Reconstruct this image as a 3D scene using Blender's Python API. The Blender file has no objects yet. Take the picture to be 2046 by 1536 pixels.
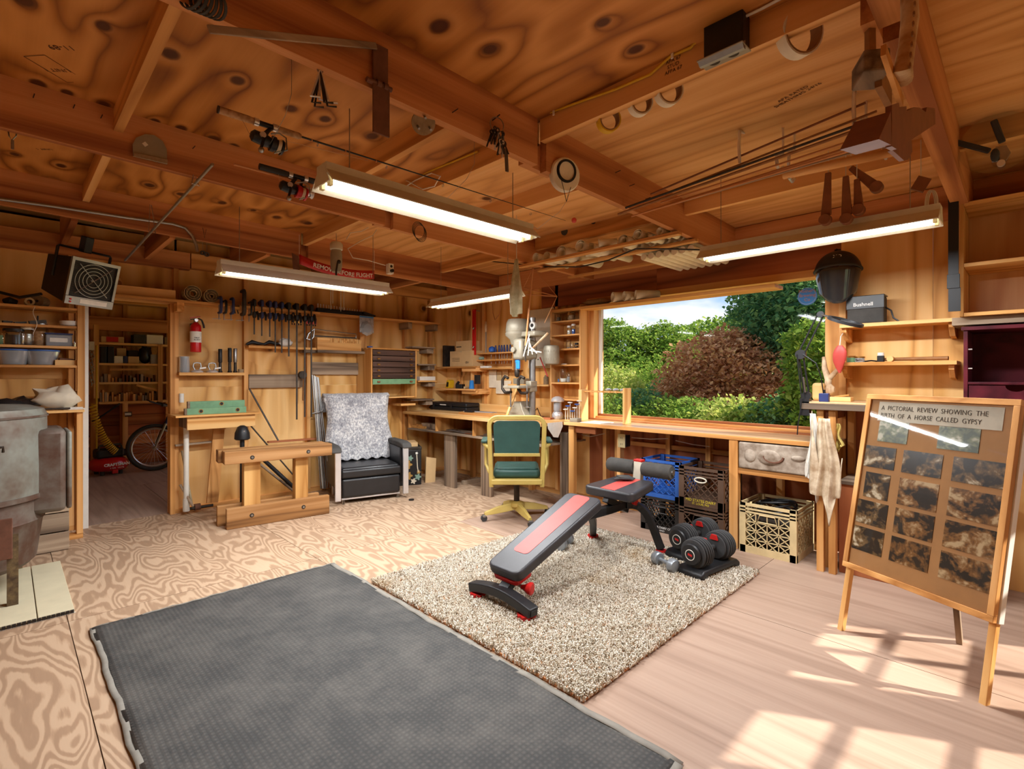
import bpy, math, random
from mathutils import Vector, Matrix, Euler
random.seed(7)
SC = bpy.context.scene
COL = SC.collection
PI = math.pi
# ------------------------------------------------------------------ camera
CAMH = 1.38
TH = math.radians(45.28)                 # heading of the lens, from +X towards +Y
FPX, CX, HY = 1022.0, 1023.0, 750.0      # focal length, principal column and eye level in a 2046x1536 frame
cam = bpy.data.objects.new('camera', bpy.data.cameras.new('camera'))
COL.objects.link(cam)
cam.location = (0, 0, CAMH)
cam.rotation_euler = (PI/2, 0, TH - PI/2)
cam.data.sensor_width = 36
cam.data.lens = 36*FPX/2046
cam.data.shift_y = -18/2046
cam.data.clip_start = 0.02
cam.data.clip_end = 400
SC.camera = cam
# ------------------------------------------------------------------ sky, sun, exposure
SC.view_settings.view_transform = 'Standard'
SC.view_settings.look = 'None'
SC.view_settings.gamma = 1.0
SC.view_settings.use_curve_mapping = False
SC.view_settings.exposure = 0.32
SC.cycles.use_denoising = True
SC.cycles.max_bounces = 7
SC.cycles.diffuse_bounces = 4
SC.cycles.use_adaptive_sampling = True
SC.cycles.adaptive_threshold = 0.02
SC.cycles.glossy_bounces = 3
SC.cycles.transparent_max_bounces = 16
SC.cycles.sample_clamp_indirect = 6.0
SC.cycles.caustics_reflective = False
SC.cycles.caustics_refractive = False
W = bpy.data.worlds.new('sky'); SC.world = W; W.use_nodes = True
wn, wl = W.node_tree.nodes, W.node_tree.links
wn.clear()
_tc = wn.new('ShaderNodeTexCoord'); _mp = wn.new('ShaderNodeMapping'); _mp.inputs['Scale'].default_value = (1.2, 3.0, 7.0)
_mp.inputs['Rotation'].default_value = (0.25, 0.1, 0.4)
_nz = wn.new('ShaderNodeTexNoise'); _nz.inputs['Scale'].default_value = 2.2; _nz.inputs['Detail'].default_value = 5
_rp = wn.new('ShaderNodeValToRGB')
_rp.color_ramp.elements[0].position = 0.40; _rp.color_ramp.elements[0].color = (0.36, 0.56, 0.92, 1)
_rp.color_ramp.elements[1].position = 0.58; _rp.color_ramp.elements[1].color = (0.86, 0.88, 0.93, 1)
_bg = wn.new('ShaderNodeBackground'); _bg.inputs['Strength'].default_value = 1.0
_wo = wn.new('ShaderNodeOutputWorld')
wl.new(_tc.outputs['Generated'], _mp.inputs['Vector']); wl.new(_mp.outputs['Vector'], _nz.inputs['Vector'])
wl.new(_nz.outputs['Fac'], _rp.inputs['Fac']); wl.new(_rp.outputs['Color'], _bg.inputs['Color']); wl.new(_bg.outputs[0], _wo.inputs[0])
sun = bpy.data.objects.new('sun_offscreen', bpy.data.lights.new('sun_offscreen', 'SUN')); COL.objects.link(sun)
sun.data.energy = 7.5; sun.data.angle = math.radians(0.6); sun.data.color = (1.0, 0.94, 0.84)
SUNDIR = Vector((-0.48*math.cos(math.radians(40)), 0.877*math.cos(math.radians(40)), -math.sin(math.radians(40))))
sun.rotation_euler = SUNDIR.to_track_quat('-Z', 'Y').to_euler()
LAMPW = 42.0                              # watts of one pair of tubes
# ------------------------------------------------------------------ finding places: a picture point on a known plane of the room
_c, _s = math.cos(TH), math.sin(TH)
def ray(px, py):
    r, u = (px - CX)/FPX, (HY - py)/FPX
    return Vector((_c + r*_s, _s - r*_c, u))
O = Vector((0, 0, CAMH))
def onX(px, py, X): d = ray(px, py); return O + d*(X/d.x)
def onY(px, py, Y): d = ray(px, py); return O + d*(Y/d.y)
def onZ(px, py, Z): d = ray(px, py); return O + d*((Z - CAMH)/d.z)
YA, XB = 6.0, 4.6                          # faces of the left wall and of the window wall
def zc(X): return 2.78 - 0.02*X            # underside of the roof sheets
# ------------------------------------------------------------------ mesh builder
def V3(p): return Vector(p)
class MB:
    def __init__(s): s.v = []; s.f = []; s.mi = []; s.m = 0
    def add(s, vs, fs):
        n = len(s.v); s.v += [tuple(p) for p in vs]; s.f += [tuple(i + n for i in f) for f in fs]; s.mi += [s.m]*len(fs); return s
    def box(s, x0, x1, y0, y1, z0, z1):
        return s.add([(x0,y0,z0),(x1,y0,z0),(x1,y1,z0),(x0,y1,z0),(x0,y0,z1),(x1,y0,z1),(x1,y1,z1),(x0,y1,z1)],
                     [(0,3,2,1),(4,5,6,7),(0,1,5,4),(1,2,6,5),(2,3,7,6),(3,0,4,7)])
    def cbox(s, c, d, e=(0,0,0)):
        R = Euler(e).to_matrix(); c = V3(c); x, y, z = d[0]/2, d[1]/2, d[2]/2
        P = [(-x,-y,-z),(x,-y,-z),(x,y,-z),(-x,y,-z),(-x,-y,z),(x,-y,z),(x,y,z),(-x,y,z)]
        return s.add([c + R @ V3(p) for p in P], [(0,3,2,1),(4,5,6,7),(0,1,5,4),(1,2,6,5),(2,3,7,6),(3,0,4,7)])
    def bar(s, a, b, w, h, up=(0,0,1)):
        a, b = V3(a), V3(b); d = (b - a).normalized(); up = V3(up)
        if abs(d.dot(up)) > .999: up = Vector((0,1,0))
        r = d.cross(up).normalized(); u = r.cross(d)
        P = []
        for q in (a, b):
            for i, j in ((-1,-1),(1,-1),(1,1),(-1,1)): P.append(q + r*(i*w/2) + u*(j*h/2))
        return s.add(P, [(0,3,2,1),(4,5,6,7),(0,1,5,4),(1,2,6,5),(2,3,7,6),(3,0,4,7)])
    def frame(s, d):
        d = V3(d).normalized(); up = Vector((0,0,1)) if abs(d.z) < .9 else Vector((1,0,0))
        r = d.cross(up).normalized(); return r, r.cross(d)
    def cyl(s, a, b, r0, r1=None, n=12, cap=True):
        r1 = r0 if r1 is None else r1; a, b = V3(a), V3(b); r, u = s.frame(b - a); P = []
        for q, rr in ((a, r0), (b, r1)):
            for i in range(n): t = 2*PI*i/n; P.append(q + r*(rr*math.cos(t)) + u*(rr*math.sin(t)))
        F = [(i, (i+1) % n, n + (i+1) % n, n + i) for i in range(n)]
        if cap: F += [tuple(range(n-1, -1, -1)), tuple(range(n, 2*n))]
        return s.add(P, F)
    def tube(s, pts, rad, n=6, closed=False):
        pts = [V3(p) for p in pts]; N = len(pts); P = []; pr = None
        for k in range(N):
            if closed: d = pts[(k+1) % N] - pts[k-1]
            else: d = pts[min(k+1, N-1)] - pts[max(k-1, 0)]
            if d.length < 1e-9: d = Vector((0,0,1))
            d.normalize()
            if pr is None: r, u = s.frame(d)
            else:
                r = pr - d*pr.dot(d)
                r = r.normalized() if r.length > 1e-6 else s.frame(d)[0]
                u = r.cross(d)
            pr = r; rr = rad[k] if isinstance(rad, (list, tuple)) else rad
            for i in range(n): t = 2*PI*i/n; P.append(pts[k] + r*(rr*math.cos(t)) + u*(rr*math.sin(t)))
        F = []
        for k in range(N if closed else N-1):
            k2 = (k+1) % N
            for i in range(n): F.append((k*n + i, k*n + (i+1) % n, k2*n + (i+1) % n, k2*n + i))
        if not closed: F += [tuple(range(n-1, -1, -1)), tuple(range((N-1)*n, N*n))]
        return s.add(P, F)
    def lathe(s, prof, o=(0,0,0), d=(0,0,1), n=20):
        o = V3(o); d = V3(d).normalized(); r, u = s.frame(d); P = []
        for rr, h in prof:
            for i in range(n): t = 2*PI*i/n; P.append(o + d*h + r*(max(rr,1e-4)*math.cos(t)) + u*(max(rr,1e-4)*math.sin(t)))
        F = []
        for k in range(len(prof)-1):
            for i in range(n): F.append((k*n + i, k*n + (i+1) % n, (k+1)*n + (i+1) % n, (k+1)*n + i))
        F += [tuple(range(n-1, -1, -1)), tuple(range((len(prof)-1)*n, len(prof)*n))]
        return s.add(P, F)
    def ball(s, c, r, n=10, sc=(1,1,1)):
        c = V3(c); P = []; m = n//2
        for k in range(m+1):
            a = PI*k/m - PI/2
            for i in range(n):
                t = 2*PI*i/n; P.append(c + Vector((sc[0]*r*math.cos(a)*math.cos(t), sc[1]*r*math.cos(a)*math.sin(t), sc[2]*r*math.sin(a))))
        return s.add(P, [(k*n+i, k*n+(i+1) % n, (k+1)*n+(i+1) % n, (k+1)*n+i) for k in range(m) for i in range(n)])
    def prism(s, poly, o, u, v, w):
        o, u, v, w = V3(o), V3(u), V3(v), V3(w); n = len(poly)
        P = [o + u*a + v*b for a, b in poly]; P += [p + w for p in P]
        F = [tuple(range(n-1, -1, -1)), tuple(range(n, 2*n))] + [(i, (i+1) % n, n+(i+1) % n, n+i) for i in range(n)]
        return s.add(P, F)
    def ring(s, c, d, ro, ri, h, n=24):     # a short open tube with wall thickness
        d = V3(d).normalized(); c = V3(c); r, u = s.frame(d); P = []
        for rr, hh in ((ro,-h/2),(ro,h/2),(ri,h/2),(ri,-h/2)):
            for i in range(n): t = 2*PI*i/n; P.append(c + d*hh + r*(rr*math.cos(t)) + u*(rr*math.sin(t)))
        return s.add(P, [(k*n+i, k*n+(i+1) % n, ((k+1) % 4)*n+(i+1) % n, ((k+1) % 4)*n+i) for k in range(4) for i in range(n)])
    def grid(s, fn, nu, nv, th=0.0):
        P = [V3(fn(i/nu, j/nv)) for j in range(nv+1) for i in range(nu+1)]
        F = [(j*(nu+1)+i, j*(nu+1)+i+1, (j+1)*(nu+1)+i+1, (j+1)*(nu+1)+i) for j in range(nv) for i in range(nu)]
        return s.add(P, F)
    def build(s, name, mat, parent=None, bev=0, seg=2, smooth=None, loc=None, solid=0, sub=0):
        me = bpy.data.meshes.new(name)
        off = Vector((0,0,0))
        if parent is not None and parent.name in WORLDROOT: off = WORLDROOT[parent.name]
        elif parent is None and loc is not None: off = V3(loc)
        me.from_pydata([tuple(Vector(p) - off) for p in s.v], [], s.f)
        mats = mat if isinstance(mat, (list, tuple)) else [mat]
        for m in mats: me.materials.append(m)
        if len(mats) > 1: me.polygons.foreach_set('material_index', s.mi)
        if smooth is not None:
            me.polygons.foreach_set('use_smooth', [True]*len(me.polygons))
            me.set_sharp_from_angle(angle=math.radians(smooth))
        me.update()
        o = bpy.data.objects.new(name, me); COL.objects.link(o)
        if parent is not None:
            o.parent = parent
            if parent.name in WORLDROOT and parent.type != 'EMPTY': pass
        elif loc is not None: o.location = loc
        WROFF[o.name] = off
        if solid:
            md = o.modifiers.new('solid', 'SOLIDIFY'); md.thickness = solid; md.offset = 0
        if sub:
            md = o.modifiers.new('sub', 'SUBSURF'); md.levels = sub; md.render_levels = sub
        if bev:
            md = o.modifiers.new('bev', 'BEVEL'); md.width = bev; md.segments = seg; md.limit_method = 'ANGLE'; md.angle_limit = math.radians(40)
        return o
WORLDROOT = {}; WROFF = {}
def tag(o, label, cat, group=None, kind=None):
    if label: o['label'] = label
    if cat: o['category'] = cat
    if group: o['group'] = group
    if kind: o['kind'] = kind
    return o
def T(name, label, cat, loc=(0,0,0), rz=0.0, group=None, world=False, kind=None):
    o = bpy.data.objects.new(name, None); COL.objects.link(o); o.empty_display_size = .05
    o.location = loc; o.rotation_euler = (0, 0, rz)
    if world: WORLDROOT[o.name] = V3(loc)
    return tag(o, label, cat, group, kind)
def subpart(o):                            # lets a world-built part carry world-built pieces of its own
    WORLDROOT[o.name] = WROFF[o.name]; return o
def solo(mb, name, mat, label, cat, loc=None, group=None, **k):
    if loc is None:
        xs, ys, zs = zip(*mb.v); loc = ((min(xs)+max(xs))/2, (min(ys)+max(ys))/2, min(zs))
    return tag(mb.build(name, mat, None, loc=loc, **k), label, cat, group)
def dup(root, loc, rz=None, label=None, group=None):
    r = root.copy(); COL.objects.link(r); r.location = loc
    if rz is not None: r.rotation_euler = (0, 0, rz)
    if label: r['label'] = label
    if group: r['group'] = group
    for ch in list(root.children):
        c = ch.copy(); COL.objects.link(c); c.parent = r
        for g in ch.children:
            d = g.copy(); COL.objects.link(d); d.parent = c
    return r
TEXTS = []
def text(body, size, loc, rot, mat, parent=None, name='lettering', ext=0.0006, align='CENTER', sx=1.0, bold=0.0):
    cu = bpy.data.curves.new(name, 'FONT'); cu.body = body; cu.size = size; cu.extrude = ext; cu.align_x = align; cu.align_y = 'CENTER'; cu.offset = bold
    cu.resolution_u = 2
    fo = bpy.data.objects.new(name, cu)
    me = bpy.data.meshes.new_from_object(fo); bpy.data.objects.remove(fo); bpy.data.curves.remove(cu)
    me.materials.clear(); me.materials.append(mat)
    o = bpy.data.objects.new(name, me); COL.objects.link(o)
    off = Vector((0,0,0))
    if parent is not None:
        if parent.name in WORLDROOT: off = WORLDROOT[parent.name]
        o.parent = parent
    o.location = V3(loc) - off; o.rotation_euler = rot; o.scale = (sx, 1, 1)
    return o
# ------------------------------------------------------------------ materials
def lin(h):
    h = h.lstrip('#'); c = [int(h[i:i+2], 16)/255 for i in (0, 2, 4)]
    return tuple((x/12.92 if x <= .04045 else ((x+.055)/1.055)**2.4) for x in c) + (1,)
def newmat(name):
    m = bpy.data.materials.new(name); m.use_nodes = True
    return m, m.node_tree.nodes, m.node_tree.links, m.node_tree.nodes['Principled BSDF']
class N:                                   # tiny node helper
    def __init__(s, n, l): s.n, s.l = n, l
    def put(s, v, sock):
        if isinstance(v, (int, float)): sock.default_value = v
        elif isinstance(v, tuple): sock.default_value = v
        else: s.l.new(v, sock)
    def math(s, op, a, b=None, c=None, clamp=False):
        x = s.n.new('ShaderNodeMath'); x.operation = op; x.use_clamp = clamp
        s.put(a, x.inputs[0])
        if b is not None: s.put(b, x.inputs[1])
        if c is not None: s.put(c, x.inputs[2])
        return x.outputs[0]
    def vmath(s, op, a, b=None, out=0):
        x = s.n.new('ShaderNodeVectorMath'); x.operation = op; s.put(a, x.inputs[0])
        if b is not None: s.put(b, x.inputs[1])
        return x.outputs[out]
    def noise(s, vec, scale, detail=2.0, rough=.5, dist=0.0):
        x = s.n.new('ShaderNodeTexNoise'); s.put(vec, x.inputs['Vector']); x.inputs['Scale'].default_value = scale
        x.inputs['Detail'].default_value = detail; x.inputs['Roughness'].default_value = rough; x.inputs['Distortion'].default_value = dist
        return x.outputs['Fac']
    def ramp(s, f, *st):
        x = s.n.new('ShaderNodeValToRGB'); s.put(f, x.inputs['Fac']); e = x.color_ramp.elements
        while len(e) < len(st): e.new(.5)
        for i, (p, c) in enumerate(st): e[i].position = p; e[i].color = c if isinstance(c, tuple) else (c, c, c, 1)
        return x.outputs['Color']
    def mix(s, f, a, b, mode='MIX'):
        x = s.n.new('ShaderNodeMix'); x.data_type = 'RGBA'; x.blend_type = mode
        s.put(f, x.inputs[0]); s.put(a, x.inputs[6]); s.put(b, x.inputs[7]); return x.outputs[2]
    def bump(s, h, st, dist=.002):
        x = s.n.new('ShaderNodeBump'); x.inputs['Strength'].default_value = st; x.inputs['Distance'].default_value = dist; s.put(h, x.inputs['Height']); return x.outputs[0]
AX = {'X': 0, 'Y': 1, 'Z': 2}
def wood(name, light, mid, dark, axis='Y', sc=1.0, bands=9.0, stretch=.16, fine=.25, rough=.6, knots=0.0, kscale=1.1, var=.16, blotch=.25, contrast=1.0, sharp=0, knotlist=None, bump=0.0, grey=0.0):
    m, n, l, b = newmat(name); h = N(n, l)
    tc = n.new('ShaderNodeTexCoord').outputs['Object']; oi = n.new('ShaderNodeObjectInfo').outputs['Random']
    x = n.new('ShaderNodeCombineXYZ'); h.put(h.math('MULTIPLY', oi, 37.0), x.inputs[0]); h.put(h.math('MULTIPLY', oi, 91.0), x.inputs[1]); h.put(h.math('MULTIPLY', oi, 53.0), x.inputs[2])
    p = h.vmath('ADD', tc, x.outputs[0]) if knotlist is None else tc
    st = [1.0, 1.0, 1.0]; st[AX[axis]] = stretch
    q = h.vmath('MULTIPLY', p, tuple(st))
    field = h.noise(q, 2.3*sc, 2.0, .55, .25)
    kd = None
    if knotlist:
        for (kx, ky, kr) in knotlist:
            d = h.vmath('MULTIPLY', h.vmath('SUBTRACT', tc, (kx, ky, 0.0)), (1.0/kr, .72/kr, 0.0))
            d = h.vmath('LENGTH', d, out=1)
            kd = d if kd is None else h.math('SMOOTH_MIN', kd, d, .3)
    elif knots:
        vo = n.new('ShaderNodeTexVoronoi'); vo.inputs['Scale'].default_value = kscale; h.put(h.vmath('MULTIPLY', p, (1, 1, 1)), vo.inputs['Vector'])
        wn_ = n.new('ShaderNodeTexWhiteNoise'); h.put(vo.outputs['Position'], wn_.inputs['Vector'])
        far = h.math('GREATER_THAN', wn_.outputs['Value'], knots)
        kd = h.math('ADD', h.math('MULTIPLY', vo.outputs['Distance'], 1.0/(.045*kscale)), h.math('MULTIPLY', far, 30.0))
    if kd is not None:                       # grain flows round the knots
        pull = h.math('DIVIDE', .30, h.math('ADD', h.math('MULTIPLY', kd, kd), 1.4))
        field = h.math('ADD', field, pull)
    sf = [46.0*sc**.5]*3; sf[AX[axis]] = 1.3 if not sharp else 5.0
    fib = h.noise(h.vmath('MULTIPLY', p, tuple(sf)), 1.0, 3.0, .65)
    if sharp: field = h.math('MULTIPLY_ADD', fib, .9/bands, field)
    g = h.math('PINGPONG', h.math('MULTIPLY', field, bands), 1.0)
    g = h.math('SMOOTHSTEP', g) if False else h.math('POWER', g, 1.6 if not sharp else 1.0)
    if sharp:
        mr = n.new('ShaderNodeMapRange'); mr.interpolation_type = 'SMOOTHSTEP'; h.put(g, mr.inputs[0]); mr.inputs[1].default_value = .5-.5/sharp; mr.inputs[2].default_value = .5+.5/sharp; g = mr.outputs[0]
    bl = h.noise(q, 1.1*sc, 3.0, .6)
    t = h.math('ADD', h.math('MULTIPLY', g, contrast*.75), h.math('MULTIPLY', fib, fine))
    t = h.math('ADD', t, h.math('MULTIPLY', h.math('SUBTRACT', bl, .5), blotch*2), clamp=True)
    col = h.ramp(t, (0.02, lin(light)), (.45, lin(mid)), (.98, lin(dark)))
    if kd is not None:
        kc = h.ramp(h.math('MULTIPLY', h.math('ADD', kd, h.math('MULTIPLY', fib, .25)), .5), (.34, .95), (.46, .60), (.54, .20), (.9, 0.0))
        kk = lin('#4c2614')
        col = h.mix(kc, col, kk)
    vr = h.math('MULTIPLY_ADD', oi, 2*var, 1.0 - var)
    hs = n.new('ShaderNodeHueSaturation'); hs.inputs['Hue'].default_value = .5; hs.inputs['Saturation'].default_value = 1.0 - grey; h.put(vr, hs.inputs['Value']); h.put(col, hs.inputs['Color'])
    h.put(hs.outputs[0], b.inputs['Base Color'])
    b.inputs['Roughness'].default_value = rough; b.inputs['Specular IOR Level'].default_value = .25
    if bump: h.put(h.bump(h.math('ADD', fib, h.math('MULTIPLY', g, .5)), bump, .001), b.inputs['Normal'])
    return m
def flat(name, col, rough=.5, metal=0.0, var=.12, scale=9.0, bump=0.0, bscale=60.0, spec=.4, col2=None, trans=0.0, coat=0.0, mottle=(.35, .65), emit=None):
    m, n, l, b = newmat(name); h = N(n, l)
    tc = n.new('ShaderNodeTexCoord').outputs['Object']
    c = lin(col) if isinstance(col, str) else col
    c2 = lin(col2) if col2 else tuple(x*(1-var*2) for x in c[:3]) + (1,)
    f = h.noise(tc, scale, 4.0, .62)
    h.put(h.ramp(f, (mottle[0], c), (mottle[1], c2)), b.inputs['Base Color'])
    b.inputs['Roughness'].default_value = rough; b.inputs['Metallic'].default_value = metal; b.inputs['Specular IOR Level'].default_value = spec
    b.inputs['Transmission Weight'].default_value = trans
    b.inputs['Coat Weight'].default_value = coat
    if emit: b.inputs['Emission Color'].default_value = lin(emit[0]); b.inputs['Emission Strength'].default_value = emit[1]
    if bump: h.put(h.bump(h.noise(tc, bscale, 3.0, .6), bump, .003), b.inputs['Normal'])
    return m
def glassmat(name, tint=(.95, .98, .97, 1), mixf=.10, kf=.9):
    m, n, l, b = newmat(name); n.remove(b); h = N(n, l)
    t = n.new('ShaderNodeBsdfTransparent'); t.inputs[0].default_value = tint
    g = n.new('ShaderNodeBsdfGlossy'); g.inputs['Roughness'].default_value = .03
    fr = n.new('ShaderNodeFresnel'); fr.inputs['IOR'].default_value = 1.45
    mx = n.new('ShaderNodeMixShader'); h.put(h.math('MULTIPLY_ADD', fr.outputs[0], kf, mixf - .04, clamp=True), mx.inputs[0]); l.new(t.outputs[0], mx.inputs[1]); l.new(g.outputs[0], mx.inputs[2])
    l.new(mx.outputs[0], n['Material Output'].inputs[0]); return m
def leafmat(name, a, b_, c):
    m, n, l, b = newmat(name); h = N(n, l); n.remove(b)
    gi = n.new('ShaderNodeNewGeometry').outputs['Random Per Island']
    col = h.ramp(gi, (0.0, lin(a)), (.5, lin(b_)), (1.0, lin(c)))
    d = n.new('ShaderNodeBsdfDiffuse'); t = n.new('ShaderNodeBsdfTranslucent'); h.put(col, d.inputs[0]); h.put(h.mix(.35, col, (1.0, .9, .25, 1), 'MULTIPLY'), t.inputs[0])
    mx = n.new('ShaderNodeMixShader'); mx.inputs[0].default_value = .55; l.new(d.outputs[0], mx.inputs[1]); l.new(t.outputs[0], mx.inputs[2])
    l.new(mx.outputs[0], n['Material Output'].inputs[0]); return m
def emitmat(name, col, st):
    m, n, l, b = newmat(name); b.inputs['Emission Color'].default_value = lin(col); b.inputs['Emission Strength'].default_value = st; b.inputs['Base Color'].default_value = lin(col); return m

# lumber and plywood, grain along each axis
M = {}
for a in 'XYZ':
    M['stud'+a] = wood('lumber fir '+a, '#ecb97c', '#dba05e', '#ad733a', a, 2.2, 6, .05, .30, .6, var=.10)
    M['beam'+a] = wood('rough beam '+a, '#dca06e', '#c68450', '#925632', a, 2.0, 5, .04, .55, .75, var=.08)
    M['pine'+a] = wood('pale pine '+a, '#f0c585', '#e2ab66', '#bd7f3c', a, 2.4, 6, .05, .25, .55, var=.10)
    M['old'+a] = wood('weathered board '+a, '#b59a78', '#94785a', '#5e4a38', a, 2.4, 7, .05, .45, .8, var=.15, grey=.2)
    M['ply'+a] = wood('wall plywood '+a, '#f2c584', '#e2ac64', '#b57c3c', a, .9, 11, .13, .22, .55, knots=.26, kscale=2.3, var=.08)
    M['dark'+a] = wood('red brown plywood '+a, '#b57048', '#9a5836', '#6e3c24', a, 1.2, 8, .08, .35, .6, var=.06)
M['topX'] = wood('worktop X', '#ecc692', '#dba968', '#a9733a', 'X', 1.8, 7, .06, .30, .5)
M['topY'] = wood('worktop Y', '#ecc692', '#dba968', '#a9733a', 'Y', 1.8, 7, .06, .30, .5)
M['greytop'] = wood('worn worktop', '#d8b68e', '#c49c70', '#96714c', 'Y', 1.8, 6, .06, .4, .3)
M['timber'] = wood('heavy timber', '#bd9162', '#a07244', '#714c2a', 'X', 2.2, 8, .05, .4, .65)
M['timberz'] = wood('pale timber post', '#e2b878', '#d0a060', '#a8743a', 'Z', 2.0, 6, .05, .3, .6)
M['floor'] = wood('floor plywood', '#c6aa8e', '#b4967a', '#957860', 'Y', 1.5, 40, .26, .24, .5, var=.04, blotch=.16, contrast=.82, sharp=2.2)
M['floor2'] = wood('worn floor plywood', '#b79d8a', '#a58a78', '#856c5b', 'Y', 1.5, 16, .05, .55, .45, var=.03, blotch=.35, contrast=.45)
M['ceil2'] = wood('pale roof plywood', '#e9b67c', '#d49a5a', '#9c6232', 'Y', 1.1, 15, .11, .40, .5, knots=.12, kscale=1.3, var=.06, contrast=.52, blotch=.32)
M['ceil3'] = flat('fibreboard', '#a88650', .85, var=.10, scale=3)
M['maroon'] = wood('maroon painted board', '#6a2630', '#571c27', '#3c121b', 'X', 1.5, 6, .08, .3, .45, var=.03)
M['cork'] = flat('cork', '#c9a27c', .8, col2='#a37a55', scale=40)
M['oak'] = wood('oak veneer', '#dcab7c', '#c98f60', '#a06a42', 'Z', 1.3, 9, .12, .25, .5, var=.03)
M['hard'] = flat('hardboard', '#c89058', .6, var=.07, scale=6)
M['browncard'] = flat('brown stained wood', '#8a5434', .6, var=.12, scale=12)
M['handle'] = flat('mallet handle wood', '#9c6a3c', .6, var=.15, scale=14)
M['antler'] = flat('antler', '#e0c9a8', .55, col2='#a87c54', scale=9)
M['steel'] = flat('steel', '#a9a9a8', .38, 1.0, var=.10)
M['chrome'] = flat('chrome', '#e6e6e8', .28, .65, var=.04)
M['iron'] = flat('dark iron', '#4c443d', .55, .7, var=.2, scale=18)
M['rust'] = flat('rusty brown iron', '#7b5341', .75, .2, var=.15, scale=14, bump=.15)
M['cast'] = flat('grey cast enamel', '#a39a87', .45, .2, var=.12, scale=6)
M['black'] = flat('black plastic', '#1e1e20', .45, var=.1)
M['satin'] = flat('satin black metal', '#2b2b2d', .38, .3, var=.1)
M['rubber'] = flat('black rubber', '#3d3d3e', .8, var=.1)
M['foam'] = flat('charcoal foam', '#4a4845', .85, var=.15, bump=.3, bscale=120)
M['leather'] = flat('black leather', '#232325', .36, var=.12, bump=.12, bscale=160, spec=.5)
M['vinyl'] = flat('grey black vinyl', '#333236', .42, var=.12, bump=.1, bscale=200, spec=.5)
M['coral'] = flat('coral red vinyl', '#d8534c', .45, var=.05)
M['red'] = flat('red plastic', '#c4221f', .4, var=.08)
M['redpaint'] = flat('red gloss', '#c3131c', .25, var=.06, coat=.4)
M['blue'] = flat('blue plastic', '#2f63b8', .45, var=.1)
M['bluedark'] = flat('navy plastic', '#2b3668', .45, var=.1)
M['sky'] = flat('bright blue plastic', '#2f86d8', .4, var=.08)
M['yellow'] = flat('yellow plastic', '#e2b422', .45, var=.06)
M['cable'] = flat('yellow cable', '#e0b020', .5, var=.05)
M['wcable'] = flat('white cable', '#dcd3c4', .5, var=.05)
M['olive'] = flat('olive yellow enamel', '#c3aa5c', .42, var=.08, scale=5, spec=.5)
M['teal'] = flat('dark green vinyl', '#33544e', .36, var=.08, bump=.08, bscale=200)
M['green'] = flat('green paint', '#78a57c', .5, var=.1, scale=12)
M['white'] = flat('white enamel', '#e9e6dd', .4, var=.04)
M['cream'] = flat('cream enamel', '#d9d2bf', .45, var=.06)
M['whitepl'] = flat('white plastic', '#ece9e2', .35, var=.03)
M['pvc'] = flat('white pvc', '#e6e2d6', .4, var=.04)
M['paper'] = flat('cream paper', '#f1e5cd', .8, var=.10, scale=7)
M['paper2'] = flat('brown paper core', '#a67a52', .85, var=.15, scale=9)
M['card'] = flat('cardboard', '#d5b07e', .8, var=.06, scale=5)
M['label'] = flat('white label', '#eae6dc', .6, var=.05, scale=30)
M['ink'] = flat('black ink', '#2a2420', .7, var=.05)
M['stamp'] = flat('faded stamp ink', '#55321c', .8, var=.1)
M['wink'] = flat('white ink', '#e8e8e6', .6, var=.03)
M['yink'] = flat('yellow ink', '#d9c53c', .6, var=.05)
M['towel'] = flat('stained towel', '#ddcdb2', .9, col2='#a5896a', scale=9, bump=.3, bscale=150)
M['towel2'] = flat('yellowed rag', '#cbb464', .9, var=.15, bump=.3, bscale=150)
M['cloth'] = flat('striped dish cloth', '#c9c2a0', .9, col2='#a79d78', scale=18, bump=.2, bscale=160)
M['brownpl'] = flat('brown crate plastic', '#5d4637', .5, var=.08)
M['blackpl'] = flat('black crate plastic', '#2b2724', .5, var=.08)
M['beigepl'] = flat('beige crate plastic', '#dcc594', .5, var=.08)
M['stove'] = flat('weathered stove steel', '#83857b', .55, .25, col2='#5e493b', scale=3.2, bump=.15, bscale=30, mottle=(.42, .66))
M['stove2'] = flat('rusty stove steel', '#6f665c', .6, .25, col2='#573e31', scale=5, bump=.2, bscale=40, mottle=(.38, .62))
M['tile'] = flat('hearth tile', '#ddd3b3', .5, var=.06, scale=4)
M['tube'] = flat('fabric tube', '#b9ab8a', .8, var=.15, scale=20)
M['sand'] = flat('sandpaper', '#a08767', .95, var=.12, scale=40)
M['sandin'] = flat('sandpaper back', '#c9ae82', .9, var=.08)
M['clear'] = glassmat('clear glass')
M['pane'] = glassmat('window glass', (1, 1, 1, 1), .04, .16)
M['acrylic'] = glassmat('acrylic sheet', (1, 1, 1, 1), .04, .8)
M['frost'] = flat('frosted plastic', '#c9d0d8', .3, var=.05, trans=.55)
M['line'] = flat('fishing line', '#d8b08a', .4, var=.05)
M['foilm'] = flat('foil pack', '#cfd0d2', .3, .6, col2='#8d8f93', scale=25)
M['lampglow'] = emitmat('fluorescent tube', '#fffaf2', 6.0)
M['tan'] = flat('tan string', '#c98a58', .7, var=.05)
M['gold'] = flat('brass', '#b98a4a', .35, .9, var=.1)
M['plate'] = flat('ivory outlet plate', '#e6d9a8', .4, var=.03)
M['bag'] = flat('black plastic bag', '#2c2a2a', .3, var=.2)
M['carved'] = flat('carved weathered panel', '#b5a797', .7, col2='#74614f', scale=8, bump=.3, bscale=25)
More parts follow.
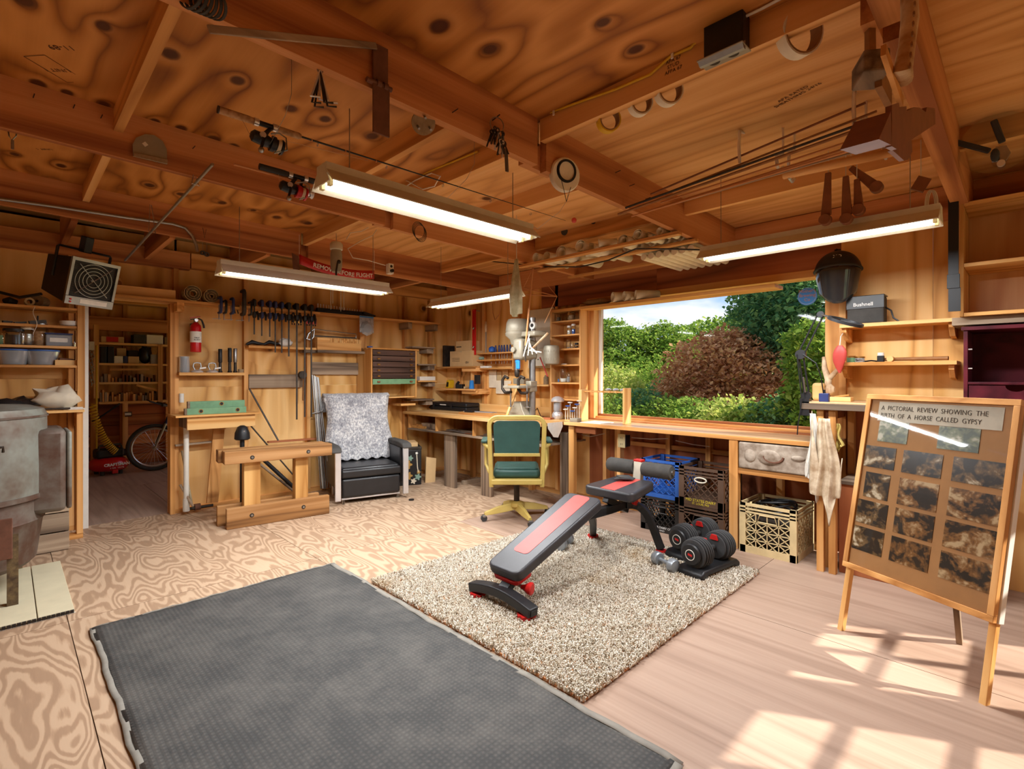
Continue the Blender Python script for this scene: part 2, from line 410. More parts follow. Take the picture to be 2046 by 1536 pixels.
# ------------------------------------------------------------------ the setting
def S(name, label=None, loc=(0,0,0)):
    o = bpy.data.objects.new(name, None); COL.objects.link(o); o['kind'] = 'structure'
    if label: o['label'] = label
    o.location = loc; return o
def bx(name, mat, par, x0, x1, y0, y1, z0, z1, bev=0, off=None):
    # a board with its own origin, so that grain is set out from the board
    c = Vector(((x0+x1)/2, (y0+y1)/2, (z0+z1)/2))
    m = MB(); m.box(x0-c.x, x1-c.x, y0-c.y, y1-c.y, z0-c.z, z1-c.z)
    o = m.build(name, mat, None, bev=bev); o.parent = par
    o.location = c - (WORLDROOT.get(par.name, Vector((0,0,0))) if par else Vector((0,0,0)))
    return o
# floor of plywood sheets
FL = S('floor', 'worn plywood sheet floor with wavy grain')
XS, YS = [-1.6, .25, 1.67, 3.05, 4.75], [-1.4, 1.35, 3.79, 6.07]
for j in range(3):
    for i in range(4):
        g = .002
        mt = M['floor2'] if (i >= 2 and j == 0) or (i == 3 and j == 1) else M['floor']
        bx('plywood_sheet', mt, FL, XS[i]+g, XS[i+1]-g, YS[j]+g, YS[j+1]-g, -.018, 0)
bx('subfloor', M['darkX'], FL, -1.6, 4.75, -1.4, 6.07, -.06, -.022)
SF = S('floor_storeroom', 'plywood floor of the storeroom')
for x0, x1, y0, y1 in ((-.6,1.25,6.07,7.9),(1.25,3.4,6.07,7.9),(-.6,1.6,7.9,9.95),(1.6,3.4,7.9,9.95)):
    bx('plywood_sheet', M['floor2'], SF, x0+.002, x1-.002, y0+.002, y1-.002, -.02, -.002)
bx('subfloor', M['darkX'], SF, -.6, 3.4, 6.07, 9.95, -.06, -.024)
# roof sheets, beams and purlins
CE = S('ceiling', 'roof of knotty orange plywood sheets on rough beams')
KN = [(207,52),(49,1),(76,167),(134,185),(208,208),(341,108),(475,161),(310,242),(362,256),(427,277),(467,292),(29,308),(122,331),(299,370),(362,388),
      (581,217),(650,238),(744,272),(979,99),(1205,45),(1270,99),(878,53),(444,405),(506,420),(553,434),(615,446),(120,-80),(560,-90)]
kl = []
for i, (a, b) in enumerate(KN):
    p = onZ(a, b, 2.76); p = onZ(a, b, zc(p.x)); kl.append((p.x, p.y, (.034, .042, .038, .030)[i % 4]))
M['ceil1'] = wood('knotty roof plywood', '#d4924e', '#b57432', '#703a14', 'Y', .95, 13, .28, .24, .5, var=.04, contrast=.95, blotch=.40, knotlist=kl)
def slab(name, mat, par, x0, x1, y0, y1, d0, d1, own=True):
    m = MB(); c = Vector(((x0+x1)/2, (y0+y1)/2, zc((x0+x1)/2))) if own else Vector((0,0,0))
    P = [(x0,y0,zc(x0)+d0),(x1,y0,zc(x1)+d0),(x1,y1,zc(x1)+d0),(x0,y1,zc(x0)+d0),(x0,y0,zc(x0)+d1),(x1,y0,zc(x1)+d1),(x1,y1,zc(x1)+d1),(x0,y1,zc(x0)+d1)]
    m.add([Vector(p) - c for p in P], [(0,3,2,1),(4,5,6,7),(0,1,5,4),(1,2,6,5),(2,3,7,6),(3,0,4,7)])
    o = m.build(name, mat, par); o.location = c; return o
CX_, CY_ = [-1.6, .42, 2.04, 3.66, 4.66], [-1.4, .36, 1.85, 3.38, 4.9, 6.1]
for j in range(5):
    for i in range(4):
        if j == 4: mt, own = M['ceil3'], True
        elif i < 2: mt, own = M['ceil1'], False
        else: mt, own = M['ceil2'], True
        slab('plywood_sheet', mt, CE, CX_[i]+.001, CX_[i+1]-.001, CY_[j]+.001, CY_[j+1]-.001, 0, .015, own)
slab('roof_deck', M['darkX'], CE, -1.7, 5.35, -1.6, 6.2, .017, .06)  # overhang past the window wall is added to keep sun off the room
slab('roof_deck', M['darkX'], CE, -.8, 3.5, 6.2, 10.1, .017, .06)
for k, y in enumerate((.30, 1.85, 3.38, 4.9)):
    bw_ = .04 if k == 0 else .022
    for x0, x1 in ((-1.6, 2.0), (2.07, 4.66)):
        slab('beam', M['beamX'], CE, x0, x1, y-bw_, y+bw_, -.245 - (.012 if x0 > 0 else 0), -.0)
    slab('splice_block', M['beamX'], CE, 1.94, 2.17, y+bw_, y+bw_+.038, -.245, -.10)
PUR = []
for y0, y1 in ((-1.4,.282),(.318,1.85),(1.85,3.38),(3.38,4.9)):
    for x in (.42, 2.04, 3.66): PUR.append((x, y0, y1))
PUR += [(1.60, 1.85, 3.38), (2.72, 1.85, 3.38)]
for x, y0, y1 in PUR: slab('purlin', M['studY'], CE, x-.02, x+.02, y0+.022, y1-.022, -.115, -.0)
for x in (.36, .97, 1.72, 2.6, 3.4): slab('rafter', M['beamY'], CE, x-.02, x+.02, 4.925, 6.0, -.26, 0)
# left wall with the doorway
WL = S('wall_left', 'plywood stud wall with the doorway to the storeroom')
DX0, DX1 = onY(175, 900, YA).x, onY(342, 900, YA).x
DZ = onY(260, 600, YA).z
def pa(x0, x1, z0, z1): bx('plywood_panel', M['plyZ'], WL, x0, x1, YA+.068, YA+.08, z0, z1)
pa(-1.6, DX0-.14, 0, 1.35); pa(-1.6, DX0-.14, 1.352, 2.75)
pa(DX0-.14, DX1+.06, DZ+.02, 2.75)
xs = [DX1+.04] + [onY(p, 800, YA+.03).x for p in (492, 617, 728, 811)] + [4.66]
for i in range(5):
    pa(xs[i]+.001, xs[i+1]-.001, 0, onY(600, 770, YA).z - .001); pa(xs[i]+.001, xs[i+1]-.001, onY(600, 770, YA).z, 2.75)
for p in (352, 492, 617, 811, 862):
    x = onY(p, 800, YA).x; bx('stud', M['studZ'], WL, x-.022, x+.022, YA, YA+.068, .04, 2.45, .002)
x = onY(729, 800, YA).x; bx('stud', M['studZ'], WL, x-.06, x+.03, YA+.01, YA+.068, .04, 2.45, .002)
for x in (-1.1, -.35, DX0-.11): bx('stud', M['studZ'], WL, x-.022, x+.022, YA, YA+.068, .04, 2.45, .002)
bx('bottom_plate', M['studX'], WL, -1.6, DX0-.03, YA, YA+.068, 0, .04); bx('bottom_plate', M['studX'], WL, DX1, 4.6, YA, YA+.068, 0, .04)
bx('top_plate', M['beamX'], WL, -1.6, DX1+.16, YA-.02, YA+.068, 2.45, 2.62); bx('top_plate', M['studX'], WL, DX1+.17, 4.6, YA-.02, YA+.068, 2.47, 2.62)
for a, b, y0, y1 in ((497,604,748,776),(622,716,724,751)):
    p, q = onY(a, y0, YA+.03), onY(b, y1, YA+.03); zz = onY((a+b)/2, y0, YA+.03).z
    bx('blocking', M['oldX'], WL, p.x, q.x, YA+.02, YA+.068, zz-.15, zz)
# door lining
D1 = S('door_1', 'doorway to the storeroom with a white painted left post')
bx('door_post', M['white'], D1, DX0-.035, DX0+.005, YA-.02, YA+.10, 0, DZ, .002)
bx('door_post', M['studZ'], D1, DX0-.085, DX0-.037, YA-.02, YA+.10, 0, DZ, .002)
bx('door_post', M['studZ'], D1, DX1-.012, DX1+.03, YA-.02, YA+.10, 0, DZ, .002)
bx('door_header', M['studX'], D1, DX0-.085, DX1+.03, YA-.02, YA+.10, DZ, DZ+.05, .002)
# storeroom shell
WS = S('wall_storeroom', 'board wall at the back of the storeroom')
for k in range(7): bx('plank', M['darkX'] if k % 2 else M['beamX'], WS, -.2, 3.3, 9.82, 9.85, .002+k*.155, .15+k*.155)
bx('plywood_panel', M['plyZ'], WS, -.2, 3.3, 9.82, 9.85, 1.09, 2.8)
bx('backing_panel', M['darkX'], WS, -.3, 3.3, 9.852, 9.87, 0, 1.09)  # added behind the planks to stop outside light showing through their gaps
bx('plywood_panel', M['plyZ'], WS, 3.3, 3.33, 8.9, 9.85, 0, 2.8)
bx('plywood_panel', M['plyZ'], WS, 3.3, 3.33, 6.08, 8.9, 2.25, 2.8)
bx('plywood_panel', M['plyZ'], WS, -.63, -.6, 6.08, 9.85, 0, 2.8)
bx('plywood_panel', M['plyZ'], WS, -.6, -.2, 9.82, 9.85, 0, 2.8)
for p in (250, 335, 186):
    x = onY(p, 860, 9.78).x; bx('stud', M['studZ'], WS, x-.03, x+.03, 9.74, 9.82, 0, 2.5)
CS = S('ceiling_storeroom', 'storeroom ceiling of thin joists')
for k in range(6): bx('joist', M['pineX'], CS, -.4, 3.3, 6.55+k*.42, 6.59+k*.42, 2.36, 2.46)
bx('joist', M['beamX'], CS, -.4, 3.3, 9.62, 9.68, 2.05, 2.25)
bx('ceiling_board', M['hard'], CS, -.4, 3.3, 6.08, 9.85, 2.46, 2.48)
# window wall
WB = S('wall_right', 'plywood wall round the picture window')
WY0, WY1, WZ0, WZ1 = 1.12, 3.36, .96, 2.17
def pb(mat, y0, y1, z0, z1, x=XB+.05): bx('plywood_panel', mat, WB, x, x+.02, y0, y1, z0, z1)
pb(M['plyZ'], WY1+.1, 4.7, 0, 2.75); pb(M['plyZ'], 4.702, 6.07, 0, 2.75)
pb(M['darkZ'], 2.4, WY1+.1, 0, WZ0-.08); pb(M['darkZ'], WY0-.1, 2.398, 0, WZ0-.08)
pb(M['plyZ'], WY0-.65, WY0-.1, 0, 2.75, XB); pb(M['plyZ'], -1.4, WY0-.652, 0, 2.75, XB)
pb(M['darkY'], WY0-.10, 2.6, WZ1+.02, 2.75, XB); pb(M['darkY'], 2.602, WY1+.78, WZ1+.02, 2.75, XB)
for p in (1212, 1236, 1338, 1418, 1560):
    y = onX(p, 900, XB+.02).y; bx('stud', M['studZ'], WB, XB-.02, XB+.05, y-.022, y+.022, 0, WZ0-.09)
bx('blocking', M['studY'], WB, XB+.0, XB+.05, 1.4, 2.9, .66, .70)
bx('bottom_plate', M['studY'], WB, XB-.03, XB+.05, 1.1, 6.0, 0, .04)
for y in (3.9, 4.55, 5.2, 5.75): bx('stud', M['studZ'], WB, XB, XB+.05, y-.022, y+.022, .04, 2.5)
bx('top_plate', M['beamY'], WB, XB-.01, XB+.05, -1.4, 6.0, 2.44, 2.68)
# picture window
W1 = S('window_1', 'wide picture window over the bench')
GX = XB+.10
bx('window_frame', M['studZ'], W1, XB-.02, XB+.16, WY1-.01, WY1+.10, WZ0-.06, WZ1+.02, .003)
bx('window_frame', M['studZ'], W1, XB-.005, XB+.16, WY0-.10, WY0+.01, WZ0-.06, WZ1+.02, .003)
bx('window_frame', M['studY'], W1, XB-.005, XB+.16, WY0-.10, WY1+.10, WZ1, WZ1+.06, .003)
bx('window_stop', M['white'], W1, GX-.03, GX-.005, WY1-.045, WY1-.01, WZ0, WZ1)
for k in range(3): bx('window_sill', M['beamY'] if k != 1 else M['studY'], W1, XB-.03+k*.045, XB+.012+k*.045, WY0-.08, WY1+.08, WZ0-.075, WZ0-.045+k*.022, .003)
bx('window_pane', M['pane'], W1, GX, GX+.004, WY0, WY1, WZ0-.02, WZ1)
# walls behind the photographer, with the windows that throw the sun patches
WC = S('wall_near', 'plywood wall with two small paned windows')
def pc(x0, x1, z0, z1): bx('plywood_panel', M['plyZ'], WC, x0, x1, -1.42, -1.4, z0, z1)
pc(-1.6, 2.55, 0, 2.8); pc(3.45, 3.72, 0, 2.8); pc(4.5, 4.7, 0, 2.8)
for a, b in ((2.55, 3.45), (3.72, 4.5)): pc(a, b, 0, .95); pc(a, b, 2.1, 2.8)
for n_, (a, b) in enumerate(((2.55, 3.45), (3.72, 4.5))):
    w = S('window_%d' % (n_+2), 'small paned window in the near wall')
    bx('mullion', M['white'], w, (a+b)/2-.02, (a+b)/2+.02, -1.44, -1.40, .95, 2.1)
    bx('rail', M['white'], w, a, b, -1.44, -1.40, 1.50, 1.54); bx('rail', M['white'], w, a, b, -1.44, -1.40, 1.83, 1.86)
    bx('window_frame', M['white'], w, a-.04, a+.02, -1.45, -1.38, .92, 2.13); bx('window_frame', M['white'], w, b-.02, b+.04, -1.45, -1.38, .92, 2.13)
WD = S('wall_behind', 'closed plywood wall behind the mat')
bx('plywood_panel', M['plyZ'], WD, -1.62, -1.6, -1.4, -.9, 0, 2.8); bx('plywood_panel', M['plyZ'], WD, -1.62, -1.6, 3.6, 6.07, 0, 2.8)
bx('plywood_panel', M['plyZ'], WD, -1.62, -1.6, -.9, 3.6, 0, 2.8)
# the ground outdoors
gm = MB()
def gnd(u, v):
    x, y = -60 + 200*u, -70 + 200*v
    d = max(0.0, x - 6)
    return (x, y, -.25 - min(2.2, d*.16) + (.0 if d == 0 else .25*math.sin(x*.4)*math.sin(y*.33)) + max(0, d - 26)*.05)
gm.grid(gnd, 50, 50)
M['grass'] = flat('dry grass ground', '#7f8a4a', .95, col2='#b9a878', scale=.25)
tag(gm.build('ground', M['grass'], None), 'grassy ground outside the workshop', None, kind='structure')
# ------------------------------------------------------------------ fluorescent shop lights
def shop_light(label, x, y, z, rz, L=1.24, watts=None, drop=None):
    """two-tube fixture: sheet housing, white reflector, end plates, tubes; hung on wires from the beams. Local x is the long way."""
    t = T('shop_light', label, 'light', (x, y, z), rz, 'fluorescent shop lights')
    h = L/2
    m = MB(); prof = [(-.10, .0), (-.045, .055), (-.045, .085), (.045, .085), (.045, .055), (.10, .0), (.097, -.004), (.042, .048), (-.042, .048), (-.097, -.004)]
    m.prism(prof, (-h, 0, 0), (0,1,0), (0,0,1), (L,0,0)); m.build('reflector', M['cream'], t)
    for e in (-1, 1):
        m = MB(); m.prism([(-.075,.0),(-.042,.05),(-.042,.08),(.042,.08),(.042,.05),(.075,.0)], (e*(h-.004), 0, 0), (0,1,0), (0,0,1), (e*.006,0,0)); m.build('end_plate', M['cream'], t)
        for q in (-1, 1): m = MB(); m.box(e*(h-.02)-.008, e*(h-.02)+.008, q*.036-.012, q*.036+.012, -.008, .05); m.build('tube_socket', M['plate'], t)
        m = MB(); m.cyl((e*h*.8, 0, .08), (e*h*.8, 0, (drop or .4)), .0022, n=5); m.build('hanging_wire', M['steel'], t)
    for q in (-1, 1):
        m = MB(); m.cyl((-h+.03, q*.036, .012), (h-.03, q*.036, .012), .0135, n=10); m.build('fluorescent_tube', M['lampglow'], t, smooth=40)
    ld = bpy.data.lights.new('tube_light', 'AREA'); ld.shape = 'RECTANGLE'; ld.size = L*.94; ld.size_y = .11; ld.energy = watts or LAMPW; ld.color = (.95, .98, 1.0)
    lo = bpy.data.objects.new('tube_light', ld); COL.objects.link(lo); lo.parent = t; lo.location = (0, 0, -.012)
    return t
shop_light('cream shop light hanging below the fishing rods', 1.55, 2.06, 2.17, 0, drop=.36)
shop_light('shop light in front of the row of hanging bar clamps', 1.61, 3.72, 2.05, 0, drop=.46)
shop_light('shop light over the worktop beside the hanging dish cloth', 3.20, 3.78, 2.09, PI/2, drop=.62)
shop_light('shop light hung over the picture window beside the leather strap', 3.35, .93, 2.155, PI/2, drop=.54)
# ------------------------------------------------------------------ things standing on the floor
R = math.radians
# dark waffle mat with a grey hem
def matmat(name, a, b):
    m, n, l, bs = newmat(name); h = N(n, l)
    tc = n.new('ShaderNodeTexCoord').outputs['Object']
    w = h.vmath('MULTIPLY', tc, (95.0, 95.0, 0.0)); sp = n.new('ShaderNodeSeparateXYZ'); h.put(w, sp.inputs[0])
    cell = h.math('MULTIPLY', h.math('PINGPONG', sp.outputs[0], 1.0), h.math('PINGPONG', sp.outputs[1], 1.0))
    dirt = h.noise(tc, 3.5, 5.0, .65); sp2 = h.noise(tc, 60.0, 2.0, .6)
    t = h.math('ADD', h.math('MULTIPLY', cell, .22), h.math('MULTIPLY', h.math('SUBTRACT', dirt, .42), .85)); t = h.math('ADD', t, h.math('MULTIPLY', h.math('SUBTRACT', sp2, .5), .25), clamp=True)
    h.put(h.ramp(t, (0.0, lin(a)), (.75, lin(b))), bs.inputs['Base Color']); bs.inputs['Roughness'].default_value = .75
    h.put(h.bump(cell, .5, .003), bs.inputs['Normal']); return m
M['mat'] = matmat('waffle rubber mat', '#343433', '#757069')
mx0, mx1, my0, my1 = .335, 1.69, .872, 3.58
t = T('floor_mat', 'dark grey waffle textured rubber mat with a frayed grey hem', 'mat', ((mx0+mx1)/2, (my0+my1)/2, 0))
hw, hl = (mx1-mx0)/2, (my1-my0)/2
m = MB()
def fm(u, v):
    x, y = -hw + 2*hw*u, -hl + 2*hl*v
    wv = .004*math.sin(v*23 + 1)*(1 if u in (0, 1) else 0) + .005*math.sin(u*17)*(1 if v in (0, 1) else 0)
    return (x + (wv if u in (0, 1) else 0), y + (wv if v in (0, 1) else 0), .007 + .002*math.sin(u*9+v*14))
m.grid(fm, 30, 60); m.build('mat_sheet', M['mat'], t, smooth=60, solid=.004)
M['hem'] = flat('grey hem', '#8f8a80', .8, var=.12)
for nm, x0, x1, y0, y1 in (('hem', -hw-.012, -hw+.012, -hl, hl), ('hem', hw-.014, hw+.02, -hl-.01, hl), ('hem', -hw, hw, -hl-.02, -hl+.012), ('hem', -hw, hw, hl-.005, hl+.008)):
    m = MB()
    def fh(u, v, x0=x0, x1=x1, y0=y0, y1=y1):
        lx = x1-x0 < y1-y0
        w = .004*math.sin((v if lx else u)*31) + .002*math.sin((v if lx else u)*77)
        return (x0+(x1-x0)*u + (w if lx else 0), y0+(y1-y0)*v + (0 if lx else w), .006 + .004*abs(math.sin((v if lx else u)*40)))
    m.grid(fh, 2 if x1-x0 < y1-y0 else 40, 40 if x1-x0 < y1-y0 else 2); m.build(nm, M['hem'], t, smooth=60, solid=.003)
# shag rug
def rugmat():
    m, n, l, bs = newmat('shag wool'); h = N(n, l)
    gi = n.new('ShaderNodeNewGeometry').outputs['Random Per Island']; tc = n.new('ShaderNodeTexCoord').outputs['Object']
    st = h.noise(tc, 2.2, 3.0, .6)
    base = h.ramp(gi, (0.0, lin('#f3ede2')), (.5, lin('#ddd5c5')), (.86, lin('#c6b9a4')), (1.0, lin('#85745e')))
    h.put(h.mix(h.ramp(st, (.56, 0.0), (.72, .45)), base, lin('#b08c50')), bs.inputs['Base Color']); bs.inputs['Roughness'].default_value = .95; bs.inputs['Specular IOR Level'].default_value = .1
    return m
M['shag'] = rugmat()
t = T('shag_rug', 'cream shag rug under the exercise bench', 'rug', (2.73, 2.20, 0))
m = MB(); m.box(-1.0, .99, -.88, .87, .002, .014); m.build('rug_backing', M['tan'], t)
V_, F_ = [], []
rr = random.Random(3)
for i in range(84000):
    x, y = rr.uniform(-1.005, .995), rr.uniform(-.885, .875); hgt = rr.uniform(.012, .030); a = rr.uniform(0, 2*PI); w = rr.uniform(.003, .0052)
    dx, dy = rr.uniform(-.014, .014), rr.uniform(-.014, .014); k = len(V_)
    for j in range(3): V_.append((x + w*math.cos(a + j*2.094), y + w*math.sin(a + j*2.094), .008))
    for j in range(3): V_.append((x + dx + .8*w*math.cos(a + .5 + j*2.094), y + dy + .8*w*math.sin(a + .5 + j*2.094), .008 + hgt))
    F_ += [(k,k+1,k+4,k+3),(k+1,k+2,k+5,k+4),(k+2,k,k+3,k+5),(k+3,k+4,k+5)]
m = MB(); m.v, m.f = V_, F_; m.mi = [0]*len(F_)
o = m.build('rug_pile', M['shag'], t); o['kind'] = 'stuff'

# exercise bench (built where it stands)
B = T('exercise_bench', 'black and coral red adjustable decline exercise bench with foam rollers', 'exercise bench', (2.8, 2.22, .018), world=True)
YC = 2.19
def arch(p, q, rise, n=8): return [V3(p).lerp(V3(q), k/n) + Vector((0, 0, rise*math.sin(PI*k/n))) for k in range(n+1)]
def barpath(pts, w, h, up=(0,0,1)):
    m = MB(); P = []; pts = [V3(p) for p in pts]
    for k, p in enumerate(pts):
        d = (pts[min(k+1, len(pts)-1)] - pts[max(k-1, 0)]).normalized(); r = d.cross(V3(up)).normalized(); u = r.cross(d)
        for i, j in ((-1,-1),(1,-1),(1,1),(-1,1)): P.append(p + r*(i*w/2) + u*(j*h/2))
    F = [(0,3,2,1), tuple(len(P)-4+i for i in range(4))]
    for k in range(len(pts)-1):
        for i in range(4): F.append((4*k+i, 4*k+(i+1) % 4, 4*k+4+(i+1) % 4, 4*k+4+i))
    m.add(P, F); return m
fb = barpath(arch((2.08, 1.93, .064), (2.08, 2.45, .064), .04), .075, .055).build('front_foot', M['satin'], B, bev=.008)
m = MB(); m.box(2.055, 2.105, 1.922, 1.930, .048, .080); m.build('end_plug', M['black'], B, bev=.003)
for y in (1.985, 2.395):
    m = MB(); m.prism([(.05*(1+.12*math.cos(9*a))*math.cos(a), .05*(1+.12*math.cos(9*a))*math.sin(a)) for a in [2*PI*i/54 for i in range(54)]], (2.08, y, .02), (1,0,0), (0,1,0), (0,0,.022)); m.build('rubber_foot', M['red'], B)
a_, b_ = V3((2.10, YC+.015, .205)), V3((2.93, YC+.025, .505))
dr = (b_-a_).normalized(); sd = Vector((0,1,0)); nr = sd.cross(dr)*-1
if nr.z < 0: nr = -nr
def padpoly(m, o, L, w0, w1, t0, t1, rc=.05):
    out = []
    for cx, cy, a0 in ((L-rc, w1-rc, 0), (rc, w0-rc, 90), (rc, -w0+rc, 180), (L-rc, -w1+rc, 270)):
        for k in range(6): a = R(a0 + 18*k); out.append((cx + rc*math.cos(a), cy + rc*math.sin(a)))
    m.prism(out, o + nr*t0, dr, sd, nr*(t1-t0))
Lp = (b_-a_).length
m = MB(); padpoly(m, a_, Lp, .135, .155, -.035, .03); m.build('back_pad', M['vinyl'], B, bev=.014, seg=3, smooth=50)
m = MB(); padpoly(m, a_ + dr*.17, Lp-.19, .062, .068, .0295, .0318, .03); m.build('coral_stripe', M['coral'], B)
m = MB(); padpoly(m, a_ + dr*.0, Lp*.16, .11, .12, -.065, -.035, .04); m.build('pad_bracket', M['red'], B, bev=.006)
m = MB(); m.bar(a_ + dr*.05 - nr*.075, b_ + dr*.1 - nr*.075, .05, .06); m.build('frame_rail', M['satin'], B, bev=.006)
m = MB(); m.bar((2.09, YC, .10), a_ + dr*.08 - nr*.075, .07, .05); m.build('front_bracket', M['satin'], B, bev=.004)
kp = V3(a_) + dr*.05 - nr*.08
m = MB(); m.lathe([(.012,0),(.018,.02),(.036,.05),(.038,.066),(.030,.072)], kp + Vector((0,-.09,-.02)), (.35,-1,0), 14); m.build('locking_knob', M['red'], B, smooth=35)
m = MB(); m.cyl(kp, kp + Vector((0,-.095,-.02)), .010, n=8); m.build('knob_shaft', M['steel'], B)
# seat
sc_, st_ = V3((3.36, 2.20, .515)), R(-4)
m = MB()
for cx, cy, a0 in ((0,0,0),): pass
out = []
for cx, cy, a0 in ((.16,.13,0),(-.15,.17,90),(-.15,-.17,180),(.16,-.13,270)):
    for k in range(6): a = R(a0 + 18*k); out.append((cx + .045*math.cos(a), cy + .045*math.sin(a)))
ux = Vector((math.cos(st_), 0, -math.sin(st_))); uz = Vector((math.sin(st_), 0, math.cos(st_)))
m.prism(out, sc_ - uz*.035, ux, (0,1,0), uz*.07); m.build('seat_pad', M['vinyl'], B, bev=.016, seg=3, smooth=50)
m = MB(); m.prism([(-.185,-.062),(.18,-.062),(.18,.062),(-.185,.062)], sc_ + uz*.0345, ux, (0,1,0), uz*.002); m.build('coral_stripe', M['coral'], B)
for y0, y1 in ((2.25, 2.50), (2.17, 1.92)):
    m = MB(); s_ = 1 if y1 > y0 else -1
    m.lathe([(.02,0),(.05,0),(.058,.015),(.058,abs(y1-y0)-.02),(.050,abs(y1-y0)-.003),(.018,abs(y1-y0))], (3.63, y0, .635), (0, s_, 0), 20); m.build('foam_roller', M['foam'], B, smooth=40)
    m = MB(); m.cyl((3.63, y1, .635), (3.63, y1 + s_*.012, .635), .020, n=12); m.build('roller_cap', M['steel'], B, smooth=40)
m = MB(); m.bar((3.60, 2.21, .40), (3.63, 2.21, .69), .07, .05, (1,0,0)); m.build('roller_post', M['cream'], B, bev=.006)
m = MB(); m.cbox((3.632, 2.21, .695), (.055, .074, .02)); m.build('post_cap', M['red'], B, bev=.004)
barpath([(2.85, 2.22, .385), (3.2, 2.22, .375), (3.5, 2.22, .375)], .06, .06).build('rear_rail', M['satin'], B, bev=.006)
barpath([(3.18, 2.22, .46), (3.46, 2.22, .33)], .05, .05).build('seat_strut', M['satin'], B, bev=.005)
barpath([(3.10, 2.30, .37), (3.30, 2.42, .22), (3.50, 2.57, .05)], .055, .05).build('rear_leg', M['satin'], B, bev=.006)
pts = []
P0, P1, P2, P3 = V3((3.42, 2.20, .375)), V3((3.58, 2.10, .40)), V3((3.56, 2.06, .22)), V3((3.57, 1.98, .05))
for k in range(11):
    u = k/10; pts.append(P0*(1-u)**3 + P1*(3*u*(1-u)**2) + P2*(3*u*u*(1-u)) + P3*u**3)
barpath(pts, .055, .05, (1,.3,0)).build('rear_leg', M['satin'], B, bev=.006)
m = MB(); m.cyl((3.50, 2.57, .02), (3.50, 2.57, .045), .045, n=16); m.build('rubber_foot', M['red'], B)
m = MB(); m.cyl((3.57, 1.98, .02), (3.57, 1.98, .045), .04, n=16); m.build('rubber_foot', M['red'], B)
m = MB(); m.cyl((3.46, 2.19, .405), (3.46, 2.13, .405), .024, .028, n=12); m.build('adjusting_knob', M['red'], B, smooth=40)
# gloves lying on the seat
g = T('workout_gloves', 'black workout gloves folded on the bench seat', 'gloves', (3.45, 2.24, .566), R(-50))
for k in range(5):
    m = MB(); y = -.05 + k*.024
    m.tube([(-.08+.01*k, y, .006), (-.02, y+.01, .012+.003*(k % 2)), (.05, y+.004, .012), (.09-.012*abs(k-2), y-.004, .006)], [.006,.011,.011,.006], 7); m.build('finger', M['rubber'], g, smooth=60)
m = MB(); m.cbox((.0, 0, .018), (.09, .085, .012), (0, .1, .2)); m.build('palm', M['foam'], g, bev=.005)
# adjustable dumbbells
def dumbbell(label, x, y):
    t = T('adjustable_dumbbell', label, 'dumbbell', (x, y, .022), R(-8), 'adjustable dumbbells by the bench')
    m = MB(); m.prism([(-.235,0),(-.19,0),(-.15,.022),(.15,.022),(.19,0),(.235,0),(.235,.035),(.20,.058),(-.20,.058),(-.235,.035)], (0,-.10,0), (1,0,0), (0,0,1), (0,.20,0)); m.build('cradle', M['black'], t, bev=.012, smooth=40)
    z = .148
    for s in (-1, 1):
        for k in range(6):
            x0 = s*(.075 + k*.022); rr_ = (.085,.100,.102,.102,.100,.096)[k]
            m = MB(); m.lathe([(.03,-.006),(rr_*.8,-.007),(rr_-.003,-.006),(rr_,-.003),(rr_,.003),(rr_-.003,.006),(rr_*.8,.007),(.03,.006)], (x0, 0, z), (1,0,0), 28); m.build('weight_plate', M['rubber'], t, smooth=35)
        m = MB(); m.lathe([(.01,.0),(.070,.0),(.072,.012),(.066,.022),(.03,.026),(.01,.026)], (s*.198, 0, z), (s,0,0), 26); dd = m.build('selector_dial', M['black'], t, smooth=35)
        m = MB(); m.ring((s*.2245, 0, z), (1,0,0), .036, .032, .003, 26); m.build('dial_ring', M['label'], dd)
        m = MB(); m.prism([(-.016,-.010),(.016,-.004),(.016,.010),(-.016,.004)], (s*.2236, 0, z), (0,1,0), (0,0,1), (s*.002,0,0)); m.build('dial_mark', M['red'], dd)
        m = MB(); m.prism([(-.03,.05),(.03,.05),(.018,.085),(-.018,.085)], (s*.055, 0, z), (0,1,0), (0,0,1), (s*.012,0,0)); m.build('inner_guard', M['red'], t)
    m = MB(); m.lathe([(.016,-.06),(.018,-.02),(.019,0),(.018,.02),(.016,.06)], (0,0,z), (1,0,0), 16); m.build('handle', M['steel'], t, smooth=50)
    return t
dumbbell('black adjustable dumbbell with red lettered dial on its cradle beside the rug corner', 3.50, 1.575)
dumbbell('black adjustable dumbbell between the bench leg and its twin', 3.74, 1.795)
M['silver'] = flat('silver paint', '#9aa1a8', .4, .5, var=.08)
def small_db(label, x, y, rz):
    t = T('hand_weight', label, 'dumbbell', (x, y, .022), rz, 'small silver hand weights')
    for s in (-1, 1):
        m = MB(); m.lathe([(.012,0),(.040,.004),(.047,.012),(.047,.045),(.040,.056),(.015,.060)], (s*.05, 0, .047), (s,0,0), 22); m.build('end_weight', M['silver'], t, smooth=35)
    m = MB(); m.cyl((-.055,0,.047), (.055,0,.047), .014, n=12); m.build('grip', M['silver'], t, smooth=50)
small_db('small silver hand weight touching the curved rear bench leg', 3.30, 1.80, R(70))
small_db('small silver hand weight lying behind the sloping back pad', 3.14, 2.58, R(20))

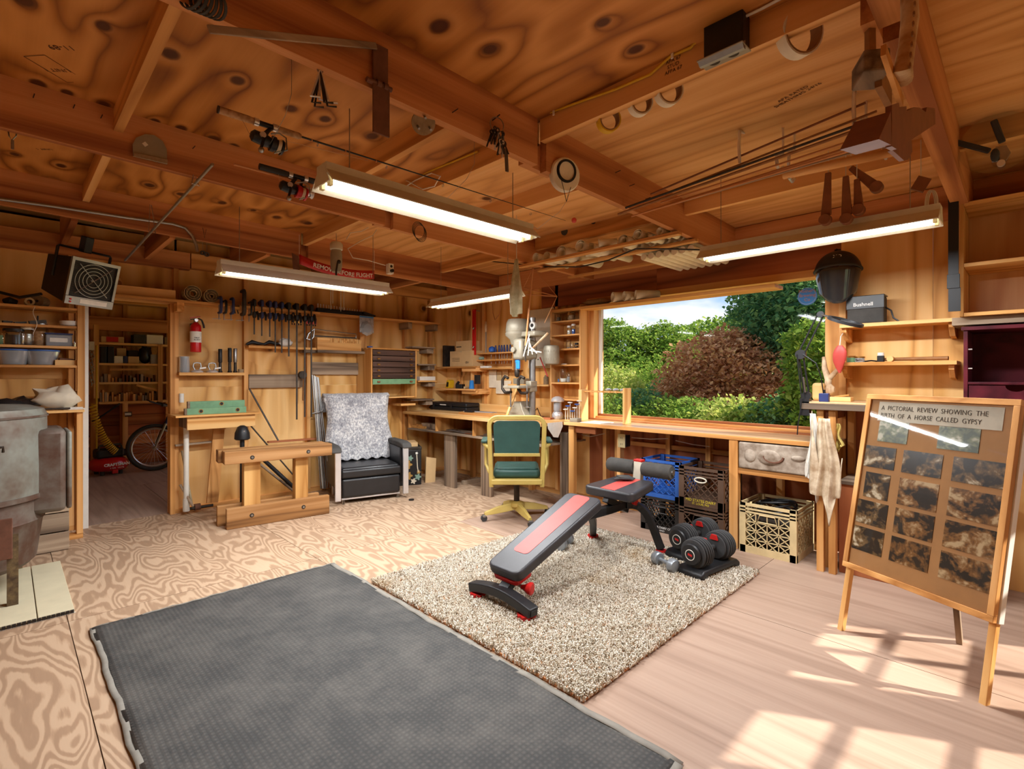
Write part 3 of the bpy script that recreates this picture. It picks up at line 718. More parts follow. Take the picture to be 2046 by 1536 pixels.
# recliner with a fur throw
t = T('recliner', 'black leather recliner with chrome arm straps', 'armchair', (2.86, 5.07, 0), R(-14))
def rb(name, mat, x0, x1, y0, y1, z0, z1, bev=.02, par=None): 
    m = MB(); m.box(x0, x1, y0, y1, z0, z1); return m.build(name, mat, par or t, bev=bev, seg=3, smooth=50)
rb('footrest', M['leather'], -.32, .32, .0, .09, .065, .27, .025)
rb('seat_front', M['leather'], -.325, .325, -.01, .10, .275, .365, .022)
rb('seat_cushion', M['leather'], -.32, .32, .03, .62, .28, .385, .03)
m = MB(); m.prism([(.50,.30),(.66,.28),(.80,1.10),(.70,1.13)], (-.34,0,0), (0,1,0), (0,0,1), (.68,0,0)); m.build('backrest', M['leather'], t, bev=.04, seg=3, smooth=50)
for s in (-1, 1):
    m = MB(); m.box(s*.37-.03, s*.37+.03, -.045, -.015, .05, .58); m.build('arm_strap', M['chrome'], t, bev=.004)
    m = MB(); m.prism([(-.06,.56),(-.03,.615),(.10,.63),(.55,.62),(.55,.565),(.05,.555)], (s*.385-.055,0,0), (0,1,0), (0,0,1), (.11,0,0)); m.build('arm_pad', M['foam'], t, bev=.018, seg=3, smooth=50)
    rb('side_panel', M['leather'], s*.355-.02, s*.355+.02, .06, .60, .16, .56, .01)
    m = MB(); m.cyl((s*.30, .03, .0), (s*.30, .03, .05), .018, n=10); m.build('foot', M['clear'], t)
    m = MB(); m.cyl((s*.30, .55, .0), (s*.30, .55, .12), .018, n=10); m.build('foot', M['chrome'], t)
rb('base_bar', M['chrome'], -.32, .32, .02, .035, .045, .062, .002)
rb('base_frame', M['satin'], -.30, .30, .10, .58, .08, .26, .01)
def furmat():
    m, n, l, b = newmat('grey plush fur'); h = N(n, l); tc = n.new('ShaderNodeTexCoord').outputs['Object']
    f = h.noise(h.vmath('MULTIPLY', tc, (1, 1, .7)), 55.0, 4.0, .65); g_ = h.noise(tc, 7.0, 3.0, .6)
    h.put(h.ramp(h.math('ADD', h.math('MULTIPLY', f, .75), h.math('MULTIPLY', g_, .35)), (.36, lin('#74747c')), (.52, lin('#a3a3a8')), (.68, lin('#e3e1de'))), b.inputs['Base Color'])
    b.inputs['Roughness'].default_value = .95; b.inputs['Sheen Weight'].default_value = .3
    h.put(h.bump(f, .9, .012), b.inputs['Normal']); return m
M['fur'] = furmat()
from mathutils import noise as mnoise
m = MB()
def fur(u, v):
    # v 0 at the lower front edge, .8 over the top, 1 down the back
    w = .37 + .02*math.sin(v*9)
    x = (u-.5)*2*w
    if v < .8:
        k = v/.8; z = .40 + .735*k; y = .485 + .165*k - .028
    else:
        k = (v-.8)/.2; z = 1.135 + .025*math.sin(PI*min(1, k*1.2)) - .28*max(0, k-.3); y = .622 + .20*min(1, k*1.6)
    edge = min(u, 1-u)
    y += .03*max(0, 1 - edge*14)*(1 if v < .8 else 0) + .05*max(0, .06-edge)*10*(1 if v < .8 else 0)*.6
    z += .010*math.sin(u*40)*(1 if v < .03 else 0)
    nn = mnoise.noise(Vector((x*16, z*16, y*16)))*.012 + mnoise.noise(Vector((x*45, z*45, y*30)))*.006
    fold = .010*math.sin(x*34 + 3*math.sin(z*5))*(.3 + abs(x)*2)
    return (x + nn*.5, y + nn - fold*.6, z + nn*.4)
m.grid(fur, 60, 80)
th = tag(m.build('throw_blanket', M['fur'], None, smooth=80, solid=.022), 'grey plush fur throw draped over the recliner back', 'blanket')
th.location = t.location; th.rotation_euler = t.rotation_euler
# small black disc on the floor
m = MB(); p = onZ(822, 999, 0); m.cyl((p.x, p.y, 0), (p.x, p.y, .012), .03, n=16); solo(m, 'caster_cup', M['black'], 'small black caster cup lying on the floor by the recliner', 'cup')

# heavy timber trestle
t = T('timber_trestle', 'heavy bolted timber trestle bench on two long feet', 'bench', (1.40, 5.03, 0), R(-7))
for nm, x0, x1, y0, y1, z0, z1, mt in (('foot_beam', .0, .91, .0, .055, 0, .185, 'timber'), ('foot_beam', -.05, .86, .17, .225, 0, .185, 'timber'),
        ('top_beam', -.02, .93, -.02, .115, .585, .70, 'timber'), ('top_beam', -.05, .91, .118, .25, .585, .70, 'timber'),
        ('post', .15, .29, .056, .169, .0, .585, 'timberz'), ('post', .60, .72, .056, .169, .0, .585, 'timberz')):
    m = MB(); cx, cy, cz = (x0+x1)/2, (y0+y1)/2, (z0+z1)/2; m.box(x0-cx, x1-cx, y0-cy, y1-cy, z0-cz, z1-cz); o = m.build(nm, M[mt], t, bev=.006); o.location = (cx, cy, cz)
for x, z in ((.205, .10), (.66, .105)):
    m = MB(); m.cyl((x, -.001, z), (x, .006, z), .019, n=18); m.build('bolt_recess_shade', M['iron'], t); m = MB(); m.cyl((x, -.008, z), (x, .004, z), .011, n=6); m.build('bolt', M['steel'], t)  # dark disc stands in for the shade inside the bolt's recess
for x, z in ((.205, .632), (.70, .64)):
    m = MB(); m.cyl((x, -.021, z), (x, -.014, z), .019, n=18); m.build('bolt_recess_shade', M['iron'], t); m = MB(); m.cyl((x, -.028, z), (x, -.016, z), .011, n=6); m.build('bolt', M['steel'], t)  # recess shade of the top beam bolts, put in as dark discs

# swivel office chair
t = T('office_chair', 'olive enamel swivel office chair with dark green vinyl back', 'office chair', (3.53, 3.50, 0), R(-45))
def rrect(w, h, r, n=5, bottom=True):
    P = []
    for cx, cy, a0 in ((w-r, h-r, 0), (-w+r, h-r, 90)):
        for k in range(n+1): a = R(a0 + 90*k/n); P.append((cx + r*math.cos(a), cy + r*math.sin(a)))
    return P
yb = -.235                                   # plane of the back
pts = [(.235, -.31)] + rrect(.255, .335, .075) + [(-.235, -.31)]
barpath([(x, yb + (.0 if z > -.2 else .02), .655 + z) for x, z in pts], .042, .045, (0,1,0)).build('back_frame', M['olive'], t, bev=.007, smooth=50)
m = MB(); out = [(.205,-.0)] + rrect(.218, .305, .05) + [(-.205,-.0)]
m.prism([(x, z) for x, z in out], (0, yb-.012, .655), (1,0,0), (0,0,1), (0,.03,0)); m.build('back_panel', M['teal'], t, bev=.004)
m = MB(); m.prism([(x*.96, z*.96+.01) for x, z in out], (0, yb+.018, .655), (1,0,0), (0,0,1), (0,.05,0)); m.build('back_cushion', M['teal'], t, bev=.015, smooth=50)
m = MB(); m.box(-.215, .215, yb-.018, yb+.02, .632, .662); m.build('back_rail', M['olive'], t, bev=.005)
m = MB(); m.box(-.22, .22, -.20, .24, .42, .505); m.build('seat_cushion', M['teal'], t, bev=.03, seg=3, smooth=50)
m = MB()
m.grid(lambda u, v: (-.20+.40*u, -.185+.40*v, .507 + .014*math.sin(PI*u)*math.sin(PI*v)), 10, 10); m.build('seat_top', M['teal'], t, smooth=60, solid=.006)
m = MB(); m.box(-.235, .235, yb-.02, .24, .37, .418); m.build('seat_frame', M['olive'], t, bev=.008)
for s in (-1, 1):
    m = MB(); m.tube([(s*.25, yb+.02, .70), (s*.305, yb+.06, .735), (s*.305, yb+.30, .735), (s*.305, yb+.36, .69), (s*.305, yb+.36, .50), (s*.27, yb+.30, .43), (s*.22, yb+.25, .40)], .017, 8); m.build('arm_tube', M['olive'], t, smooth=60)
    m = MB(); m.box(s*.305-.03, s*.305+.03, yb+.04, yb+.34, .748, .775); m.build('arm_pad', M['teal'], t, bev=.010)
m = MB(); m.cyl((0,0,.15), (0,0,.37), .028, n=14); m.build('gas_post', M['iron'], t, smooth=40)
m = MB(); m.lathe([(.06,.10),(.075,.12),(.07,.15),(.035,.165)], (0,0,0), (0,0,1), 20); m.build('hub', M['olive'], t, smooth=40)
for k in range(4):
    a = R(22 + 90*k); d = Vector((math.cos(a), math.sin(a), 0)); n_ = Vector((-math.sin(a), math.cos(a), 0))
    m = MB(); P = []
    for q, w, zt, zb in ((.03, .035, .155, .085), (.20, .030, .125, .065), (.33, .022, .085, .055)):
        c = d*q
        P += [c + n_*w + Vector((0,0,zb)), c - n_*w + Vector((0,0,zb)), c - n_*w*.5 + Vector((0,0,zt)), c + n_*w*.5 + Vector((0,0,zt))]
    m.add(P, [(0,1,2,3),(11,10,9,8)] + [(4*j+i, 4*j+4+i, 4*j+4+(i+1) % 4, 4*j+(i+1) % 4) for j in range(2) for i in range(4)]); L = m.build('base_leg', M['olive'], t, bev=.005)
    c = d*.335
    m = MB(); m.cyl(c + n_*.018 + Vector((0,0,.028)), c - n_*.018 + Vector((0,0,.028)), .028, n=16); m.build('caster_wheel', M['rubber'], L, smooth=40)
    m = MB(); m.cbox(c + Vector((0,0,.05)), (.03,.045,.02), (0,0,a)); m.build('caster_fork', M['steel'], L, bev=.003)

# easel board of photographs
E = T('easel_board', 'leaning easel board of old photographs headed with a hand lettered title card', 'easel', (3.198, .74, 0), world=True)
eA = V3((3.205, .745, 0)); eu = Vector((-.456, -.89, 0)); en = Vector((.89, -.456, 0)); ew = (en*.2 + Vector((0,0,1))).normalized(); ef = ew.cross(eu)*1.0
ef = -en*.98 + Vector((0,0,.196)); ef.normalize()          # towards the viewer
EW, t0_, t1_ = .69, .345, 1.30
def ep(s, t_, o=0): return eA + eu*s + ew*t_ + ef*o
def ebox(name, mat, s0, s1, ta, tb, o0, o1, bev=0, par=None):
    m = MB(); m.prism([(s0,ta),(s1,ta),(s1,tb),(s0,tb)], eA + ef*o0, eu, ew, ef*(o1-o0)); return m.build(name, mat, par or E, bev=bev)
BD = subpart(ebox('backing_board', M['hard'], .02, EW-.02, t0_+.02, t1_-.02, -.012, .0))
ebox('frame_rail', M['studY'], 0, EW, t1_-.028, t1_, -.016, .012, .002); ebox('frame_rail', M['studY'], 0, EW, t0_, t0_+.028, -.016, .012, .002)
ebox('frame_stile', M['studZ'], 0, .026, t0_+.028, t1_-.028, -.016, .012, .002); ebox('frame_stile', M['studZ'], EW-.026, EW, t0_+.028, t1_-.028, -.016, .012, .002)
ebox('front_leg', M['pineZ'], .003, .030, 0.0, t0_+.05, -.045, -.017, .002); ebox('front_leg', M['pineZ'], EW-.030, EW-.003, 0.0, t0_+.05, -.045, -.017, .002)
ebox('front_leg', M['pineZ'], .003, .030, t0_+.05, 1.2, -.045, -.017, .002); ebox('sunlit_edge_strip', M['white'], EW-.012, EW+.006, t0_, t1_, -.05, -.017, .002)  # white strip on the right paints in the board's sunlit edge
m = MB(); m.bar(ep(EW*.5, 1.2, -.04), (3.50, .25, 0), .045, .025, (0,1,0)); m.build('back_leg', M['oldZ'], E, bev=.002)
ebox('title_card', M['paper'], .07, EW-.06, t1_-.142, t1_-.038, .0, .0025, par=BD)
rot = Matrix((eu, ew, ef)).transposed().to_euler()
M['pencil'] = flat('marker ink', '#4a4034', .7, var=.05)
text('A  PICTORIAL  REVIEW  SHOWING  THE', .034, ep(.085, t1_-.072, .0035), rot, M['pencil'], BD, align='LEFT', sx=.80, bold=-.0004)
text('BIRTH  OF  A  HORSE  CALLED  GYPSY', .034, ep(.085, t1_-.112, .0035), rot, M['pencil'], BD, align='LEFT', sx=.80, bold=-.0004)
def photomat(name, dark, light, mid, thr):
    m, n, l, b = newmat(name); h = N(n, l); tc = n.new('ShaderNodeTexCoord').outputs['Object']; oi = n.new('ShaderNodeObjectInfo').outputs['Random']
    x = n.new('ShaderNodeCombineXYZ')
    for k in range(3): h.put(h.math('MULTIPLY', oi, 31.0*(k+1)), x.inputs[k])
    p = h.vmath('ADD', tc, x.outputs[0]); a = h.noise(p, 13.0, 3.0, .55, .6); c = h.noise(p, 45.0, 3.0, .6)
    col = h.ramp(h.math('ADD', h.math('MULTIPLY', a, .8), h.math('MULTIPLY', c, .25)), (thr-.10, lin(dark)), (thr, lin(mid)), (thr+.09, lin(light)))
    h.put(col, b.inputs['Base Color']); b.inputs['Roughness'].default_value = .25; return m
PH = [photomat('old photo %d' % i, *a) for i, a in enumerate((('#3a322a','#e8d6b4','#8a6a44',.60), ('#3c342c','#d9b98c','#9a6c40',.56), ('#4a5238','#d2cbb0','#7f8258',.55)))]
rows = [(.150,.265,[(.125,.345,2),(.55,.80,2)]), (.295,.415,[(.045,.28,0),(.335,.60,0),(.665,.955,0)]), (.445,.585,[(.075,.265,0),(.335,.60,1),(.665,.955,1)]),
        (.605,.735,[(.045,.28,0),(.335,.60,1),(.665,.955,1)]), (.755,.885,[(.045,.28,0),(.335,.60,1),(.665,.955,1)])]
for ra, rb_, cs in rows:
    for a, b, k in cs:
        hh = t1_ - t0_; dx_ = (.0 if k != 0 else .003)
        cc = ep(EW*(a+b)/2, t1_ - hh*(ra+rb_)/2, .0015)
        m = MB(); w2, h2 = EW*(b-a)/2, hh*(rb_-ra)/2
        m.prism([(-w2,-h2),(w2,-h2),(w2,h2),(-w2,h2)], (0,0,-.001), (1,0,0), (0,1,0), (0,0,.002))
        o = m.build('photograph', PH[k], None); o.parent = BD; o.location = cc - WROFF[BD.name]; o.rotation_euler = rot
m = MB(); m.add([ep(.024, t0_+.026, .006), ep(EW-.024, t0_+.026, .006), ep(EW-.024, t1_-.026, .006), ep(.024, t1_-.026, .006)], [(0,1,2,3)]); m.build('acrylic_cover', M['acrylic'], E)

# milk crates
def crate(name, label, x0, y0, z0, W_, D_, H_, mat, cell, diag, letter=None, lmat=None, handle='slot', top=None, group='milk crates under the bench'):
    """open lattice crate; its front looks to -X. W_ along Y, D_ along X"""
    t = T(name, label, 'crate', (x0 + D_/2, y0 + W_/2, z0), 0, group)
    hw, hd = W_/2, D_/2; th = .012
    for z_, h_ in ((.0, .055 if letter or not diag else .035), (H_-.075, .012), (H_-.05, .012), (H_-.022, .022)):
        for s in (-1, 1):
            m = MB(); m.box(s*hd-th/2, s*hd+th/2, -hw, hw, z_, z_+h_); m.build('rim', mat, t)
            m = MB(); m.box(-hd, hd, s*hw-th/2, s*hw+th/2, z_, z_+h_); m.build('rim', mat, t)
    for sx in (-1, 1):
        for sy in (-1, 1): m = MB(); m.box(sx*hd-.02*(sx > 0)-.006, sx*hd+.02*(sx < 0)+.006, sy*hw-.035*(sy > 0)-.006, sy*hw+.035*(sy < 0)+.006, 0, H_); m.build('corner_post', mat, t)
    m = MB(); m.box(-hd, hd, -hw, hw, .006, .014); m.build('bottom', mat, t)
    za, zb = (.055 if letter else .04), H_-.075
    def lat(face):
        m = MB(); wd = (hw if face in 'FB' else hd) - .035
        n_ = max(2, round(2*wd/cell)); c = 2*wd/n_; rws = max(2, round((zb-za)/cell)); cz = (zb-za)/rws
        f = (lambda a, z: (-hd, a, z)) if face == 'F' else (lambda a, z: (hd, a, z)) if face == 'B' else (lambda a, z: (a, -hw, z)) if face == 'R' else (lambda a, z: (a, hw, z))
        nrm = (1,0,0) if face in 'FB' else (0,1,0)
        def seg(a0, b0, a1, b1):
            if face == 'F' and abs(a0+a1)/2 < .062 and abs((b0+b1)/2-(H_-.105)) < .03: return
            m.bar(f(a0, b0), f(a1, b1), .0055, .010, nrm)
        for i in range(n_):
            for j in range(rws):
                seg(-wd+i*c, za+j*cz, -wd+(i+1)*c, za+(j+1)*cz); seg(-wd+i*c, za+(j+1)*cz, -wd+(i+1)*c, za+j*cz)
        if not diag:
            for i in range(n_+1): seg(-wd+i*c, za, -wd+i*c, zb)
            for j in range(rws+1): seg(-wd, za+j*cz, wd, za+j*cz)
        m.build('lattice', mat, t)
    for f in 'FBLR': lat(f)
    if letter:
        for k, (s_, z_, sz) in enumerate(letter): text(s_, sz, (-hd-.0068, 0, z_), (PI/2, 0, -PI/2), lmat, t, sx=.95)
    if handle == 'ring':
        m = MB(); m.tube([(-hd-.006, .05*math.cos(a), H_-.10+.02*math.sin(a)) for a in [2*PI*k/20 for k in range(20)]], .006, 6, True); m.build('handle_rim', M['cream'], t, smooth=60)
    else:
        m = MB(); m.tube([(-hd-.003, y_, H_-.105+z_) for y_, z_ in ((-.07,-.028),(.07,-.028),(.055,.026),(-.055,.026))], .005, 6, True); m.build('handle_rim', mat, t)
    return t
crate('milk_crate', 'brown milk crate at the bottom of the stack by the bench leg', 4.07, 1.715, 0, .37, .36, .30, M['brownpl'], .055, True)
crate('milk_crate', 'brown milk crate with yellow dairy lettering on top of its stack', 4.07, 1.715, .302, .37, .36, .315, M['brownpl'], .055, True, [('MID STATES DAIRY', .042, .032), ('ST. LOUIS, MO', .016, .024)], M['yink'], 'ring')
crate('milk_crate', 'black milk crate with white company lettering under the blue one', 4.10, 2.10, 0, .37, .36, .30, M['blackpl'], .05, True, [('H. MEYER DAIRY CO.', .042, .026), ('CIN. OHIO', .016, .02)], M['wink'])
crate('milk_crate', 'blue plastic milk crate standing on the black one', 4.10, 2.10, .302, .37, .36, .33, M['blue'], .055, True, handle='slot')
cb = crate('milk_crate', 'beige milk crate of coiled black cable under the carved drawer', 4.12, 1.20, 0, .40, .42, .385, M['beigepl'], .075, False)
cab = T('coiled_cable', 'coiled black cable heaped inside the beige crate', 'cable', (4.33, 1.40, .02))
for k in range(5):
    m = MB(); r_ = .15 - .006*k; m.tube([(r_*math.cos(a) + .01*math.sin(k), r_*math.sin(a), .30 + .014*k + .03*math.sin(a + k)) for a in [2*PI*i/28 for i in range(28)]], .008, 6, True); m.build('cable_loop', M['black'], cab, smooth=60)
m = MB(); m.cbox((0, 0, .14), (.30, .30, .24)); m.build('cable_bundle', M['iron'], cab, bev=.03)

# wood stove on its hearth
t = T('hearth_pad', 'pale tiled hearth pad edged with small black squares', 'hearth', (-.40, 4.45, 0))
for x0, x1 in ((-.62, -.02), (-.015, .525), (.53, .685)):
    m = MB(); m.box(x0, x1, -.54, .55, .002, .022); m.build('hearth_tile', M['tile'], t, bev=.002)
for k in range(40):
    x = -.12 + k*.0202; m = MB(); m.box(x, x+.015, -.552, -.541, .004, .020); m.build('edge_tile', M['ink'] , t)
m = MB(); m.box(-.62, .69, -.5515, -.5405, .002, .0035); m.build('edge_strip', M['white'], t)
M['stoveleg'] = flat('yellowed rusty iron', '#7d6a4a', .7, .2, col2='#4a3a2c', scale=20)
S_ = T('wood_stove', 'large weathered grey steel barrel wood stove on iron legs', 'stove', (-.24, 4.66, .022), world=True)
cx_, cy_ = -.24, 4.66
m = MB(); m.lathe([(.10,1.20),(.36,1.185),(.425,1.165),(.44,1.13),(.445,.80),(.445,.62),(.435,.61)], (cx_, cy_, 0), (0,0,1), 48); m.build('barrel', M['stove'], S_, smooth=35)
m = MB(); m.lathe([(.435,.61),(.425,.60),(.425,.47),(.432,.46),(.42,.44),(.39,.20),(.36,.17),(.10,.16)], (cx_, cy_, 0), (0,0,1), 48); m.build('ash_tub', M['stove2'], S_, smooth=35)
m = MB(); m.ring((cx_, cy_, .615), (0,0,1), .450, .43, .03, 48); m.build('band', M['stove2'], S_, smooth=40)
m = MB(); m.ring((cx_, cy_, 1.12), (0,0,1), .448, .43, .012, 48); m.build('band', M['stove2'], S_, smooth=40)
m = MB(); m.box(.10, .285, 4.45, 4.86, .49, 1.03); db = subpart(m.build('firebox_door_housing', M['stove2'], S_, bev=.03, smooth=40))
m = MB(); m.box(.286, .315, 4.47, 4.84, .50, 1.01); m.build('firebox_door', M['stove'], db, bev=.012, smooth=40)
m = MB(); m.prism([(-.17,-.12),(.17,-.12),(.17,.12),(-.17,.12)], (cx_+.10, cy_-.435, .42), (1,.0,0), (0,0,1), (0,-.012,0)); m.build('patch_plate', M['rust'], S_, bev=.004)
m = MB(); m.tube([(cx_+.17, cy_-.42, .93), (cx_+.17, cy_-.45, .96), (cx_+.23, cy_-.44, .96), (cx_+.23, cy_-.42, .93)], .008, 6); m.build('lift_handle', M['iron'], S_, smooth=50)
for lx, ly in ((.03, 4.25), (-.52, 4.25), (.06, 5.02), (-.52, 5.02)):
    m = MB(); m.prism([(-.025,-.03),(.025,-.03),(.025,-.022),(-.017,-.022),(-.017,.03),(-.025,.03)], (lx, ly, .022), (1,0,0), (0,1,0), (0,0,.42)); m.build('leg', M['stoveleg'], S_)
t = T('wooden_box', 'rough grey slatted wooden box beside the doorway post', 'box', (.23, 5.50, 0))
for k in range(3):
    for s in (-1, 1): m = MB(); m.box(-.13, .13, s*.13-.01, s*.13+.01, .005+k*.15, .145+k*.15); m.build('slat', M['oldX'], t, bev=.002)
    for s in (-1, 1): m = MB(); m.box(s*.12-.01, s*.12+.01, -.12, .12, .005+k*.15, .145+k*.15); m.build('slat', M['oldY'], t, bev=.002)
# ------------------------------------------------------------------ left wall and what hangs and stands on it
def wbox(par, name, mat, x0, x1, y0, y1, z0, z1, bev=0):       # a world-placed board under a world root
    return bx(name, mat, par, min(x0,x1), max(x0,x1), min(y0,y1), max(y0,y1), min(z0,z1), max(z0,z1), bev)
def jar(name, label, cat, p, r, h, fill, lid=None, group=None, lidh=.015, fh=.7):
    t = T(name, label, cat, p, 0, group)
    m = MB(); m.lathe([(r*.9,0),(r,.008),(r,h*.8),(r*.82,h*.92),(r*.82,h)], n=18); m.build('glass_body', M['clear'], t, smooth=40)
    m = MB(); m.lathe([(r*.84,.006),(r*.92,.012),(r*.92,h*fh)], n=16); m.build('contents', fill, t, smooth=40)
    if lid: m = MB(); m.lathe([(r*.86,h-.004),(r*.88,h),(r*.88,h+lidh),(r*.8,h+lidh+.003)], n=18); m.build('lid', lid, t, smooth=40)
    return t
# shelves and counter left of the doorway
LS = T('hardware_shelves', 'open wooden wall shelves of jars left of the doorway', 'shelves', (-.3, 5.86, 1.5), world=True)
FY = 5.74
xr = onY(156, 700, FY).x
ZS = [onY(80, y, FY).z for y in (611, 648, 690, 729)]
for z in ZS: wbox(LS, 'shelf_board', M['studX'], -1.3, xr, FY, YA, z-.02, z)
wbox(LS, 'upright', M['studZ'], xr-.005, xr+.045, FY-.01, FY+.08, onY(160, 815, FY).z, ZS[0]+.03, .002)
wbox(LS, 'upright', M['studZ'], -.9, -.86, FY+.02, FY+.10, ZS[3], ZS[0])
CZ = onY(140, 819, 5.62).z
LB = T('side_counter', 'narrow plywood counter on a post beside the doorway', 'counter', (-.3, 5.8, 0), world=True)
wbox(LB, 'counter_top', M['pineX'], -1.3, onY(169, 819, 5.62).x, 5.62, YA-.002, CZ-.022, CZ, .003)
wbox(LB, 'post', M['studZ'], onY(153, 900, 5.66).x, onY(166, 900, 5.66).x, 5.66, 5.74, .04, CZ-.022, .003)
wbox(LB, 'base_rail', M['studX'], -.5, onY(166, 900, 5.66).x, 5.66, 5.74, 0, .04)
wbox(LB, 'brace', M['studY'], onY(155, 900, 5.66).x, onY(163, 900, 5.66).x, 5.745, 5.99, CZ-.16, CZ-.022)
def atA(px, py, Y=5.85): return onY(px, py, Y)
def sx_(px, Y=5.86): return onY(px, 700, Y).x
# top shelf things
m = MB(); p = (sx_(59, 5.80), 5.80, ZS[0]); m.ring((p[0], 5.82, p[2]+.032), (0,1,0), .032, .018, .12, 22); solo(m, 'paper_tube', M['sandin'], 'cream cardboard tube end on the top jar shelf', 'tube')
m = MB(); m.ring((sx_(80), 5.87, p[2]+.048), (.5,1,0), .048, .012, .10, 20); solo(m, 'twine_spool', M['sand'], 'brown spool of twine beside the cream tube', 'spool', smooth=40)
m = MB(); m.tube([(sx_(8), 5.84, ZS[0]+.03), (sx_(18), 5.82, ZS[0]+.035), (sx_(33), 5.84, ZS[0]+.025)], [.02,.03,.02], 8); solo(m, 'work_glove', M['ink'], 'crumpled black glove on the top jar shelf', 'glove', smooth=60)
# second shelf
m = MB(); m.lathe([(.06,0),(.075,.01),(.078,.045),(.072,.047),(.068,.012),(.01,.01)], (sx_(141), 5.83, ZS[1]), n=24); solo(m, 'white_dish', M['whitepl'], 'shallow white plastic dish on the second shelf', 'dish', smooth=40)
for k, (a, b, w) in enumerate(((5, 24, .010), (28, 52, .007), (58, 92, .014))):
    m = MB(); m.bar((sx_(a, 5.8), 5.80, ZS[1]+w), (sx_(b, 5.82), 5.83, ZS[1]+w+.01*k), .02, w*2); m.cyl((sx_((a+b)/2), 5.82, ZS[1]+w), (sx_((a+b)/2), 5.82, ZS[1]+w+.05*(k == 2)+.012), .006, n=8)
    solo(m, 'hand_tool', M['iron'], ('short iron scraper lying on the second shelf', 'thin iron file lying on the second shelf', 'dark iron clamp tool with an upright screw on the second shelf')[k], 'tool')
# jars
JL = [(2,.045,.12,'green',None,'small jar of green pieces at the end of the jar shelf'),(27,.075,.13,'black','black','wide jar with a black lid and dark contents'),(54,.048,.15,'steel','white','tall jar packed with silver screws'),
      (80,.055,.19,'cork','steel','tall jar with a metal lid holding corks'),(99,.03,.13,'blue',None,'slim jar with blue and silver hardware'),(141,.035,.05,'steel',None,'low glass of screws at the end of the jar shelf')]
for a, r, h, f, l, lb in JL: jar('glass_jar', lb, 'jar', (sx_(a), 5.87, ZS[2]), r, h*.92, M[f], M[l] if l else None, 'jars of hardware')
m = T('plastic_tub', 'clear tub with a white label on the jar shelf', 'tub', (sx_(117), 5.85, ZS[2]))
q = MB(); q.box(-.085,.085,-.06,.06,0,.10); q.build('tub_body', M['frost'], m, bev=.01); q = MB(); q.box(-.09,.09,-.065,.065,.10,.112); q.build('tub_lid', M['bluedark'], m, bev=.004)
q = MB(); q.box(-.06,.055,-.063,-.0605,.035,.07); q.build('tub_label', M['label'], m)
for a, lb in ((25, 'clear food bowl with a blue lid full of nails beside the shelf end'), (83, 'clear food bowl with a blue lid full of nails next to the small wood box')):
    t = T('lidded_bowl', lb, 'bowl', (sx_(a), 5.86, ZS[3]), 0, 'bowls of nails')
    q = MB(); q.lathe([(.075,.0),(.085,.005),(.115,.115),(.110,.115),(.08,.008)], n=24); q.build('bowl', M['frost'], t, smooth=40)
    q = MB(); q.lathe([(.06,.008),(.082,.01),(.095,.06),(.05,.07)], n=18); q.build('nails', M['steel'], t, smooth=40)
    q = MB(); q.lathe([(.11,.115),(.12,.117),(.12,.127),(.10,.130)], n=24); q.build('lid', M['blue'], t, smooth=40)
t = T('wood_tray', 'little open wooden box of scraps on the lowest shelf', 'box', (sx_(132), 5.83, ZS[3]))
for n_, b in (('side', (-.075,.075,-.05,-.042,0,.045)), ('side', (-.075,.075,.042,.05,0,.045)), ('end', (-.075,-.067,-.042,.042,0,.045)), ('end', (.067,.075,-.042,.042,0,.045)), ('base', (-.067,.067,-.042,.042,0,.006))):
    q = MB(); q.box(*b); q.build(n_, M['pineX'], t)
q = MB(); q.cbox((0,0,.045), (.10,.05,.03), (.1,.1,.2)); q.build('wood_scrap', M['rust'], t)
m = MB(); pts = []
for k in range(12): pts.append((sx_(70, 5.72) - .012*math.sin(k*.7), 5.725, ZS[0]-.01 - k*.021))
m.tube(pts, .0025, 5); solo(m, 'string', M['wcable'], 'pale string dangling from the top jar shelf', 'string')
# counter things
def lump(name, mat, label, cat, c, d, seed, solidify=0, n=14, amp=.18):
    q = MB(); rr = random.Random(seed)
    q.ball((0,0,0), 1, n)
    q.v = [tuple(Vector((v[0]*d[0]/2, v[1]*d[1]/2, max(-.999, v[2])*d[2]/2 + d[2]/2)) * (1 + amp*mnoise.noise(Vector(v)*2.2 + Vector((seed, 0, 0))))) for v in q.v]
    q.v = [(x, y, max(0, z)) for x, y, z in q.v]
    o = q.build(name, mat, None, loc=None, smooth=70); o.location = c; return tag(o, label, cat)
lump('plastic_bag', M['bag'], 'crumpled black plastic bag on the counter by the stove', 'bag', (sx_(30, 5.72), 5.76, CZ), (.30, .2, .10), 4, amp=.5)
lump('paper_sack', M['paper'], 'crumpled cream paper sack on the counter end', 'sack', (sx_(118, 5.74), 5.78, CZ), (.34, .22, .18), 9, amp=.45)
m = MB(); m.cyl((sx_(43), 5.9, CZ+.05), (sx_(75), 5.84, CZ+.045), .05, n=18); solo(m, 'felt_roll', M['foam'], 'roll of grey felt behind the plastic bag', 'roll', smooth=40)
m = MB(); m.bar((sx_(0, 5.64)-.2, 5.66, CZ+.014), (sx_(140, 5.66), 5.645, CZ+.014), .03, .012); solo(m, 'steel_straightedge', M['iron'], 'long dark steel straightedge along the counter front', 'straightedge')
m = MB(); m.box(sx_(128, 5.65), sx_(166, 5.65), 5.66, 5.76, CZ, CZ+.02); solo(m, 'paper_stack', M['label'], 'thin stack of papers at the counter end', 'papers')

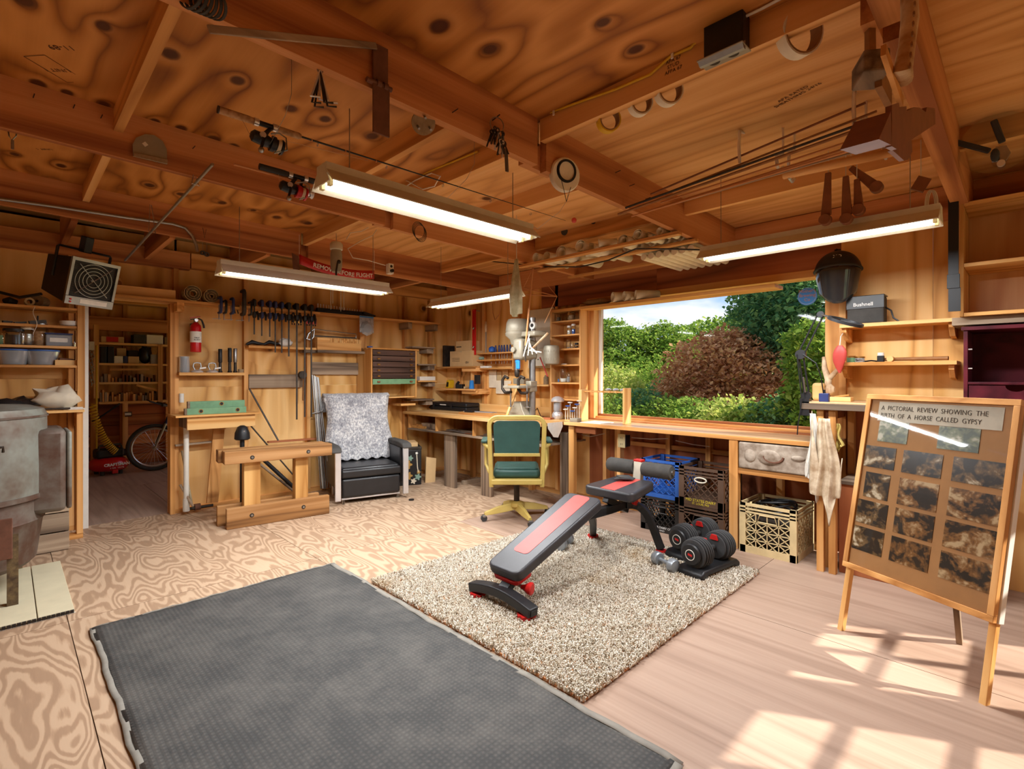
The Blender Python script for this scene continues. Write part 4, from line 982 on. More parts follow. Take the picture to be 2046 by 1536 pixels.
# heater slung by the doorway
HT = T('workshop_heater', 'black box fan heater on a swivel bracket above the doorway', 'heater', (.47, 5.15, 2.10)); HT.rotation_euler = (R(14), R(2), R(26))
w, h, dp = .165, .175, .30
m = MB(); m.add([(-w,-.02,-h),(w,-.02,-h),(w*.9,dp,-h*.75),(-w*.9,dp,-h*.75),(-w,-.02,h),(w,-.02,h),(w*.9,dp,h*.85),(-w*.9,dp,h*.85)], [(0,3,2,1),(4,5,6,7),(0,1,5,4),(1,2,6,5),(2,3,7,6),(3,0,4,7)]); m.build('housing', M['satin'], HT, bev=.006)
for n_, b in (('face_frame', (-w-.004,w+.004,-.04,-.02,h-.02,h+.004)), ('face_frame', (-w-.004,-w+.014,-.04,-.02,-h+.06,h-.02)), ('face_frame', (w-.014,w+.004,-.04,-.02,-h+.06,h-.02))):
    m = MB(); m.box(*b); m.build(n_, M['steel'], HT)
m = MB(); m.box(-w-.004, w+.004, -.042, -.018, -h-.004, -h+.058); cp = m.build('control_panel', M['steel'], HT, bev=.002)
for z in (-h+.035, -h+.015): m = MB(); m.cyl((-w+.03,-.042,z), (-w+.03,-.048,z), .007, n=12); m.build('knob', M['red'], cp)
m = MB(); m.box(-.07, .12, -.0435, -.042, -h+.012, -h+.045); m.build('panel_label', M['label'], cp)
for k in range(16): m = MB(); z = -h+.068 + k*.0165; m.box(-w+.014, w-.014, -.028, -.026, z, z+.005); m.build('louvre', M['iron'], HT)
for k in range(4): m = MB(); m.tube([((.05+.026*k)*math.cos(a), -.036, .02+(.05+.026*k)*math.sin(a)) for a in [2*PI*i/30 for i in range(30)]], .003, 5, True); m.build('guard_ring', M['steel'], HT, smooth=60)
for e in (45, 135): m = MB(); d = Vector((math.cos(R(e)), 0, math.sin(R(e))))*.16; m.tube([Vector((0,-.038,.02))-d, Vector((0,-.038,.02))+d], .003, 5); m.build('guard_wire', M['steel'], HT)
m = MB(); m.lathe([(.012,0),(.03,.004),(.03,.02)], (0,-.02,.02), (0,1,0), 14); m.build('fan_hub', M['chrome'], HT, smooth=40)
for k in range(4): m = MB(); a = R(90*k+20); m.prism([(0,-.015),(.10,-.045),(.10,.03),(0,.015)], (0,-.008,.02), (math.cos(a),.15,math.sin(a)), (-math.sin(a),0,math.cos(a)), (0,.003,0)); m.build('fan_blade', M['chrome'], HT)
m = MB(); m.tube([(-w-.02,.13,.0), (-w-.02,.13,h+.05), (-w-.012,.13,h+.06), (w+.012,.13,h+.06), (w+.02,.13,h+.05), (w+.02,.13,.0)], .010, 6); yk = m.build('yoke', M['satin'], HT, smooth=50)
m = MB(); m.box(-.03,.03,.10,.17,h+.045,h+.17); m.build('swivel_mount', M['black'], HT, bev=.006)
# power cord of the heater
p0 = V3((.20, 5.45, 2.02)); m = MB(); m.tube([p0, p0+Vector((-.12,.1,-.03)), p0+Vector((-.25,.25,.02)), p0+Vector((-.5,.45,.12)), p0+Vector((-.9,.5,.2))], .012, 7); solo(m, 'heater_cable', M['black'], 'thick black cable trailing from the heater to the wall', 'cable', smooth=60)

# long shelf over the doorway and along the wall
SZ = onY(500, 611, 5.80).z
LSH = T('long_shelf', 'long wooden wall shelf above the bar clamps', 'shelf', (2.2, 5.9, SZ), world=True)
wbox(LSH, 'shelf_board', M['studX'], onY(215, 600, 5.8).x, onY(640, 600, 5.8).x, 5.80, YA+.06, SZ-.022, SZ, .002)
wbox(LSH, 'shelf_board', M['studX'], onY(640, 600, 5.8).x+.002, onY(886, 600, 5.8).x, 5.80, YA+.06, SZ-.022, SZ, .002)
for a, b, yb in ((350,372,5.83),(806,833,5.84),(856,886,5.84)):
    m = MB(); x0, x1 = onY(a, 650, yb).x, onY(b, 650, yb).x
    wbox(LSH, 'bracket_block', M['oldY'] if a > 500 else M['studY'], (x0+x1)/2-.03, (x0+x1)/2+.03, yb, YA+.06, SZ-.11, SZ-.023)
p, q = onY(200, 560, 5.86), onY(351, 575, 5.86)
bw = T('plank', 'wide bare plank lying on edge above the doorway', 'plank', (.9, 5.9, SZ), world=True); wbox(bw, 'board', M['studX'], onY(215, 570, 5.86).x-.1, q.x, 5.86, 5.89, SZ, onY(300, 575, 5.86).z, .002)
# hooked wooden jig over the doorway
m = MB(); c = onY(233, 552, 5.93); zz = onY(300, 575, 5.86).z
pol = [(-.08,.0),(-.08,.03),(-.045,.09),(-.065,.12),(-.02,.13),(.03,.10),(.07,.05),(.085,0),(.055,0)] + [(.01+.035*math.cos(a), .045+.04*math.sin(a)) for a in [R(-50+i*30) for i in range(0, 10)]] + [(-.05,0)]
m.prism(pol, (c.x, 5.94, zz-.03), (1,0,0), (0,0,1), (0,.018,0)); solo(m, 'wooden_jig', M['pineZ'], 'curved pale wooden jig with a finger hole on the plank', 'jig')
for px_, r in ((382, .075), (419, .066)):
    t = T('sandpaper_roll', 'roll of sandpaper standing above the fire extinguisher' if px_ < 400 else 'smaller sandpaper roll beside the clamps', 'roll', (onY(px_, 590, 5.86).x, 5.86, SZ))
    for k in range(5):
        rr_ = r - k*.011 - .002*(k % 2)
        m = MB(); m.ring((0.002*k, 0, r + .002*k - .004*k*.5), (0,1,0), rr_, rr_-.0035, .14 - .01*k, 26); m.build('paper_turn', M['sand'] if k % 2 else M['sandin'], t, smooth=40)
# fire extinguisher
c = onY(391, 700, 5.92)
t = T('fire_extinguisher', 'red fire extinguisher with a white label beside the doorway', 'fire extinguisher', (c.x, 5.92, onY(391, 704, 5.92).z))
m = MB(); m.lathe([(.035,0),(.048,.004),(.050,.02),(.050,.25),(.044,.275),(.026,.295),(.020,.305)], n=24); m.build('cylinder', M['redpaint'], t, smooth=40)
m = MB(); m.lathe([(.0508,.10),(.0508,.21)], n=24); m.build('paper_label', M['label'], t, smooth=40)
text('FIRST\nALERT', .02, (0,-.0522,.135), (PI/2,0,0), M['ink'], t)
m = MB(); m.lathe([(.018,.30),(.02,.31),(.016,.335),(.012,.345)], n=14); m.build('valve', M['steel'], t, smooth=40)
m = MB(); m.cyl((0,-.022,.325), (0,-.03,.325), .016, n=14); m.build('gauge', M['chrome'], t)
m = MB(); m.bar((-.05,0,.345), (.04,0,.365), .018, .008); m.build('carry_handle', M['redpaint'], t)
m = MB(); m.bar((-.045,0,.33), (.01,0,.34), .016, .008); m.build('trigger', M['black'], t)
m = MB(); m.tube([(.02,-.01,.345), (.05,-.01,.33), (.068,-.01,.28), (.072,-.01,.25)], [.007,.008,.010,.010], 8); m.build('nozzle', M['black'], t, smooth=50)
m = MB(); m.box(-.02,.02,.045,.14,.12,.30); m.build('wall_bracket', M['black'], t)
# tool shelf under it
z1 = onY(420, 744, 5.90).z
ts = T('small_shelf', 'short wooden shelf of suction lifters below the fire extinguisher', 'shelf', (1.75, 5.95, z1), world=True)
wbox(ts, 'shelf_board', M['pineX'], onY(358, 744, 5.9).x, onY(489, 744, 5.9).x, 5.90, YA+.06, z1-.03, z1, .002)
m = MB(); c = onY(368, 740, 5.96); m.lathe([(.045,0),(.048,.005),(.045,.16),(.042,.16),(.043,.006)], (c.x, 5.96, z1), n=20); solo(m, 'plastic_cup', M['frost'], 'tall translucent plastic cup on the short shelf', 'cup', smooth=40)
for k, px_ in enumerate((394, 424)):
    t = T('suction_lifter', ('chrome suction lifter beside the plastic cup', 'chrome suction lifter beside the black tubes')[k], 'suction lifter', (onY(px_, 740, 5.94).x, 5.94, z1), 0, 'suction lifters')
    m = MB(); m.lathe([(.055,0),(.057,.008),(.045,.02),(.015,.028)], n=22); m.build('cup', M['chrome'], t, smooth=40)
    m = MB(); m.tube([(-.02,0,.025),(-.036,0,.06),(-.03,0,.092),(0,0,.10),(.03,0,.092),(.034,0,.06),(.02,0,.028)], .007, 7); m.build('handle', M['steel'], t, smooth=50)
    m = MB(); m.bar((.02,-.01,.04),(.075,-.015,.05),.012,.014); m.build('lever', M['whitepl'], t)
for k, (px_, y0, mt, lb) in enumerate(((440, 697, 'black', 'black rubber gripped tube with a ribbed base'), (459, 695, 'black', 'taller black rubber tube leaning by the stud'), (470, 696, 'steel', 'slim steel tube beside the black ones'))):
    c = onY(px_, 740, 5.95); h_ = onY(px_, y0, 5.95).z - z1
    t = T('tool_tube', lb, 'tool', (c.x, 5.95, z1))
    m = MB(); m.lathe([(.02,0),(.022,.01),(.016,.02),(.014,h_*.4),(.012,h_*.42)], n=14); m.build('socket', M['iron'], t, smooth=40)
    m = MB(); m.lathe([(.016,h_*.42),(.019,h_*.45),(.019,h_*.98),(.016,h_)], n=14); m.build('grip', M[mt], t, smooth=40)
m = MB(); c = onY(481, 740, 5.93); m.ring((c.x, 5.93, z1+.018), (0,0,1), .028, .014, .036, 18); solo(m, 'tape_spool', M['sand'], 'small brown spool at the end of the short shelf', 'spool')
# green spirit levels on the bracket bench
z2 = onY(430, 827, 5.66).z
bb = T('bracket_bench', 'small wall bench with a deep front board under the green levels', 'wall bench', (1.75, 5.8, z2), world=True)
xa, xb_ = onY(350, 830, 5.66).x, onY(518, 830, 5.66).x
wbox(bb, 'bench_top', M['pineX'], xa, xb_, 5.64, YA+.06, z2-.02, z2, .002)
wbox(bb, 'front_board', M['pineX'], onY(374, 840, 5.68).x, onY(510, 840, 5.68).x, 5.68, 5.71, z2-.145, z2-.021, .002)
wbox(bb, 'end_block', M['oldZ'], onY(374, 840, 5.68).x-.002, onY(374, 840, 5.68).x+.03, 5.711, YA, z2-.13, z2-.021)
for k, (a, b, y_, zz, lb) in enumerate(((368, 491, 5.71, z2, 'green painted wooden spirit level with two brass vials'), (374, 488, 5.80, z2+.0, 'green painted spirit level with one centre vial behind the other'))):
    x0, x1 = onY(a, 820, y_).x, onY(b, 820, y_).x; hh = .062 if k == 0 else .125
    t = T('spirit_level', lb, 'level', ((x0+x1)/2, y_, zz), 0, 'green spirit levels'); L = (x1-x0)/2
    m = MB(); m.box(-L+.02, L, -.02, .02, .0 if k == 0 else .0, hh); m.build('body', M['green'], t, bev=.002)
    m = MB(); m.box(-L, -L+.02, -.02, .02, .0, hh); m.build('end_cap', M['old' + 'X'], t)
    for vx in ((-.5, .7) if k == 0 else (.15,)):
        m = MB(); m.cyl((L*vx, -.0225, hh-.03), (L*vx, -.0195, hh-.03), .018, n=16); v_ = m.build('vial_window', M['ink'], t)
        m = MB(); m.ring((L*vx, -.022, hh-.03), (0,1,0), .020, .015, .003, 16); m.build('vial_ring', M['gold'], v_)
# box sticker on the stud
m = MB(); c = onY(363, 798, 5.98); m.cyl((c.x, 5.99, c.z-.03), (c.x, 5.99, c.z+.06), .022, n=14); solo(m, 'spray_can', M['label'], 'white labelled can on the stud beside the doorway', 'can', smooth=40)
# leaning pieces under the bracket bench
c = onY(372, 862, 5.86); f = onY(372, 1014, 5.86)
t = T('pvc_pipe', 'white plastic drain pipe standing under the wall bench', 'pipe', (c.x, 5.86, .04))
m = MB(); m.cyl((0,0,0), (0,0,z2-.06), .024, n=16); m.build('pipe', M['pvc'], t, smooth=40)
m = MB(); m.cyl((0,0,0), (0,0,.12), .03, n=16); m.build('coupling', M['pvc'], t, smooth=40); m = MB(); m.cyl((0,0,z2-.17), (0,0,z2-.10), .032, n=16); m.build('coupling', M['pvc'], t, smooth=40)
def lean(name, label, cat, a, b, w, h_, mat, Ya=5.96, Yb=5.80, za=None, grp=None, rnd=False, up=(0,1,0), bev=.002):
    p, q = onY(*a, Ya), onY(*b, Yb); m = MB()
    if rnd: m.cyl(p, q, w, n=10)
    else: m.bar(p, q, w, h_, up)
    return solo(m, name, mat, label, cat, group=grp, smooth=40 if rnd else None, bev=0 if rnd else bev)
lean('leaning_board', 'orange board leaning under the wall bench', 'board', (437, 858), (424, 1004), .105, .03, M['studZ'], 5.93, 5.85)
lean('wood_strip', 'thin horizontal wood strip across the open studs', 'strip', (350, 890), (426, 882), .03, .02, M['oldX'], 5.95, 5.95, up=(0,0,1))
lean('stick', 'short pale stick leaning on the plastic pipe', 'stick', (360, 968), (386, 1012), .012, 0, M['old' + 'Z'], 5.9, 5.8, rnd=True)
lean('stick', 'slim pale stick standing behind the plastic pipe', 'stick', (363, 900), (384, 1010), .010, 0, M['tube'], 5.97, 5.88, rnd=True)
c = onY(410, 1003, 5.75); t = T('rusty_auger', 'rusty auger lying on the bottom plate', 'auger', (c.x, 5.87, .055))
m = MB(); m.cyl((-.12,0,0), (.10,0,0), .015, n=8); m.build('shaft', M['iron'], t); m = MB(); m.ring((-.04,0,.008), (1,0,0), .032, .016, .05, 14); m.build('collar', M['rust'], t)
# black stand with a rounded head
c = onZ(484, 1000, 0); c = onY(484, 1000, 5.62)
t = T('trolling_motor', 'black trolling motor standing on its head behind the trestle', 'motor', (onY(484, 900, 5.6).x, 5.6, 0))
m = MB(); m.lathe([(.06,.73),(.072,.74),(.068,.80),(.045,.86),(.02,.875)], n=20); m.build('head', M['black'], t, smooth=40)
m = MB(); m.cyl((0,0,0), (0,0,.73), .022, n=12); m.build('shaft', M['black'], t, smooth=40); m = MB(); m.lathe([(.05,.0),(.05,.02),(.03,.04)], n=16); m.build('foot', M['black'], t)
m = MB(); m.cyl((0,-.05,.82), (0,-.062,.82), .008, n=8); m.build('screw', M['steel'], t)
RB = 'rods leaning against the wall'
lean('angle_bar', 'thin dark angle bar leaning down behind the trestle', 'bar', (498, 776), (556, 880), .016, .016, M['iron'], 5.97, 5.75)
lean('iron_rod', 'short dark iron rod leaning under the angle bar', 'rod', (499, 848), (600, 965), .008, 0, M['iron'], 5.97, 5.70, rnd=True)
lean('black_pipe', 'thick black pipe leaning between the trestle posts', 'pipe', (520, 912), (585, 972), .022, 0, M['black'], 5.95, 5.62, rnd=True)
lean('broom_handle', 'pale broom handle leaning between the trestle posts', 'handle', (508, 918), (588, 982), .013, 0, M['oldX'], 5.95, 5.58, rnd=True)
lean('long_rail', 'dark wooden rail resting along the wall behind the recliner', 'rail', (535, 883), (676, 873), .05, .02, M['darkX'], 5.95, 5.95, up=(0,0,1))
for k, (a, b) in enumerate(((624, 641), (627, 645), (629, 648), (631, 651), (634, 655), (636, 660))):
    p, q = onY(a, 749+k, 5.98), onY(b, 976, 5.84); q.z = max(q.z, .045)
    m = MB(); m.cyl(p, q, .0085, n=8); solo(m, 'metal_rod', M['steel'] if k not in (1,) else M['label'], 'slim metal rod in the bundle leaning beside the recliner', 'rod', group='metal rods beside the recliner', smooth=40)
lean('cross_rod', 'short steel rod lying across the leaning rod bundle', 'rod', (623, 826), (648, 820), .007, 0, M['steel'], 5.9, 5.87, rnd=True)
c = onY(606, 740, 5.97); t = T('hammer_tool', 'rusty old adze hung from the stud between clamp bars', 'tool', (c.x, 5.97, onY(606, 800, 5.97).z), 0)
m = MB(); m.cyl((0,0,0), (.01,0,.30), .013, .015, n=10); m.build('handle', M['handle'], t, smooth=40); m = MB(); m.cyl((-.01,-.02,.30), (-.01,.02,.30), .045, n=18); m.build('head', M['iron'], t)
# C clamps and bar clamps hung on the shelf edge
def c_clamp(name, label, px_, w, h_, mat, Y=5.785, handle=True, grp='clamps on the long shelf'):
    x = onY(px_, 620, Y).x; t = T(name, label, 'clamp', (x, Y, SZ-.10), 0, grp)
    m = MB(); m.tube([(0,.0,h_*.95), (0,-.005,h_), (0,-.07,h_), (0,-.085,h_*.9), (0,-.085,.02), (0,-.07,0), (0,0,0)], w, 7); m.build('frame', mat, t, smooth=50)
    m = MB(); m.cyl((0,-.01,-.07), (0,-.01,h_*.55), .0055, n=8); m.build('screw', M['steel'], t)
    if handle: m = MB(); m.cyl((-.06,-.01,-.065), (.02,-.01,-.06), .0035, n=6); m.build('tommy_bar', M['steel'], t)
c_clamp('c_clamp', 'small blue C clamp on the shelf edge above the fire extinguisher side', 437, .014, .15, M['bluedark'])
c_clamp('c_clamp', 'small blue C clamp next to the spring clamps', 461, .014, .15, M['bluedark'])
c_clamp('c_clamp', 'big grey iron C clamp hanging from the long shelf', 483, .020, .24, M['iron'])
c_clamp('c_clamp', 'little black C clamp in the first gap', 447, .012, .12, M['black'], handle=False); c_clamp('c_clamp', 'little black C clamp by the big iron one', 497, .011, .13, M['black'], handle=False)
for k, px_ in enumerate((468, 474)):
    t = T('spring_clamp', ('small steel spring clamp beside the blue C clamp', 'small steel spring clamp beside the big iron clamp')[k], 'clamp', (onY(px_, 612, 5.78).x, 5.78, SZ-.03), 0, 'clamps on the long shelf')
    m = MB(); m.ring((0,0,.0), (1,0,0), .03, .018, .03, 14); m.build('jaw', M['gold'], t); m = MB(); m.bar((0,0,-.02), (0,-.03,-.07), .012, .008); m.build('handle', M['steel'], t)
def bar_clamp(px_, yend, mat, label, big=False):
    Y = 5.775; x = onY(px_, 620, Y).x; z_ = onY(px_, yend, Y).z; s = 1.25 if big else 1.0
    t = T('bar_clamp', label, 'clamp', (x, Y, SZ), 0, 'bar clamps hung on the long shelf')
    m = MB(); m.bar((0,0,.05), (0,0,z_-SZ), .013*s, .007, (0,1,0)); m.build('bar', M['iron'], t)
    m = MB(); m.prism([(-.03,.0),(.02,.0),(.09,.03),(.09,.055),(.0,.075),(-.03,.06)], (-.014*s,0,.0), (0,1,0), (0,0,1), (.028*s,0,0)); m.build('fixed_jaw', mat, t, bev=.005)
    m = MB(); m.prism([(-.03,-.085),(.0,-.10),(.04,-.05),(.04,-.035),(-.03,-.03)], (-.016*s,0,-.03), (0,1,0), (0,0,1), (.032*s,0,0)); m.build('sliding_jaw', mat, t, bev=.005)
    m = MB(); m.tube([(0.02,-.025,-.06), (.028,-.045,-.10), (.024,-.05,-.15)], [.012,.014,.010], 8); m.build('trigger_handle', M['black'], t, smooth=50)
for px_, ye, mt, big, lb in ((508, 668, 'black', 0, 'short black bar clamp at the head of the row'), (523, 671, 'bluedark', 0, 'blue bar clamp next to the short black one'), (539, 673, 'bluedark', 0, 'second blue bar clamp of the row'),
        (550, 704, 'bluedark', 0, 'third blue bar clamp, with a longer bar'), (563, 705, 'bluedark', 0, 'last blue bar clamp before the black ones'), (577, 712, 'black', 1, 'black bar clamp next to the blue ones'),
        (593, 838, 'black', 1, 'long black bar clamp reaching below the blocking'), (609, 833, 'black', 1, 'long black bar clamp by the wall stud'), (622, 833, 'black', 1, 'last long black bar clamp beside the drill index')):
    bar_clamp(px_, ye, M[mt], lb, big)
for k, px_ in enumerate((586, 599, 616, 628)):
    t = T('pliers', ('yellow handled pliers between the long clamps', 'yellow handled cutters between the long clamps', 'orange tipped pliers by the last clamp', 'orange tipped pliers beyond the last clamp')[k], 'pliers', (onY(px_, 640, 5.79).x, 5.79, SZ-.17), 0, 'pliers among the clamps')
    for s in (-1, 1):
        m = MB(); m.tube([(s*.004,0,.14), (s*.018,0,.08), (s*.012,0,.0)], [.006,.009,.007], 7); hd = m.build('handle', M['black'], t, smooth=50)
        m = MB(); m.cyl((s*.0155,-.001,.02), (s*.0175,-.001,.07), .0095, n=7); m.build('grip', M['gold'] if k < 2 else M['coral'], hd)
for k, (a, b) in enumerate(((556, 570), (578, 600))):
    m = MB(); m.box(onY(a, 605, 5.9).x, onY(b, 605, 5.9).x, 5.88, 5.95, SZ, SZ+.09); solo(m, 'tool_case', M['yellow'], ('small yellow tool case behind the blue clamps', 'larger yellow tool case behind the black clamps')[k], 'case', bev=.006)
# drill index on the shelf
x0, x1 = onY(633, 620, 5.9).x, onY(745, 620, 5.9).x
t = T('drill_index', 'black drill bit stand with a row of silver bits on the long shelf', 'drill bits', ((x0+x1)/2, 5.9, SZ)); L = (x1-x0)/2
m = MB(); m.box(-L, L*.85, -.04, .05, 0, .035); m.build('stand', M['black'], t, bev=.004)
m = MB(); m.box(-L*.98, L*.7, .0, .045, .035, .065); m.build('stand_step', M['black'], t, bev=.004)
for k in range(18): m = MB(); xx = -L*.94 + k*L*.092; hh = .05 - .0018*k; m.cyl((xx,.02,.06), (xx,.02,.065+hh), .008-.0002*k, n=8); m.build('drill_bit', M['chrome'], t, smooth=40)
m = MB(); m.bar((L*.6,-.03,.05), (L,-.05,.012), .03, .03); m.build('end_clip', M['black'], t)
for k, (a, y0, y1) in enumerate(((661,560,618),(665,560,606),(681,560,622),(687,560,620))):
    p, q = onY(a, y0, 5.8), onY(a, y1, 5.8); m = MB(); m.cyl(p, q, .004, n=6); solo(m, 'thin_rod', M['wcable'], 'thin pale rod hanging behind the shop light', 'rod', group='thin rods behind the light')
# short shelf of pliers under the clamps
z3 = onY(560, 692, 5.88).z
t = T('small_shelf', 'short shelf of black tools behind the clamp bars', 'shelf', (2.3, 5.95, z3), world=True); wbox(t, 'shelf_board', M['pineX'], onY(497, 692, 5.88).x, onY(633, 692, 5.88).x, 5.88, YA+.06, z3-.025, z3, .002)
wbox(t, 'support_block', M['oldX'], onY(610, 700, 5.9).x, onY(636, 700, 5.9).x, 5.90, YA+.06, z3-.06, z3-.026)
for k, (a, b) in enumerate(((492, 527), (527, 560), (560, 578))):
    m = MB(); m.tube([onY(a, 688, 5.93), onY((a*2+b)/3, 683, 5.93), onY((a+b*2)/3, 686, 5.93), onY(b, 687, 5.93)], [.012,.022,.018,.010], 8); m.v = [(x, y, max(z, z3)) for x, y, z in m.v]
    solo(m, 'power_tool', M['black'], ('black snips lying at the end of the short tool shelf', 'black crimper lying on the short tool shelf', 'black driver lying under the white rag')[k], 'tool', smooth=60)
lump('rag', M['whitepl'], 'bunched white rag on the short tool shelf', 'rag', (onY(571, 680, 5.92).x, 5.93, z3), (.15, .09, .09), 3, amp=.5)
# saw block with hacksaw
z4, z4t = onY(675, 700, 5.86).z, onY(675, 674, 5.86).z
t = T('saw_rack', 'slotted wooden saw rack block fixed on a grey ledge', 'rack', (2.75, 5.9, z4), world=True)
xa, xb_ = onY(634, 690, 5.86).x, onY(722, 690, 5.86).x
zt_ = onY(634, 674, 5.86).z; wbox(t, 'rack_block', M['pineX'], xa, xb_, 5.888, YA+.06, z4, zt_, .002); wbox(t, 'rack_front', M['pineX'], xa, xb_, 5.86, 5.887, z4, zt_-.05); wbox(t, 'ledge', M['oldX'], xa, xb_+.06, 5.85, YA+.06, z4-.03, z4-.001)
cuts = [xa-.0015] + [xa + (xb_-xa)*(.28+.043*k) for k in range(16)] + [xb_+.0015]
for k in range(17): wbox(t, 'rack_tooth', M['pineX'], cuts[k]+.002, cuts[k+1]-.002, 5.86, 5.887, zt_-.0495, zt_)
t = T('hacksaw', 'grey metal hacksaw resting over the saw rack', 'saw', (2.7, 5.9, onY(650, 672, 5.87).z), world=True)
zt = onY(634, 674, 5.86).z
m = MB(); m.tube([(xa-.02, 5.9, zt+.02), (xa-.02, 5.9, zt+.10), (xb_-.05, 5.9, zt+.07), (xb_-.05, 5.9, zt+.02)], .006, 6); m.build('frame', M['steel'], t, smooth=40)
m = MB(); m.bar((xa-.02, 5.9, zt+.02), (xb_-.05, 5.9, zt+.02), .002, .014); m.build('blade', M['iron'], t)
m = MB(); m.tube([(xa-.02,5.9,zt+.10),(xa-.09,5.9,zt+.04),(xa-.11,5.9,zt-.02),(xa-.06,5.9,zt-.03),(xa-.03,5.9,zt+.01)], .012, 7, True); m.build('handle', M['steel'], t, smooth=50)
# foil pack hanging from the shelf
c = onY(732, 650, 5.79); t = T('hanging_pack', 'clear and foil blister pack hanging from the long shelf', 'package', (c.x, 5.785, onY(732, 671, 5.79).z))
hh = SZ - onY(732, 671, 5.79).z
m = MB(); m.box(-.095,.095,-.004,.004,.04,hh); m.build('backing_card', M['foilm'], t); m = MB(); m.lathe([(.09,0),(.09,.012),(.06,.03),(.01,.034)], (0,-.004,.09), (0,-1,0), 8); m.build('blister', M['frost'], t)
m = MB(); m.box(-.095,.095,-.0065,-.0045,hh-.02,hh-.005); m.build('blue_strip', M['sky'], t)
# flat drawer cabinet
X0, X1, YF = 3.20, 3.87, 5.70
Z0, Z1 = onY(786, 795, YF).z, onY(786, 699, YF).z
t = T('drawer_cabinet', 'wooden wall cabinet of flat brown drawers with a green bottom drawer', 'cabinet', ((X0+X1)/2, 5.85, Z0), world=True)
for n_, a, b, c, d in (('side', X0, X0+.02, Z0, Z1), ('side', X1-.02, X1, Z0, Z1)): wbox(t, n_, M['pineZ'], a, b, YF, YA+.05, c, d, .002)
wbox(t, 'top', M['pineX'], X0-.01, X1+.03, YF-.01, YA+.05, Z1, Z1+.02, .002); wbox(t, 'shelf_board', M['pineX'], X0+.02, X1-.02, YF+.02, YA+.05, Z0, Z0+.015)
M['drawer'] = wood('dark drawer front', '#6e5446', '#5a4238', '#3a2922', 'X', 2, 6, .06, .5, .6, var=.08)
zt = Z1 - .008; dh = (onY(786, 703, YF).z - onY(786, 771, YF).z)/6
for k in range(6):
    d = subpart(wbox(t, 'drawer', M['drawer'] if k < 5 else M['green'], X0+.024, X1-.024, YF-.004, YF+.28, zt-dh*(k+1)+.008, zt-dh*k, .002)); WORLDROOT[d.name] = V3(d.location) + WORLDROOT[t.name]
    for px_ in (.15, .86):
        m = MB(); xx = X0 + (X1-X0)*px_; zz = zt-dh*(k+.5); m.box(xx-.018, xx+.018, YF-.018, YF-.004, zz-.008, zz+.010); m.build('drawer_pull', M['gold'] if k < 5 else M['browncard'], d)
m = MB(); c = onY(743, 693, 5.75); m.box(c.x-.03, c.x+.03, 5.78, 5.82, Z1+.02, Z1+.04); solo(m, 'blue_box', M['blue'], 'little blue box on top of the drawer cabinet', 'box', bev=.003)
# stub shelves in the corner
for k, (a, b, y_, mt, lb) in enumerate(((822,868,693,'oldX','grey stub shelf below the end of the long shelf'),(834,870,727,'oldX','grey stub shelf with pencils beside the drawers'),(834,871,760,'pineX','stub shelf holding a white box beside the drawers'),(820,866,797,'oldX','lowest grey stub shelf beside the drawer cabinet'))):
    z = onY(850, y_, 5.85).z; t = T('stub_shelf', lb, 'shelf', (onY((a+b)/2, y_, 5.85).x, 5.9, z), world=True, group='stub shelves in the corner')
    wbox(t, 'shelf_board', M[mt], onY(a, y_, 5.85).x, onY(b, y_, 5.85).x, 5.83, YA+.06, z-.02, z, .002)
    wbox(t, 'support_block', M['oldY'], onY(b-13, y_, 5.85).x, onY(b, y_, 5.85).x, 5.87, YA+.06, z-.085, z-.021, .002)
z = onY(850, 760, 5.85).z; m = MB(); m.box(onY(839, 755, 5.84).x, onY(870, 755, 5.84).x, 5.84, 5.95, z, z+.055); solo(m, 'white_box', M['whitepl'], 'flat white box on the stub shelf beside the drawers', 'box', bev=.003)
m = MB(); z = onY(658, 797, 5.98).z; m.box(onY(797, 797, 5.8).x, onY(826, 800, 5.8).x, 5.75, YA+.06, onY(812, 806, 5.8).z-.025, onY(812, 806, 5.8).z); solo(m, 'ledge_board', M['pineX'], 'short pine ledge behind the recliner back', 'shelf')

# ------------------------------------------------------------------ storeroom
YS_ = 9.45
t = T('storage_rack', 'storeroom shelf rack full of boxes and wood offcuts', 'shelves', (1.5, 9.65, 0), world=True)
RZ = [onY(270, y, YS_).z for y in (686, 726, 763, 801)]
xl, xr_ = onY(198, 750, YS_).x, onY(334, 750, YS_).x
for z in RZ: wbox(t, 'shelf_board', M['pineX'], xl, 2.6, YS_, 9.82, z-.03, z)
wbox(t, 'upright', M['studZ'], xl-.06, xl, YS_, 9.5, 1.05, RZ[0]+.25); wbox(t, 'upright', M['studZ'], xr_-.12, xr_-.06, YS_-.01, YS_+.04, RZ[3]-.03, RZ[0])
wbox(t, 'brace', M['studZ'], onY(250, 850, YS_).x-.03, onY(250, 850, YS_).x+.03, YS_, 9.74, 0, RZ[3]-.031)
def sbx(name, label, cat, a, b, ytop, shelf, mat, dp=.25, grp=None, y0=None, back=0):
    z = RZ[shelf] if y0 is None else y0; Y = YS_+.02+back
    m = MB(); m.box(onY(a, 700, Y).x, onY(b, 700, Y).x, Y, Y+dp, z, onY((a+b)/2, ytop, Y).z); return solo(m, name, mat, label, cat, group=grp, bev=.006)
o = sbx('cardboard_box', 'flat cardboard carton with a red and white label on the top rack', 'box', 202, 248, 672, 0, M['card'])
m = MB(); c = onY(228, 679, YS_+.015); m.box(c.x-.09, c.x+.05, YS_+.016, YS_+.0185, c.z-.03, c.z+.045); solo(m, 'carton_label', M['red'], 'red and white label on the flat storeroom carton', 'label')
